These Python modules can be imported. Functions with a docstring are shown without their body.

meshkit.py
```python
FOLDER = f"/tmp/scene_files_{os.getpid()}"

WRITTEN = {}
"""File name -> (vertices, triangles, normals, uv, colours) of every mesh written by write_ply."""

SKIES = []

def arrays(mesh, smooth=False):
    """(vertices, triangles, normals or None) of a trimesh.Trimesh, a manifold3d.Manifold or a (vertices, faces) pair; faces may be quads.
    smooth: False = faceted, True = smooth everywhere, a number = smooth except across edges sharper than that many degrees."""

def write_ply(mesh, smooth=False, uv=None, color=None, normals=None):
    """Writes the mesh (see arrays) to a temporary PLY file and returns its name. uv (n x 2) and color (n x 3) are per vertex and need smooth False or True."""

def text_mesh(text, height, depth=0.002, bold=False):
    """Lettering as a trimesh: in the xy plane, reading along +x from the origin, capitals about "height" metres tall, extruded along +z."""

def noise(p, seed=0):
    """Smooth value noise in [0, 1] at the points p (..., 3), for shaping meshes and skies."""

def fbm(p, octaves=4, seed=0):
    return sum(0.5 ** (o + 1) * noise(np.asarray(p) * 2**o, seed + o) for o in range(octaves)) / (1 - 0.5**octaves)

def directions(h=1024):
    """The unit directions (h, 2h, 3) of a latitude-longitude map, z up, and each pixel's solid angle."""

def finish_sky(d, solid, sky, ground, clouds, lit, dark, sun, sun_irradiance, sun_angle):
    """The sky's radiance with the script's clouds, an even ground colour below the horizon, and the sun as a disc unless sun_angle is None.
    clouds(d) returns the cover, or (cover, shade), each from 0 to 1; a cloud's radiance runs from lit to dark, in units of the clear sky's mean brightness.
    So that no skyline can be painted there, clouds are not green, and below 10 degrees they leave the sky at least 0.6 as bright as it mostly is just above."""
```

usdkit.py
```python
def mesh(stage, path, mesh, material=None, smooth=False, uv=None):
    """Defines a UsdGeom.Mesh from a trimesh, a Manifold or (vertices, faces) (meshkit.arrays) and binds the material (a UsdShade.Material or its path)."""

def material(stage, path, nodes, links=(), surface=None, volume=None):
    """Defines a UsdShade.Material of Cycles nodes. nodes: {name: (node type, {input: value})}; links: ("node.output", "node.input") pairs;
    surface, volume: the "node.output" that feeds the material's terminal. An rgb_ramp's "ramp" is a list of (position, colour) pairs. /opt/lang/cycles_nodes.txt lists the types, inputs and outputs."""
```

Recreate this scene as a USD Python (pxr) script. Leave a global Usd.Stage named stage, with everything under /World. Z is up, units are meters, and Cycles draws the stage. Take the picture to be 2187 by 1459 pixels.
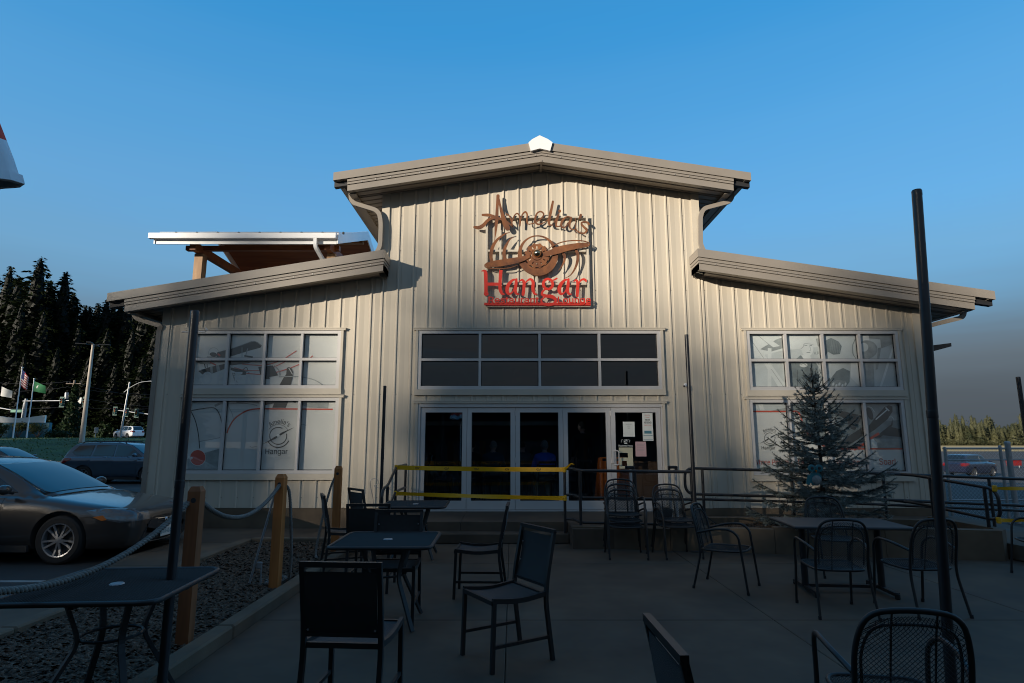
import math, random
import numpy as np, trimesh, shapely, manifold3d, usdkit, meshkit
from shapely.geometry import Polygon, LineString, Point, box as sbox
from shapely.ops import unary_union
from shapely import affinity
from pxr import Usd, UsdGeom, UsdLux, UsdShade, Gf, Sdf, Vt

stage = Usd.Stage.CreateInMemory()
UsdGeom.SetStageUpAxis(stage, 'Z'); UsdGeom.SetStageMetersPerUnit(stage, 1.0)
UsdGeom.Xform.Define(stage, '/World'); UsdGeom.Scope.Define(stage, '/World/Looks')
stage.SetDefaultPrim(stage.GetPrimAtPath('/World'))

# ---------------------------------------------------------------- camera, sky, sun, exposure
EYE, PITCH, FPX = 1.62, 9.46, 1272.0
SHADE_LO, SHADE_HI = 0.5, 6.9          # tip heights of the added firs, set by where their shade meets the wall
SUN_AZ, SUN_EL = 47.0, 13.0            # degrees left of straight behind the viewer, and above the horizon
SKY_STRENGTH, SUN_INTENSITY, EXPOSURE = 0.15, 0.86, 0.9
cam = UsdGeom.Camera.Define(stage, '/World/camera')
cam.AddTranslateOp().Set(Gf.Vec3d(0, 0, EYE)); cam.AddRotateXOp().Set(90 + PITCH)
cam.CreateHorizontalApertureAttr(36.0); cam.CreateVerticalApertureAttr(36.0 * 683 / 1024)
cam.CreateFocalLengthAttr(36.0 * FPX / 2187); cam.CreateClippingRangeAttr(Gf.Vec2f(0.05, 5000))
cam.CreateExposureAttr(EXPOSURE)
ce, se = math.cos(math.radians(SUN_EL)), math.sin(math.radians(SUN_EL))
TO_SUN = np.array([-math.sin(math.radians(SUN_AZ)) * ce, -math.cos(math.radians(SUN_AZ)) * ce, se])
# a clear evening sky with a painted colour ramp that greys it toward the horizon, all the way round
SKY_RAMP = [(0, (.26, .31, .37)), (.05, (.32, .39, .46)), (.11, (.46, .60, .73)), (.185, (.56, .92, 1.28)), (.26, (.62, 1.26, 1.92)), (.34, (.52, 1.31, 2.25)), (.45, (.37, 1.25, 2.36)), (.6, (.15, 1.05, 2.3)), (1, (.14, .66, 1.5))]
sm = usdkit.material(stage, '/World/Looks/sky_look', {
    'sky': ('sky_texture', {'sky_type': 'single_scattering', 'sun_disc': False, 'sun_elevation': math.radians(SUN_EL),
            'sun_rotation': math.atan2(TO_SUN[0], TO_SUN[1]), 'altitude': 100.0, 'air_density': 0.75, 'aerosol_density': 0.15, 'ozone_density': 2.0}),
    'tint': ('mix', {'mix_type': 'multiply', 'fac': 1.0, 'color2': (.34, 1.16, 1.36)}),
    'tc': ('texture_coordinate', {}), 'sep': ('separate_xyz', {}),
    'mp': ('mapping', {'mapping_type': 'point', 'scale': (1.6, 1.6, 14.0)}), 'n': ('noise_texture', {'scale': 1.4, 'detail': 4.0, 'roughness': .55}),
    'wob': ('math', {'math_type': 'multiply_add', 'value2': .05, 'value3': -.025}), 'zz': ('math', {'math_type': 'add'}),
    'col': ('rgb_ramp', {'ramp': [(a, tuple(v / 2.5 for v in c)) for a, c in SKY_RAMP]}), 'cg': ('vector_math', {'math_type': 'scale', 'scale': 2.5}),
    'fac': ('rgb_ramp', {'ramp': [(0, (1, 1, 1)), (.14, (1, 1, 1)), (.2, (.92, .92, .92)), (.34, (.85, .85, .85)), (.6, (.8, .8, .8)), (1, (.5, .5, .5))]}),
    'mx': ('mix', {'mix_type': 'mix'}),
    # the western sky behind the viewer is streaked with cloud, as the upper windows show
    'mp2': ('mapping', {'mapping_type': 'point', 'scale': (1.2, 1.2, 5.0)}), 'n2': ('noise_texture', {'scale': 1.7, 'detail': 6.0, 'roughness': .6, 'distortion': .6}),
    'cover': ('map_range', {'range_type': 'smoothstep', 'from_min': .36, 'from_max': .58, 'to_min': .25, 'to_max': .95, 'clamp': True}), 'west': ('map_range', {'range_type': 'smoothstep', 'from_min': .25, 'from_max': -.35, 'to_min': 0.0, 'to_max': 1.0, 'clamp': True}),
    'cf': ('math', {'math_type': 'multiply'}), 'ccol': ('mix', {'mix_type': 'mix', 'color1': (.34, .40, .47), 'color2': (.84, .83, .84)}), 'mc': ('mix', {'mix_type': 'mix'}), 'bg': ('background_shader', {'strength': SKY_STRENGTH})},
    [('sky.color', 'tint.color1'), ('tc.generated', 'sep.vector'), ('tc.generated', 'mp.vector'), ('mp.vector', 'n.vector'), ('n.fac', 'wob.value1'), ('sep.z', 'zz.value1'), ('wob.value', 'zz.value2'),
     ('zz.value', 'col.fac'), ('zz.value', 'fac.fac'), ('fac.color', 'mx.fac'), ('tint.color', 'mx.color1'), ('col.color', 'cg.vector1'), ('cg.vector', 'mx.color2'), ('tc.generated', 'mp2.vector'), ('mp2.vector', 'n2.vector'), ('n2.fac', 'cover.value'), ('sep.y', 'west.value'), ('cover.result', 'cf.value1'), ('west.result', 'cf.value2'), ('n2.fac', 'ccol.fac'), ('cf.value', 'mc.fac'), ('mx.color', 'mc.color1'), ('ccol.color', 'mc.color2'), ('mc.color', 'bg.color')], surface='bg.background')
dome = UsdLux.DomeLight.Define(stage, '/World/sky')
UsdShade.MaterialBindingAPI.Apply(dome.GetPrim()).Bind(sm)
dome.GetPrim().SetCustomDataByKey('kind', 'structure')
sun = UsdLux.DistantLight.Define(stage, '/World/sun')
sun.CreateNormalizeAttr(True); sun.CreateIntensityAttr(SUN_INTENSITY); sun.CreateAngleAttr(0.53)
sun.CreateColorAttr(Gf.Vec3f(1.0, 0.89, 0.74))
sun.AddRotateXYZOp().Set(Gf.Vec3f(90 - SUN_EL, 0, -SUN_AZ))

# ---------------------------------------------------------------- helpers
rng = np.random.default_rng(7); random.seed(7)
_c, _s = math.cos(math.radians(PITCH)), math.sin(math.radians(PITCH))
def at_y(px, py, Y):
    """The point of the vertical plane y = Y that is seen at a pixel of the photograph."""
    a, b = (px - 1093.5) / FPX, -(py - 729.5) / FPX
    d = np.array([a, _c - b * _s, _s + b * _c]); p = d * (Y / d[1]); p[2] += EYE
    return p
def at_z(px, py, Z=0.0):
    a, b = (px - 1093.5) / FPX, -(py - 729.5) / FPX
    d = np.array([a, _c - b * _s, _s + b * _c]); p = d * ((Z - EYE) / d[2]); p[2] += EYE
    return p

_used = {}
def uniq(parent, name):
    k = parent + '/' + name; n = _used.get(k, 0); _used[k] = n + 1
    return k if n == 0 else f'{k}_{n:03d}'
def data(path, **kw):
    p = stage.GetPrimAtPath(path)
    for k, v in kw.items():
        if v: p.SetCustomDataByKey(k, v)
    return path
def thing(name, label, category, loc=(0, 0, 0), rz=0.0, group=None):
    path = uniq('/World', name); x = UsdGeom.Xform.Define(stage, path)
    x.AddTranslateOp().Set(Gf.Vec3d(*map(float, loc))); x.AddRotateZOp().Set(float(rz))
    return data(path, label=label, category=category, group=group)
def dup(src, label, loc, rz=0.0, group=None, scale=None):
    name = src.rsplit('/', 1)[1].rstrip('0123456789').rstrip('_')
    path = uniq('/World', name); x = UsdGeom.Xform.Define(stage, path)
    x.GetPrim().GetReferences().AddInternalReference(src); x.GetPrim().SetInstanceable(True)
    x.ClearXformOpOrder()
    x.AddTranslateOp().Set(Gf.Vec3d(*map(float, loc))); x.AddRotateZOp().Set(float(rz))
    if scale: x.AddScaleOp().Set(Gf.Vec3f(*map(float, scale)))
    return data(path, label=label, group=group)
def emit(parent, name, mb, mat, smooth=False, **kw):
    m = mb.mesh() if isinstance(mb, MB) else mb
    if m is None: return None
    m.remove_unreferenced_vertices()
    path = uniq(parent or '/World', name)
    usdkit.mesh(stage, path, m, mat, smooth=smooth)
    return data(path, **kw) if kw else path

class MB:
    """Collects vertices and triangles of one mesh."""
    def __init__(self): self.v, self.f, self.n = [], [], 0
    def add(self, v, f):
        v, f = np.asarray(v, float), np.asarray(f, int)
        if f.shape[1] == 4: f = np.vstack([f[:, [0, 1, 2]], f[:, [0, 2, 3]]])
        self.v.append(v); self.f.append(f + self.n); self.n += len(v); return self
    def tm(self, m, M=None):
        if hasattr(m, 'to_mesh'):
            q = m.to_mesh(); v, f = q.vert_properties[:, :3], q.tri_verts
        else: v, f = np.array(m.vertices), np.array(m.faces)
        if M is not None: v = v @ M[:3, :3].T + M[:3, 3]
        return self.add(v, f)
    def box(self, x0, y0, z0, x1, y1, z1):
        v = [(x, y, z) for x in (x0, x1) for y in (y0, y1) for z in (z0, z1)]
        return self.add(v, [(0, 1, 3, 2), (4, 6, 7, 5), (0, 4, 5, 1), (2, 3, 7, 6), (0, 2, 6, 4), (1, 5, 7, 3)])
    def cbox(self, c, size, rz=0.0, bev=0.0):
        """A box about c, its upright and level edges chamfered by bev."""
        sx, sy, sz = np.array(size) / 2
        if bev:
            pts = [(a * (sx - b1), b * (sy - b2), d * (sz - b3)) for a in (-1, 1) for b in (-1, 1) for d in (-1, 1) for b1, b2, b3 in ((bev, bev, 0), (bev, 0, bev), (0, bev, bev))]
            h = trimesh.convex.convex_hull(np.array(pts)); v, f = np.array(h.vertices), np.array(h.faces)
        else:
            t = MB().box(-sx, -sy, -sz, sx, sy, sz); v, f = t.v[0], t.f[0]
        a = math.radians(rz); R = np.array([[math.cos(a), -math.sin(a), 0], [math.sin(a), math.cos(a), 0], [0, 0, 1]])
        return self.add(v @ R.T + np.array(c), f)
    def tube(self, pts, r, n=8, closed=False, rect=None, up=(0, 0, 1)):
        """A round (or, with rect = (w, h), rectangular) bar along pts; r may be one radius per point."""
        p = np.asarray(pts, float); m = len(p); r = np.broadcast_to(np.asarray(r, float), m)
        t = np.gradient(p, axis=0) if not closed else np.roll(p, -1, 0) - np.roll(p, 1, 0)
        t /= np.maximum(np.linalg.norm(t, axis=1, keepdims=True), 1e-9)
        u = np.array(up, float)
        if abs(u @ t[0]) > .95: u = np.array([0, 1.0, 0]) if abs(t[0][1]) < .9 else np.array([1.0, 0, 0])
        V = []
        for i in range(m):
            u = u - (u @ t[i]) * t[i]; u /= max(np.linalg.norm(u), 1e-9); w = np.cross(t[i], u)
            if rect is None:
                a = np.arange(n) / n * 2 * math.pi
                V.append(p[i] + r[i] * (np.cos(a)[:, None] * u + np.sin(a)[:, None] * w))
            else:
                V.append(np.array([p[i] + a * rect[0] / 2 * w + b * rect[1] / 2 * u for a, b in ((-1, -1), (1, -1), (1, 1), (-1, 1))]))
        n = len(V[0]); F = []
        for i in range(m if closed else m - 1):
            j = (i + 1) % m
            for k in range(n): F.append((i * n + k, i * n + (k + 1) % n, j * n + (k + 1) % n, j * n + k))
        self.add(np.vstack(V), F)
        if not closed:
            for i, s in ((0, 1), (m - 1, -1)):
                self.add(V[i], [(0, k + 1, k) if s > 0 else (0, k, k + 1) for k in range(1, n - 1)])
        return self
    def lathe(self, prof, c=(0, 0, 0), n=16, axis='z', M=None):
        a = np.arange(n) / n * 2 * math.pi; V = []
        for r, z in prof: V.append(np.stack([r * np.cos(a), r * np.sin(a), np.full(n, z)], 1))
        F = [(i * n + k, i * n + (k + 1) % n, (i + 1) * n + (k + 1) % n, (i + 1) * n + k) for i in range(len(prof) - 1) for k in range(n)]
        V = np.vstack(V)
        if axis == 'y': V = V[:, [0, 2, 1]] * [1, 1, 1]
        if axis == 'x': V = V[:, [2, 0, 1]]
        if M is not None: V = V @ np.asarray(M)[:3, :3].T
        return self.add(V + np.array(c), F)
    def poly(self, g, y, depth=.003):
        """A polygon of the facade (x, z), its back at y and its front depth nearer the viewer."""
        for q in getattr(g, 'geoms', [g]):
            if q.geom_type != 'Polygon' or q.area < 1e-7: continue
            e = trimesh.creation.extrude_polygon(q, depth, engine='earcut'); v = np.array(e.vertices)
            self.add(np.stack([v[:, 0], y - v[:, 2], v[:, 1]], 1), np.array(e.faces))
        return self
    def flat(self, g, z, depth):
        """A polygon of the ground (x, y) from z - depth up to z."""
        for q in getattr(g, 'geoms', [g]):
            if q.geom_type != 'Polygon' or q.area < 1e-7: continue
            e = trimesh.creation.extrude_polygon(q, depth, engine='earcut'); v = np.array(e.vertices)
            self.add(v + [0, 0, z - depth], np.array(e.faces))
        return self
    def mesh(self):
        if not self.v: return None
        return trimesh.Trimesh(np.vstack(self.v), np.vstack(self.f), process=False)

def curve(pts, n=8):
    """A smooth line through the given points."""
    p = np.asarray(pts, float); q = np.vstack([2 * p[0] - p[1], p, 2 * p[-1] - p[-2]]); out = []
    for i in range(1, len(q) - 2):
        for t in np.arange(n) / n:
            a, b, c, d = q[i - 1:i + 3]
            out.append(.5 * (2 * b + (c - a) * t + (2 * a - 5 * b + 4 * c - d) * t * t + (3 * b - a - 3 * c + d) * t ** 3))
    return np.vstack(out + [p[-1]])
def rounded(pts, r, n=5):
    """A polyline with its corners rounded."""
    p = np.asarray(pts, float); out = [p[0]]
    for i in range(1, len(p) - 1):
        a, b = p[i - 1] - p[i], p[i + 1] - p[i]; la, lb = np.linalg.norm(a), np.linalg.norm(b); k = min(r, la * .48, lb * .48)
        s, e = p[i] + a / la * k, p[i] + b / lb * k
        for t in np.linspace(0, 1, n + 1): out.append((1 - t) ** 2 * s + 2 * t * (1 - t) * p[i] + t * t * e)
    return np.array(out + [p[-1]])
def brush(pts, w=None, n=6, pen=None):
    """A stroke of lettering: a smooth line of varying width as a polygon. pts: (x, y, width)."""
    p = curve(pts, n); g = []
    for a, b in zip(p[:-1], p[1:]):
        if pen is None: g.append(unary_union([Point(a[:2]).buffer(max(a[2], 1) / 2, 6), Point(b[:2]).buffer(max(b[2], 1) / 2, 6)]).convex_hull)
        else: g.append(unary_union([affinity.translate(pen, *a[:2]), affinity.translate(pen, *b[:2])]).convex_hull)
    return unary_union(g)
def lettering(text, height, x, z, y, depth=.002, sx=1.0, bold=False, arc=None):
    """Upright lettering on the facade; arc = (cx, cz, radius, centre angle in degrees) bends it over a circle."""
    m = meshkit.text_mesh(text, height, depth, bold); v = np.array(m.vertices); v[:, 0] *= sx
    if arc:
        cx, cz, R, mid = arc; half = v[:, 0].max() / 2
        a = math.radians(mid) - (v[:, 0] - half) / R; r = R + v[:, 1]
        q = np.stack([cx + r * np.cos(a), y - v[:, 2], cz + r * np.sin(a)], 1)
    else: q = np.stack([x + v[:, 0], y - v[:, 2], z + v[:, 1]], 1)
    return q, np.array(m.faces)

def M(name, c, rough=.5, metal=0.0, var=.12, scale=4.0, bump=0.0, bscale=60.0, c2=None, spec=.5, coat=0.0, stretch=(1, 1, 1), detail=5.0, rvar=0.0, sheen=0.0):
    """A procedural principled material: two tones mixed by noise, and a fine relief."""
    c = np.array(c, float); a, b = c * (1 - var), (np.array(c2, float) if c2 is not None else np.minimum(c * (1 + var), 1))
    nodes = {'g': ('geometry', {}), 'mp': ('mapping', {'mapping_type': 'point', 'scale': stretch}),
             'n': ('noise_texture', {'scale': scale, 'detail': detail, 'roughness': .6}),
             'r': ('rgb_ramp', {'ramp': [(.3, tuple(a)), (.7, tuple(b))]}),
             'p': ('principled_bsdf', {'roughness': rough, 'metallic': metal, 'specular_ior_level': spec, 'coat_weight': coat, 'sheen_weight': sheen})}
    links = [('g.position', 'mp.vector'), ('mp.vector', 'n.vector'), ('n.fac', 'r.fac'), ('r.color', 'p.base_color')]
    if rvar:
        nodes['rr'] = ('map_range', {'from_min': .3, 'from_max': .7, 'to_min': max(rough - rvar, .02), 'to_max': min(rough + rvar, 1)})
        links += [('n.fac', 'rr.value'), ('rr.result', 'p.roughness')]
    if bump:
        nodes['n2'] = ('noise_texture', {'scale': bscale, 'detail': 3.0}); nodes['b'] = ('bump', {'strength': bump, 'distance': .004})
        links += [('mp.vector', 'n2.vector'), ('n2.fac', 'b.height'), ('b.normal', 'p.normal')]
    return usdkit.material(stage, '/World/Looks/' + name, nodes, links, surface='p.BSDF')
def glass_look(name, tint=(.9, .95, .95), base=.045):
    """Thin clear glass: mirror-like by Schlick's law, else see-through, the same from both sides."""
    return usdkit.material(stage, '/World/Looks/' + name, {
        'f': ('layer_weight', {'blend': .5}), 'w': ('math', {'math_type': 'power', 'value2': 5.0}), 'm': ('math', {'math_type': 'multiply_add', 'value2': 1 - base, 'value3': base, 'use_clamp': True}),
        't': ('transparent_bsdf', {'color': tint}), 'g': ('glossy_bsdf', {'color': (1, 1, 1), 'roughness': .01}), 'x': ('mix_closure', {})},
        [('f.facing', 'w.value1'), ('w.value', 'm.value1'), ('m.value', 'x.fac'), ('t.BSDF', 'x.closure1'), ('g.BSDF', 'x.closure2')], surface='x.closure')
def leaf_look(name, c, var=.35, scale=1.5, trans=.25, c2=None, spec=.25):
    c = np.array(c, float); b = np.array(c2, float) if c2 is not None else c * (1 + var)
    return usdkit.material(stage, '/World/Looks/' + name, {
        'g': ('geometry', {}), 'n': ('noise_texture', {'scale': scale, 'detail': 3.0}),
        'r': ('rgb_ramp', {'ramp': [(.32, tuple(c * (1 - var))), (.68, tuple(b))]}),
        'd': ('principled_bsdf', {'roughness': .6, 'specular_ior_level': spec}), 't': ('translucent_bsdf', {}), 'x': ('mix_closure', {'fac': trans})},
        [('g.position', 'n.vector'), ('n.fac', 'r.fac'), ('r.color', 'd.base_color'), ('r.color', 't.color'), ('d.BSDF', 'x.closure1'), ('t.BSDF', 'x.closure2')], surface='x.closure')

# ---------------------------------------------------------------- materials
L = {}
L['siding'] = M('siding', (.535, .48, .39), .38, var=.07, scale=1.6, stretch=(1, 1, .12), spec=.45, bump=.05, bscale=25)
L['beige'] = M('beige_trim', (.535, .48, .39), .4, var=.05, scale=2)
L['taupe'] = M('taupe_metal', (.26, .23, .195), .38, var=.06, scale=2, spec=.5)
L['soffit'] = M('soffit_metal', (.25, .215, .18), .35, var=.06, scale=2)
L['roofmetal'] = M('roof_metal', (.24, .215, .19), .4, var=.1, scale=.6)
L['alu'] = M('window_aluminium', (.56, .54, .52), .42, metal=.15, var=.04, scale=3)
L['white'] = M('white_metal', (.80, .80, .80), .35, var=.04, scale=2)
L['gasket'] = M('black_gasket', (.02, .02, .022), .6, var=.1)
L['film'] = M('vinyl_film', (.62, .61, .575), .5, var=.03, scale=1.2)
L['film_pale'] = M('print_pale_grey', (.56, .56, .55), .5, var=.04)
L['film_cool'] = M('vinyl_photo_grey', (.52, .55, .54), .5, var=.16, scale=1.6)
L['pr_dark'] = M('print_dark', (.055, .055, .05), .5, var=.2, scale=9)
L['pr_mid'] = M('print_mid', (.29, .31, .30), .5, var=.22, scale=7)
L['pr_green'] = M('print_grey_green', (.19, .22, .22), .5, var=.25, scale=5)
L['pr_light'] = M('print_light', (.64, .66, .64), .5, var=.06, scale=4)
L['pr_red'] = M('print_red', (.55, .085, .05), .5, var=.06)
L['pr_white'] = M('print_white', (.75, .74, .70), .5, var=.03)
L['glass'] = glass_look('window_glass', (.74, .83, .90), .06)
L['film_glass'] = glass_look('film_glass', (.97, .98, .98))
L['rust'] = M('rusted_steel', (.13, .042, .016), .8, var=.3, scale=5, bump=.3, bscale=60, c2=(.235, .088, .032), rvar=.1)
L['sign_red'] = M('sign_red', (.62, .035, .018), .45, var=.06)
L['brass'] = M('polished_dome', (.65, .5, .3), .15, metal=1.0, var=.1)
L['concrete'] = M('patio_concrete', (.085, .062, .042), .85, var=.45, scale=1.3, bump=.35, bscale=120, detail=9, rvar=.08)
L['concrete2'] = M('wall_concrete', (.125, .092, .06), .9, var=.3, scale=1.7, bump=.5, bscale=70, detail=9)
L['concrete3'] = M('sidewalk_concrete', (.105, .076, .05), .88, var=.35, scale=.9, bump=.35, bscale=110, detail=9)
L['asphalt'] = M('asphalt', (.042, .039, .036), .9, var=.25, scale=.5, bump=.8, bscale=140, detail=9)
L['paint'] = M('road_paint', (.3, .29, .27), .7, var=.15, scale=6)
L['lawn'] = M('lawn', (.032, .075, .014), .95, var=.35, scale=.5, bump=1.0, bscale=60, c2=(.055, .10, .022))
L['earth'] = M('bare_earth', (.10, .085, .06), .95, var=.3, scale=.2, bump=.6, bscale=20)
L['drygrass'] = M('dry_grass', (.46, .32, .12), .95, var=.25, scale=.06, stretch=(1, 4, 1), bump=.8, bscale=6)
L['mulch'] = M('bark_mulch', (.05, .03, .018), .95, var=.4, scale=14, bump=1, bscale=90, c2=(.10, .062, .037))
L['chip'] = M('bark_chip', (.055, .033, .02), .9, var=.5, scale=25, c2=(.13, .085, .052))
L['blackmetal'] = M('black_steel', (.016, .016, .018), .38, var=.2, scale=8, spec=.5)
L['railmetal'] = M('rail_steel', (.024, .024, .025), .32, var=.2, scale=6, spec=.5)
L['mesh'] = M('mesh_steel', (.012, .012, .012), .5, var=.15, scale=9)
L['sling'] = M('sling_textile', (.011, .011, .011), .7, var=.2, scale=30, bump=.6, bscale=220, sheen=.1)
L['tabletop'] = M('table_laminate', (.035, .034, .034), .5, var=.15, scale=6)
L['cedar'] = M('cedar_post', (.36, .115, .022), .7, var=.25, scale=10, stretch=(1, 1, .08), bump=.35, bscale=35, c2=(.46, .17, .04))
L['cedar_old'] = M('weathered_post', (.23, .085, .03), .75, var=.3, scale=10, stretch=(1, 1, .08), bump=.35, bscale=35)
L['timber'] = M('pavilion_timber', (.30, .17, .085), .65, var=.22, scale=8, stretch=(1, 1, .12), c2=(.42, .26, .14))
L['planks'] = M('ceiling_planks', (.25, .075, .022), .55, var=.2, scale=6, stretch=(.12, 1, 1), c2=(.31, .115, .04))
L['rope'] = M('rope_fibre', (.15, .14, .125), .95, var=.2, scale=40, bump=.8, bscale=260)
L['tape'] = M('caution_tape', (.70, .37, .005), .4, var=.06, scale=20)
L['print_black'] = M('print_black', (.02, .02, .02), .6, var=.05)
L['orange'] = M('orange_plastic', (.85, .15, .01), .45, var=.05)
L['paper'] = M('white_paper', (.62, .64, .60), .7, var=.03)
L['paper_pink'] = M('pink_paper', (.55, .36, .36), .7, var=.03)
L['paper_cream'] = M('cream_vinyl', (.52, .49, .34), .6, var=.03)
L['paper_teal'] = M('teal_print', (.06, .19, .24), .6, var=.03)
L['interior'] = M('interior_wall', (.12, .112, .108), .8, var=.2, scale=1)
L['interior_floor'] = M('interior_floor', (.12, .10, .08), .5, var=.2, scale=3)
L['shelf'] = M('interior_shelf', (.4, .34, .25), .6, var=.1)
L['galv'] = M('galvanised_steel', (.33, .34, .35), .45, metal=.5, var=.15, scale=20)
L['galv_warm'] = M('concrete_light_pole', (.38, .33, .28), .6, var=.08, scale=2)
L['wood_grey'] = M('weathered_pole_wood', (.20, .16, .13), .85, var=.2, scale=5, stretch=(1, 1, .1))
L['wire'] = M('cable', (.02, .02, .022), .6, var=.1)
L['teal'] = M('teal_wall_paint', (.03, .15, .20), .6, var=.08, scale=1)
L['bark'] = M('tree_bark', (.055, .04, .03), .95, var=.3, scale=6, stretch=(1, 1, .3), bump=.8, bscale=12)
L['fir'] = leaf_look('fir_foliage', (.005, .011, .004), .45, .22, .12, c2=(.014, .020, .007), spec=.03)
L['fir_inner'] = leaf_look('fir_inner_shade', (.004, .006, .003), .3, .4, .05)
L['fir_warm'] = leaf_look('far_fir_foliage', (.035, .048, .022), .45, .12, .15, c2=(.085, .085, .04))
L['spruce'] = leaf_look('blue_spruce_needles', (.13, .16, .145), .3, 5.0, .15, c2=(.30, .34, .31))
L['shrub'] = leaf_look('shrub_leaves', (.035, .05, .012), .4, 2.0, .2, c2=(.10, .10, .022))
L['cypress'] = leaf_look('cypress_foliage', (.014, .03, .009), .3, 1.0, .1)
L['rubber'] = M('tyre_rubber', (.014, .014, .014), .85, var=.15, scale=20)
L['rim'] = M('alloy_rim', (.42, .43, .45), .28, metal=.9, var=.06)
L['rim_dark'] = M('brake_shadow', (.02, .02, .02), .7)
L['chrome'] = M('chrome_trim', (.75, .75, .76), .12, metal=1.0, var=.02)
L['plastic'] = M('black_plastic', (.018, .018, .019), .5, var=.1)
L['carglass'] = M('dark_car_glass', (.008, .011, .013), .03, var=.1, spec=.8)
L['lens'] = M('headlamp_lens', (.07, .075, .08), .08, var=.25, scale=14, coat=1.0)
L['amber'] = M('amber_lens', (.40, .12, .02), .2, var=.1)
L['tail'] = M('tail_lens', (.14, .008, .008), .15, var=.15, scale=10, coat=.6)
def car_paint(name, c, flake=.3): return M(name, c, .28, metal=flake, var=.06, scale=3, coat=1.0, spec=.5)
L['paint_brown'] = car_paint('graphite_car_paint', (.030, .027, .025))
L['paint_blue'] = car_paint('slate_blue_car_paint', (.045, .075, .11))
L['paint_white'] = car_paint('white_car_paint', (.75, .76, .77), 0.0)
L['paint_navy'] = car_paint('navy_car_paint', (.012, .017, .04))
L['canvas_red'] = M('red_canvas', (.62, .06, .035), .9, var=.08, scale=6, bump=.3, bscale=300)
L['canvas_white'] = M('white_canvas', (.66, .66, .68), .9, var=.05, scale=6, bump=.3, bscale=300)
L['skin'] = M('skin', (.5, .29, .21), .55, var=.1, scale=10)
L['hair_grey'] = M('grey_hair', (.3, .25, .21), .8, var=.3, scale=40)
L['hair_dark'] = M('brown_hair', (.05, .032, .02), .8, var=.3, scale=40)
L['shirt_blue'] = M('blue_shirt', (.03, .14, .62), .85, var=.15, scale=12)
L['shirt_teal'] = M('teal_shirt', (.02, .06, .09), .85, var=.15, scale=12)
L['shirt_grey'] = M('grey_patterned_shirt', (.11, .10, .10), .85, var=.4, scale=30)
L['shirt_black'] = M('black_shirt', (.015, .015, .016), .85, var=.15, scale=12)
L['khaki'] = M('khaki_cloth', (.30, .25, .17), .85, var=.1, scale=12)
L['owl_belly'] = M('owl_belly_metal', (.2, .21, .2), .5, var=.3, scale=30)
L['owl_teal'] = M('owl_teal_metal', (.014, .15, .18), .45, var=.1)
L['flag_green'] = M('green_flag_cloth', (.01, .14, .05), .8, var=.1)
L['flag_blue'] = M('blue_flag_cloth', (.02, .03, .14), .8, var=.1)
L['flag_red'] = M('red_flag_cloth', (.42, .03, .04), .8, var=.1)
L['signal_green'] = M('signal_housing', (.03, .09, .075), .6, var=.1)
L['road_sign_green'] = M('green_sign_plate', (.01, .18, .11), .5, var=.05)
L['sign_board_red'] = M('red_sign_plate', (.16, .008, .008), .5, var=.05)

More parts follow.
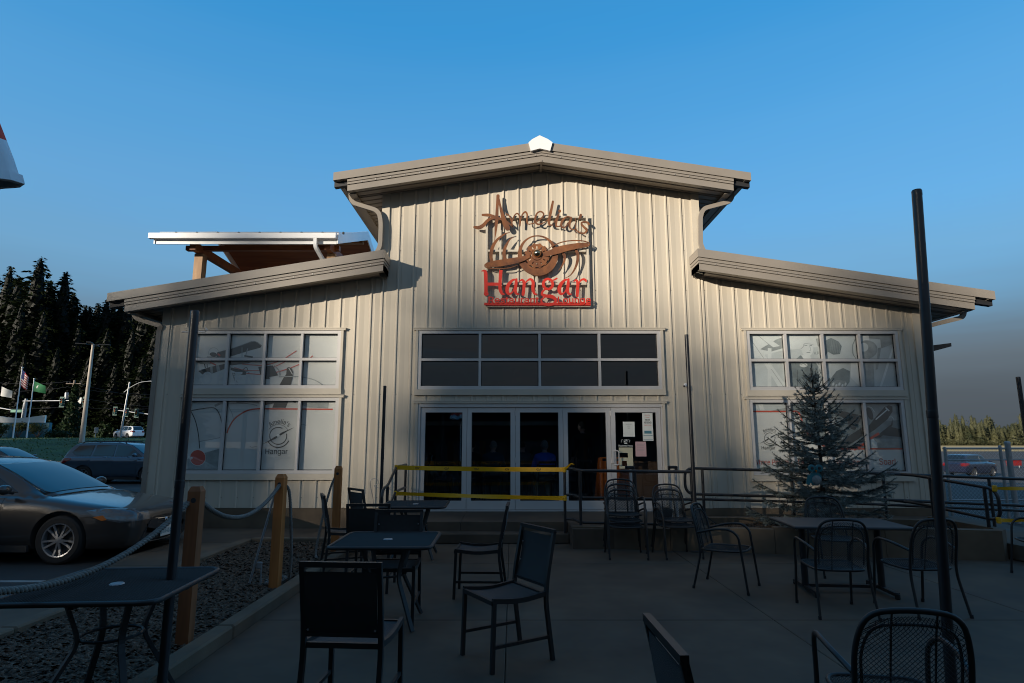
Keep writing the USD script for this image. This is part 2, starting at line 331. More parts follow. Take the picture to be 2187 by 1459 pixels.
# ================================================================ the ground
WALL, PORCH, LOT = 11.7, 0.30, -0.10
def smooth(a, b, t):
    t = np.clip((t - a) / (b - a), 0, 1); return t * t * (3 - 2 * t)
def terrain(x, y):
    x, y = np.asarray(x, float), np.asarray(y, float)
    left = 2.0 * smooth(31, 58, y) - .75 * smooth(70, 82, y) * smooth(-45, -20, x)
    right = -.9 * smooth(14, 46, y)
    w = smooth(-14, 4, x)
    return -.16 + left * (1 - w) + right * w
def sheet(xs, ys, dz):
    X, Y = np.meshgrid(xs, ys, indexing='ij'); Z = terrain(X, Y) + dz; n, m = X.shape
    v = np.stack([X, Y, Z], -1).reshape(-1, 3); i = np.arange(n * m).reshape(n, m)
    return MB().add(v, np.stack([i[:-1, :-1], i[1:, :-1], i[1:, 1:], i[:-1, 1:]], -1).reshape(-1, 4))
far = np.array([-2500, -900, -400, -250, -180, *np.arange(-140, 141, 4), 180, 250, 400, 900, 2500.])
fary = np.array([-900, -400, -260, -200, -120, -60, -20, *np.arange(0, 130, 4), 150, 180, 230, 300, 420, 700, 1200, 2500.])
emit(None, 'ground', sheet(far, fary, -.02), L['earth'], smooth=True, kind='structure')
emit(None, 'parking_lot', sheet(np.r_[np.arange(-70, -5.4, 3), -5.45], np.r_[np.arange(-12, 32, 2.), 33], .06), L['asphalt'], smooth=True, kind='structure')
emit(None, 'lawn', sheet(np.arange(-95, -8, 2.), np.arange(31, 73, 1.5), .05), L['lawn'], smooth=True, kind='structure')
emit(None, 'road', sheet(np.arange(-160, -6, 3.), np.arange(74, 92, 2.), .04), L['asphalt'], smooth=True, kind='structure')
emit(None, 'apron', sheet(np.r_[8.4, np.arange(9, 260, 5)], np.r_[np.arange(-10, 150, 4.)], .03), L['asphalt'], smooth=True, kind='structure')
emit(None, 'dry_field', sheet(np.arange(-40, 900, 20.), np.arange(154, 352, 6.), .03), L['drygrass'], smooth=True, kind='structure')
gm = MB()                                                     # short rough grass that breaks the lawn's edge and face
for _ in range(9000):
    x, y = rng.uniform(-75, -12), rng.uniform(32, 60)
    z = float(terrain(x, y)) + .05; a = rng.uniform(0, 6.28); h = rng.uniform(.04, .1)
    gm.add([(x - .05 * math.cos(a), y - .05 * math.sin(a), z), (x + .05 * math.cos(a), y + .05 * math.sin(a), z), (x + rng.uniform(-.04, .04), y, z + h)], [(0, 1, 2)])
emit(None, 'grass', gm, L['lawn'], label='short rough grass of the sloping lawn behind the parked cars', category='grass', kind='stuff')
# bay lines of the parking lot
pl = uniq('/World', 'bay_marking'); UsdGeom.Xform.Define(stage, pl); data(pl, kind='structure')
for y0 in (5.9, 8.25 - .5, 10.75, 13.5):
    emit(pl, 'painted_line', MB().box(-10.4, y0 - .05, LOT + .003, -5.8, y0 + .05, LOT + .007), L['paint'])

# the patio, cast in slabs with open joints between them
patio = uniq('/World', 'patio'); UsdGeom.Xform.Define(stage, patio); data(patio, kind='structure')
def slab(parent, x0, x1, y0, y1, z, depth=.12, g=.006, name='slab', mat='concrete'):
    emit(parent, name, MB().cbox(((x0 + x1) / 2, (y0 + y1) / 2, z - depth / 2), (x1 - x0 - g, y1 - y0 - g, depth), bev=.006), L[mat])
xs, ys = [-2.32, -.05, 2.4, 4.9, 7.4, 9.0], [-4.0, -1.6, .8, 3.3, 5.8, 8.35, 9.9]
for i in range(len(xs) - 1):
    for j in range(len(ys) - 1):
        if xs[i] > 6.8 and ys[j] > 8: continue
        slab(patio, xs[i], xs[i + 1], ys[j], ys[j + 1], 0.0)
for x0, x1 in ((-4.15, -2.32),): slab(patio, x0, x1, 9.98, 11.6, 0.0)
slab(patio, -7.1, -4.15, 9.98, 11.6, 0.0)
emit(patio, 'bedding', MB().box(-2.30, -4.0, -.16, 9.0, 9.9, -.13), L['earth'])
# porch with two steps in front of the doors
porch = uniq('/World', 'porch'); UsdGeom.Xform.Define(stage, porch); data(porch, kind='structure')
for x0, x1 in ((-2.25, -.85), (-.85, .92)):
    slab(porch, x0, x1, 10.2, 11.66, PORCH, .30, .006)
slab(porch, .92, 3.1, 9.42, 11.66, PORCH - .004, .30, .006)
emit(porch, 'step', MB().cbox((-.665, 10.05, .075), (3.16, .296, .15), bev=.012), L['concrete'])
# sidewalk and kerbs beside the mulch bed
walk = uniq('/World', 'sidewalk'); UsdGeom.Xform.Define(stage, walk); data(walk, kind='structure')
for j in range(8):
    y0 = -4 + j * 1.75
    slab(walk, -5.40, -4.30, y0, y0 + 1.75, -.004, .12, .008, mat='concrete3')
    emit(walk, 'kerb', MB().cbox((-5.425, y0 + .875, -.07), (.14, 1.742, .14), bev=.02), L['concrete3'])
slab(walk, -9.5, -7.1, 10.2, 14.5, -.006, .12, .008, mat='concrete3')
for k in range(5): emit(walk, 'kerb', MB().cbox((-7.9 + k * .0 - .0, 15.2 + k * 2.4, -.03), (1.4, 2.39, .16), bev=.02), L['concrete3'])
bedk = thing('bed_kerb', 'low concrete kerb framing the mulch bed beside the patio', 'kerb')
for j in range(6):
    y0 = -3.9 + j * 2.3
    emit(bedk, 'kerb_stone', MB().cbox((-2.40, y0 + 1.15, .0), (.15, 2.29, .20), bev=.015), L['concrete2'])
    emit(bedk, 'kerb_stone', MB().cbox((-4.215, y0 + 1.15, -.01), (.15, 2.29, .19), bev=.015), L['concrete2'])
emit(bedk, 'kerb_stone', MB().cbox((-3.31, 9.90, -.005), (1.66, .15, .2), bev=.015), L['concrete2'])
emit(None, 'mulch_bed', MB().box(-4.14, -3.8, -.14, -2.475, 9.82, .02), L['mulch'], kind='structure')
def chips(n, x0, x1, y0, y1, z, seed, fx=None):
    r = np.random.default_rng(seed); b = MB()
    for _ in range(n):
        x, y = r.uniform(x0, x1), (y0 + (y1 - y0) * r.random() ** .8)
        if fx and not fx(x, y): continue
        w, l = r.uniform(.006, .018), r.uniform(.02, .06); a, t = r.uniform(0, 6.28), r.uniform(-.5, .5)
        d = np.array([math.cos(a), math.sin(a), 0]); s = np.array([-math.sin(a), math.cos(a), t]) * w; h = r.uniform(0, .022)
        p = np.array([x, y, z + h]); e = d * l / 2 + [0, 0, r.uniform(-.012, .012)]
        b.add([p - e - s, p - e + s, p + e + s, p + e - s, p + [0, 0, .006]], [(0, 1, 4), (1, 2, 4), (2, 3, 4), (3, 0, 4)])
    return b
emit(None, 'bark_chips', chips(15000, -4.13, -2.49, 2.6, 9.8, .022, 3), L['chip'], label='loose bark chips covering the bed of rope posts', category='bark mulch', kind='stuff')

# retaining wall, planter, ramp
PW = [at_z(1222, 1170)[:2], at_z(2148, 1199)[:2]]           # its foot, from the steps to the right corner
A, B = np.array(PW[0]), np.array(PW[1])
u = (B - A) / np.linalg.norm(B - A); nrm = np.array([-u[1], u[0]])
def pw(s, t): return A + u * s + nrm * t
WL = np.linalg.norm(B - A)
rw = thing('retaining_wall', 'low concrete retaining wall of the planter behind the patio chairs', 'wall')
for k in range(4):
    s0, s1 = WL * k / 4, WL * (k + 1) / 4
    g = Polygon([pw(s0 + .003, 0), pw(s1 - .003, 0), pw(s1 - .003, .17), pw(s0 + .003, .17)])
    z = .315 + .085 * k / 3
    emit(rw, 'wall_section', MB().flat(g, z, z), L['concrete2'])
end = [pw(WL, 0), pw(WL, 0) + [.20, .18], pw(WL, 0) + [.25, .6], pw(WL, 0) + [.25, 1.6], pw(WL, 0) + [.08, 1.6], pw(WL, .17) + [.06, .1], pw(WL, .17)]
emit(rw, 'wall_return', MB().flat(Polygon(end), .398, .398), L['concrete2'])
back = [(3.12, 10.12), (5.4, 10.12), (6.75, 9.75), (6.8, 9.9), (5.45, 10.28), (3.12, 10.28)]
emit(rw, 'rear_wall', MB().flat(Polygon(back), .37, .37), L['concrete2'])
emit(None, 'planter_bed', MB().flat(Polygon([pw(2.2, .18), pw(WL - .02, .18), (6.7, 9.7), (5.4, 10.1), (3.12, 10.1)]), .27, .27), L['mulch'], kind='structure')
emit(None, 'bark_chips', chips(5000, 3.1, 6.7, 8.75, 10.1, .272, 5, lambda x, y: (y - (A[1] + (x - A[0]) * u[1] / u[0])) > .2), L['chip'], label='bark chips around the foot of the blue spruce', category='bark mulch', kind='stuff')
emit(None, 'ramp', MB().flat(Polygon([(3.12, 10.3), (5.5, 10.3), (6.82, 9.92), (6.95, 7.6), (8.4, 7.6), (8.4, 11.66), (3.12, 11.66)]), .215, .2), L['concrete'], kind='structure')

# ================================================================ the building
MCX, MHALF = .59, 3.235
XL, XR, IL, IR = -6.95, 8.13, MCX - MHALF, MCX + MHALF
def soffit(x):
    """Height at which the cladding meets the roof."""
    if IL <= x <= IR: return 7.157 - .157 * abs(x - MCX)
    return 4.89 - .155 * (IL - x) if x < IL else 4.89 - .158 * (x - IR)
bld = thing('restaurant', 'beige ribbed metal restaurant with a raised gabled middle bay and taupe roof trim', 'building')
OPEN = {'upper_mid': (-1.86, 2.955, 2.615, 3.79), 'doors': (-1.83, 2.93, PORCH, 2.338), 'upper_left': (-6.42, -3.40, 2.632, 3.79), 'lower_left': (-6.39, -3.38, .995, 2.455),
        'upper_right': (4.66, 7.68, 2.598, 3.785), 'lower_right': (4.63, 7.655, .972, 2.42)}
cuts = {k: (a - .05, b + .05, c - (.0 if k == 'doors' else .11), d + .03) for k, (a, b, c, d) in OPEN.items()}
P = .305
prof = [(0, 0), (.010, .021), (.038, .022), (.050, 0), (.100, 0), (.106, .009), (.195, .001), (.205, .0), (.305, .0015)]
def cladding(x0, x1, zb, clip0, clip1):
    """One panel of the ribbed cladding, clipped to clip0..clip1 and round the openings."""
    px = [x0 + a for a, _ in prof]; pd = [d for _, d in prof]
    bx = sorted({*[v for v in px if clip0 < v < clip1], clip0, clip1, *[v for c in cuts.values() for v in c[:2] if clip0 < v < clip1], *([MCX] if clip0 < MCX < clip1 else [])})
    out = {}
    for a, c in zip(bx[:-1], bx[1:]):
        if c - a < 1e-4: continue
        m = (a + c) / 2
        inside = IL <= m <= IR
        ta, tc = (soffit(min(max(v, IL + 1e-6), IR - 1e-6)) if inside else soffit(min(v, IL - 1e-6) if m < IL else max(v, IR + 1e-6)) for v in (a, c))
        spans, z = [], zb
        for q in sorted((q for q in cuts.values() if q[0] - 1e-6 <= m <= q[1] + 1e-6), key=lambda q: q[2]):
            if q[2] > z: spans.append((z, q[2]))
            z = q[3]
        spans.append((z, None))
        da, dc = np.interp(a, px, pd), np.interp(c, px, pd)
        for z0, z1 in spans:
            out.setdefault((z0, z1), MB()).add([(a, WALL - da, z0), (c, WALL - dc, z0), (c, WALL - dc, tc + .05 if z1 is None else z1), (a, WALL - da, ta + .05 if z1 is None else z1)], [(0, 1, 2, 3)])
    return list(out.values())
for lo, hi, zb in ((XL + .12, IL, .36), (IL, IR, PORCH + .01), (IR, XR - .12, .36)):
    k = 0
    while lo + k * P < hi - .01:
        x0 = lo + k * P; [emit(bld, 'cladding_panel', b, L['siding']) for b in cladding(x0, x0 + P, zb, x0, min(x0 + P, hi))]; k += 1
sc = MB()
for z in (.55, 2.52, 4.62, 5.45, 6.2):
    for lo, hi in ((XL + .12, IL), (IL, IR), (IR, XR - .12)):
        for k in range(int((hi - lo) / P)):
            x = lo + k * P + .062
            if z < soffit(min(max(x, IL + 1e-6), IR - 1e-6) if IL < x < IR else x) - .1 and not any(c[0] - .05 < x < c[1] + .05 and c[2] - .05 < z < c[3] + .1 for c in cuts.values()):
                sc.lathe([(0, .009), (.006, .008), (.008, .003), (.011, 0)], (x, WALL - .0005, z), 6, 'y', np.diag([1, -1, 1.]))
emit(bld, 'cladding_screws', sc, L['taupe'], kind='stuff')
# the wall behind the cladding, the side walls, the plinth
g = Polygon([(XL + .01, .0), (XR - .01, .0), (XR - .01, soffit(XR)), (IR + .001, soffit(IR + .01)), (IR - .001, soffit(IR)), (MCX, 7.157), (IL + .001, soffit(IL)), (IL - .001, soffit(IL - .01)), (XL + .01, soffit(XL))])
for k, (a, b, c, d) in OPEN.items(): g = g.difference(sbox(a, c, b, d))
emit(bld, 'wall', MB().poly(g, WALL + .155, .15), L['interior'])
def side_panels(x, y0, y1, z0, z1, s):
    n = int((y1 - y0) / P)
    b = MB()
    for k in range(n):
        ya = y0 + k * P
        for (a, da), (c, dc) in zip(prof[:-1], prof[1:]):
            b.add([(x + s * da, ya + a, z0), (x + s * dc, ya + c, z0), (x + s * dc, ya + c, z1), (x + s * da, ya + a, z1)], [(0, 1, 2, 3)])
    return b
for x, z0, z1, s in ((XL, .3, 4.2, -1), (XR, .3, 4.2, 1), (IL, 4.6, 6.66, -1), (IR, 4.6, 6.66, 1)):
    w = emit(bld, 'side_wall', MB().box(x - s * .05, WALL + .16, z0 - .3, x - s * .01, 26, z1), L['interior'])
    emit(bld, 'side_cladding', side_panels(x, WALL + .13, 26, z0, z1, s), L['siding'])
emit(bld, 'rear_wall', MB().box(XL, 26.0, 0, XR, 26.1, 4.5), L['siding'])
for x0, x1 in ((XL - .02, -2.27), (3.12, XR + .02)):
    emit(bld, 'plinth', MB().box(x0, WALL - .03, -.02, x1, WALL + .12, .355), L['concrete2'])
# corner trims
for x, s, z0, z1 in ((XL, -1, .36, 4.26), (XR, 1, .36, 4.22), (IL, -1, 4.86, 6.70), (IR, 1, 4.86, 6.70)):
    b = MB().box(min(x, x - s * .125), WALL - .036, z0, max(x, x - s * .125), WALL - .004, z1)
    b.box(min(x, x + s * .034), WALL - .036, z0, max(x, x + s * .034), WALL + .125, z1)
    emit(bld, 'corner_trim', b, L['beige'])
# trims round the openings
for k, (a, b_, c, d) in OPEN.items():
    h = MB().box(a - .10, WALL - .065, d + .035, b_ + .10, WALL - .002, d + .052).box(a - .09, WALL - .058, d, b_ + .09, WALL - .003, d + .034)
    emit(bld, 'header_trim', h, L['beige'])
    for x in (a - .05, b_ + .002): emit(bld, 'jamb_trim', MB().box(x, WALL - .05, c - (.1 if k != 'doors' else 0), x + .048, WALL - .004, d - .001), L['beige'])
    if k != 'doors':
        emit(bld, 'sill_trim', MB().box(a - .055, WALL - .058, c - .115, b_ + .055, WALL - .001, c - .003), L['beige'])

# windows: frame, mullions, panes; prints are film on the panes
def window(key, cols, rows, film=None, glass='glass', fw=.065, mw=.05):
    x0, x1, z0, z1 = OPEN[key]
    yf, yb, yp = WALL - .035, WALL + .06, WALL + .045
    f = MB()
    f.box(x0, yf, z0, x0 + fw, yb, z1).box(x1 - fw, yf, z0, x1, yb, z1).box(x0 + fw, yf, z0, x1 - fw, yb, z0 + fw).box(x0 + fw, yf, z1 - fw, x1 - fw, yb, z1)
    w = emit(bld, 'window', f, L['alu'])
    cw, rh = (x1 - x0 - 2 * fw - (cols - 1) * mw) / cols, (z1 - z0 - 2 * fw - (rows - 1) * mw) / rows
    for i in range(1, cols):
        x = x0 + fw + i * (cw + mw) - mw; emit(w, 'mullion', MB().box(x, yf + .004, z0 + fw, x + mw, yb - .004, z1 - fw), L['alu'])
    panes = []
    for i in range(cols):
        for j in range(rows):
            xa, za = x0 + fw + i * (cw + mw), z0 + fw + j * (rh + mw)
            panes.append(sbox(xa, za, xa + cw, za + rh))
            emit(w, 'pane', MB().box(xa - .004, yp, za - .004, xa + cw + .004, yp + .006, za + rh + .004), L[glass])
            gk = MB().box(xa, yp - .014, za, xa + .012, yp - .001, za + rh).box(xa + cw - .012, yp - .014, za, xa + cw, yp - .001, za + rh).box(xa + .012, yp - .014, za, xa + cw - .012, yp - .001, za + .012).box(xa + .012, yp - .014, za + rh - .012, xa + cw - .012, yp - .001, za + rh)
            emit(w, 'gasket', gk, L['gasket'])
            if j: emit(w, 'transom', MB().box(xa, yf + .004, za - mw, xa + cw, yb - .004, za), L['alu'])
            if film: emit(w, 'window_film', MB().box(xa, yp + .014, za, xa + cw, yp + .017, za + rh), L[film])
    return w, unary_union(panes), yp + .0125
w_um, _, _ = window('upper_mid', 4, 2)
w_ul, g_ul, y_pr = window('upper_left', 4, 2, 'film', 'film_glass')
w_ll, g_ll, _ = window('lower_left', 4, 1, 'film', 'film_glass')
w_ur, g_ur, _ = window('upper_right', 4, 2, 'film_cool', 'film_glass')
w_lr, g_lr, _ = window('lower_right', 4, 1, 'film', 'film_glass')
# the prints: flat shapes, each layer 1 mm in front of the last; coordinates are those of an enlargement of each window
SC, OL, OR = 4.291, (400, 690), (1570, 690)
def wp(x, y, o): p = at_y(o[0] + x / SC, o[1] + y / SC, WALL + .05); return (p[0], p[2])
class Prints:
    def __init__(self, win, clip, o): self.w, self.c, self.o, self.k = win, clip, o, 0
    def put(self, g, mat, name='window_print'):
        g = g.intersection(self.c)
        if g.is_empty: return
        self.k += 1
        emit(self.w, name, MB().poly(g, y_pr + .0008 - .00018 * self.k, .00012), L[mat])
    def poly(self, pts, mat): self.put(Polygon([wp(*p, self.o) for p in pts]).buffer(0), mat)
    def line(self, pts, w, mat, smooth=True):
        q = curve(np.array(pts, float), 6) if smooth and len(pts) > 2 else np.array(pts, float)
        self.put(LineString([wp(*p, self.o) for p in q]).buffer(w * .00214 / 2, cap_style=2), mat)
    def oval(self, x, y, rx, ry, mat, rot=0):
        t = np.linspace(0, 2 * math.pi, 40)[:-1]; c, s = math.cos(math.radians(rot)), math.sin(math.radians(rot))
        self.poly([(x + rx * np.cos(a) * c - ry * np.sin(a) * s, y + rx * np.cos(a) * s + ry * np.sin(a) * c) for a in t], mat)
    def text(self, t, x, y, h, mat, sx=1.0, arc=None, bold=False):
        p = wp(x, y, self.o); self.k += 1
        if arc: c = wp(arc[0], arc[1], self.o); arc = (c[0], c[1], arc[2] * .00214, arc[3])
        v, f = lettering(t, h * .00214, p[0], p[1], y_pr + .0008 - .00018 * self.k, .00012, sx, bold, arc)
        emit(self.w, 'window_lettering', MB().add(v, f), L[mat])
def logo(P_, x, y, s):
    """The propeller emblem with its two words."""
    P_.text("Amelia's", 0, 0, 40 * s, 'pr_dark', .82, arc=(x + 4, y + 18 * s, 128 * s, 90))
    for r, w, a0, a1 in ((78, 7, -15, 300), (106, 9, 25, 150), (104, 3, 215, 330)):
        P_.line([(x + r * s * math.cos(math.radians(a)), y + r * s * math.sin(math.radians(a))) for a in np.linspace(a0, a1, 30)], w * s, 'pr_dark', False)
    for d in (1, -1):
        P_.poly([(x + d * a * s, y - d * b * s) for a, b in ((6, -2), (30, 8), (80, 40), (150, 80), (85, 52), (30, 30), (8, 14))], 'pr_dark')
    P_.oval(x, y - 4 * s, 14 * s, 14 * s, 'pr_white')
    P_.text('Hangar', x - 124 * s, y + 166 * s, 48 * s, 'pr_dark', .92)
    P_.text('RESTAURANT-LOUNGE', x - 122 * s, y + 208 * s, 13 * s, 'pr_light', 1.15)
p = Prints(w_ul, g_ul, OL)
p.poly([(380, 262), (400, 235), (590, 165), (640, 172), (682, 205), (668, 226), (560, 255), (380, 312)], 'pr_dark')
p.line([(398, 236), (590, 171), (638, 178), (676, 206)], 5, 'pr_mid')
p.line([(500, 222), (500, 312)], 8, 'pr_mid'); p.line([(552, 232), (530, 312)], 9, 'pr_mid')
p.line([(240 + 46 * math.cos(a), 272 + 46 * math.sin(a)) for a in np.linspace(2.7, 6.5, 14)], 3, 'pr_mid'); p.oval(238, 288, 34, 20, 'pr_dark', 10)
p.poly([(272, 268), (362, 244), (362, 318), (268, 312)], 'pr_dark'); p.line([(278, 280), (300, 300)], 14, 'pr_red'); p.line([(180, 310), (290, 312)], 5, 'pr_dark')
p.poly([(390, 338), (625, 342), (560, 368), (420, 386), (390, 384)], 'pr_dark'); p.line([(520, 300), (600, 312)], 14, 'pr_dark')
p.poly([(94, 352), (170, 342), (232, 350), (264, 366), (200, 378), (120, 374)], 'pr_mid'); p.line([(206, 358), (262, 386)], 12, 'pr_red')
p.line([(155, 375), (165, 412)], 8, 'pr_dark'); p.line([(180, 375), (182, 408)], 6, 'pr_dark')
p.poly([(100, 440), (200, 404), (352, 372), (352, 416), (230, 462), (140, 472)], 'pr_dark'); p.poly([(205, 405), (230, 398), (236, 458), (212, 466)], 'pr_mid'); p.poly([(262, 392), (290, 385), (300, 436), (272, 446)], 'pr_mid')
p.poly([(398, 408), (470, 424), (568, 450), (560, 474), (500, 474), (398, 430)], 'pr_dark'); p.line([(505, 430), (540, 405), (556, 440)], 5, 'pr_dark'); p.line([(410, 455), (446, 566)], 3, 'pr_dark'); p.line([(432, 455), (462, 566)], 3, 'pr_dark')
for k in range(7): p.line([(412 + k * 5, 466 + k * 15), (434 + k * 5, 466 + k * 15)], 3, 'pr_dark')
for t, x in (('O', 120), ('P', 255), ('E', 420), ('N', 520)): p.text(t, x, 560, 110, 'film_pale', .9, bold=True)
p.line([(500, 376), (620, 386), (720, 384), (850, 346), (905, 316), (1000, 254)], 7, 'pr_red'); p.line([(430, 408), (530, 432), (700, 434), (800, 400), (910, 346)], 6, 'pr_red')
p.line([(540, 462), (680, 470), (800, 455), (920, 420), (1010, 385), (1090, 345), (1150, 300)], 8, 'pr_red')
p.poly([(650, 402), (692, 395), (690, 480), (668, 470)], 'pr_dark'); p.poly([(712, 398), (782, 388), (832, 480), (716, 500)], 'pr_dark'); p.poly([(718, 500), (745, 480), (756, 512), (720, 512)], 'pr_dark')
p.line([(795, 388), (835, 430), (850, 480)], 10, 'pr_mid'); p.poly([(912, 412), (932, 402), (955, 416), (970, 450), (966, 490), (946, 572), (842, 572), (880, 505), (906, 470)], 'pr_dark'); p.line([(930, 412), (964, 470)], 6, 'pr_light')
p.line([(840, 492), (1000, 490), (1060, 496), (1140, 514), (1200, 540), (1245, 572)], 9, 'pr_mid')
p = Prints(w_ll, g_ll, OL)
p.poly([(0, 1100), (110, 1090), (300, 1050), (300, 1140), (200, 1180), (0, 1230)], 'pr_light'); p.poly([(0, 1240), (120, 1200), (300, 1150), (292, 1340), (0, 1340)], 'pr_mid')
p.line([(36, 802), (130, 786), (240, 778), (290, 830), (316, 930), (318, 1010)], 9, 'pr_dark'); p.line([(30, 806), (70, 890), (98, 1010), (112, 1150)], 8, 'pr_dark'); p.line([(110, 1085), (200, 1070), (300, 1050)], 5, 'pr_mid')
p.poly([(40, 702), (318, 702), (318, 720), (280, 752), (200, 738), (60, 790), (40, 780)], 'pr_light'); p.line([(250, 760), (320, 725)], 22, 'pr_mid')
p.poly([(440, 705), (640, 705), (662, 740), (620, 735), (560, 722), (450, 735)], 'pr_mid'); p.poly([(690, 705), (1000, 705), (990, 735), (930, 705), (900, 777), (778, 777), (792, 738), (715, 752)], 'pr_dark'); p.poly([(1025, 706), (1298, 710), (1290, 782), (1100, 775), (1030, 740)], 'pr_mid')
p.line([(362, 740), (480, 736), (560, 740), (640, 756)], 7, 'pr_mid'); p.line([(364, 742), (405, 820), (425, 890)], 4, 'pr_mid')
p.line([(362, 1010), (380, 960), (420, 892), (470, 846), (550, 802), (640, 786), (760, 786), (1000, 788), (1332, 791)], 13, 'pr_red')
p.line([(572, 1128), (590, 1138), (640, 1130)], 5, 'pr_mid'); p.line([(1018, 942), (1060, 930), (1088, 940)], 5, 'pr_mid')
logo(p, 832, 1034, 1.0)
p.oval(95, 1234, 74, 74, 'pr_white'); p.oval(95, 1234, 70, 70, 'pr_red')
for pts in ([(70, 1216, 5), (50, 1220, 9), (38, 1240, 9), (52, 1256, 8), (72, 1246, 4)], [(84, 1240, 6), (74, 1250, 7), (86, 1258, 6), (94, 1246, 7), (84, 1238, 5)], [(116, 1216, 5), (100, 1222, 8), (94, 1242, 8), (108, 1254, 7), (122, 1246, 4)], [(128, 1208, 4), (122, 1236, 6), (134, 1250, 4)], [(150, 1238, 5), (138, 1246, 7), (146, 1256, 6), (154, 1240, 6), (160, 1252, 3)], [(40, 1262, 3), (70, 1268, 4), (100, 1262, 3)]):
    p.put(affinity.affine_transform(brush(pts), [.00214, 0, 0, -.00214, wp(0, 0, OL)[0], wp(0, 0, OL)[1]]), 'pr_white')
p = Prints(w_ur, g_ur, OR)                                     # a faded grey photograph of a flyer before an old aeroplane
p.poly([(110, 70), (800, 90), (800, 215), (440, 250), (110, 330)], 'pr_light'); p.poly([(230, 240), (380, 150), (440, 130), (440, 230), (330, 262)], 'pr_mid'); p.poly([(110, 330), (260, 300), (280, 420), (230, 600), (120, 600)], 'film_cool')
p.poly([(110, 110), (170, 148), (460, 560), (440, 592), (400, 590)], 'pr_light'); p.line([(130, 130), (450, 590)], 4, 'pr_mid'); p.poly([(180, 92), (240, 92), (412, 210), (350, 222)], 'pr_light'); p.line([(190, 96), (350, 222), (412, 212)], 4, 'pr_mid'); p.line([(318, 230), (316, 600)], 34, 'pr_light')
p.poly([(500, 395), (512, 360), (560, 330), (600, 296), (690, 330), (735, 352), (764, 400), (772, 600), (500, 600)], 'pr_green'); p.line([(575, 430), (570, 600)], 4, 'pr_dark'); p.line([(700, 360), (690, 600)], 5, 'pr_dark'); p.poly([(606, 296), (636, 336), (672, 350), (696, 326), (690, 300), (640, 290)], 'pr_light')
p.oval(664, 240, 54, 66, 'pr_light'); p.poly([(596, 246), (598, 180), (622, 136), (668, 116), (708, 132), (722, 176), (716, 196), (640, 190), (628, 220), (612, 244)], 'pr_light'); p.line([(600, 240), (626, 216), (640, 190), (718, 196)], 4, 'pr_mid')
p.line([(636, 208), (662, 206)], 6, 'pr_green'); p.line([(684, 206), (706, 208)], 6, 'pr_green'); p.line([(684, 212), (694, 246), (682, 252)], 4, 'pr_mid'); p.line([(656, 270), (690, 268)], 6, 'pr_green'); p.oval(628, 385, 36, 20, 'pr_light'); p.line([(600, 380), (630, 372), (656, 392)], 8, 'pr_mid')
p.text('H.P.', 722, 288, 26, 'pr_green', .9); p.text('A', 768, 444, 26, 'pr_green', .9); p.text('E', 762, 380, 22, 'pr_green', .9)
p.poly([(740, 145), (800, 130), (800, 220), (760, 215)], 'pr_mid'); p.poly([(828, 160), (880, 136), (950, 170), (978, 212), (962, 284), (900, 290), (850, 262), (830, 300)], 'pr_green')
for k in range(6): p.line([(890 + k * 14, 150 + k * 8), (870 + k * 17, 276)], 3, 'pr_mid')
p.poly([(868, 520), (930, 440), (990, 412), (1052, 440), (1050, 540), (1006, 596), (870, 596)], 'pr_green'); p.poly([(880, 560), (930, 520), (1020, 530), (1010, 596), (880, 596)], 'pr_mid')
for k in range(5): p.oval(900 + k * 28, 560 + (k % 2) * 14, 9, 16, 'pr_light', 20)
p.line([(1100, 150), (1076, 210), (1080, 280), (1110, 330)], 6, 'pr_green'); p.poly([(1060, 330), (1150, 380), (1150, 590), (1060, 500)], 'pr_light')
p.poly([(1220, 96), (1480, 96), (1480, 180), (1340, 232), (1330, 150), (1230, 140)], 'pr_mid'); p.poly([(1170, 96), (1222, 96), (1232, 180), (1178, 180)], 'pr_light'); p.oval(1206, 242, 98, 84, 'pr_mid'); p.oval(1180, 222, 40, 40, 'film_cool'); p.poly([(1188, 320), (1268, 330), (1278, 596), (1200, 596)], 'pr_mid')
p.poly([(1310, 230), (1336, 226), (1310, 420), (1288, 430)], 'pr_mid'); p.poly([(1440, 220), (1470, 180), (1380, 480), (1340, 596), (1320, 596)], 'pr_light')
p = Prints(w_lr, g_lr, OR)
p.poly([(140, 720), (560, 720), (568, 808), (140, 808)], 'film_cool'); p.poly([(215, 730), (250, 730), (270, 800), (230, 800)], 'pr_light'); p.poly([(330, 804), (470, 775), (470, 806)], 'pr_mid')
p.poly([(500, 720), (1580, 720), (1580, 1150), (900, 1150), (720, 1080), (640, 970), (600, 860), (570, 812), (500, 806)], 'pr_green'); p.poly([(1180, 720), (1560, 720), (1560, 880), (1400, 900), (1230, 860)], 'pr_mid'); p.poly([(1250, 1060), (1560, 1060), (1560, 1140), (1300, 1140)], 'pr_mid')
p.poly([(880, 820), (960, 800), (1168, 850), (1100, 985), (1050, 960), (1020, 880)], 'pr_dark'); p.poly([(860, 850), (940, 860), (900, 960), (850, 980)], 'pr_light'); p.poly([(900, 1120), (1100, 1000), (1220, 920), (1210, 1010), (1000, 1150)], 'pr_dark')
p.poly([(1228, 940), (1300, 850), (1372, 770), (1410, 754), (1444, 764), (1444, 812), (1400, 880), (1280, 980), (1232, 1010)], 'pr_dark'); p.line([(1290, 885), (1400, 790)], 10, 'pr_light'); p.line([(1380, 774), (1415, 806)], 12, 'pr_light'); p.poly([(1280, 1050), (1430, 930), (1445, 880), (1446, 930), (1420, 980), (1330, 1050)], 'pr_dark'); p.poly([(1420, 950), (1545, 980), (1548, 1048), (1360, 1030)], 'pr_dark')
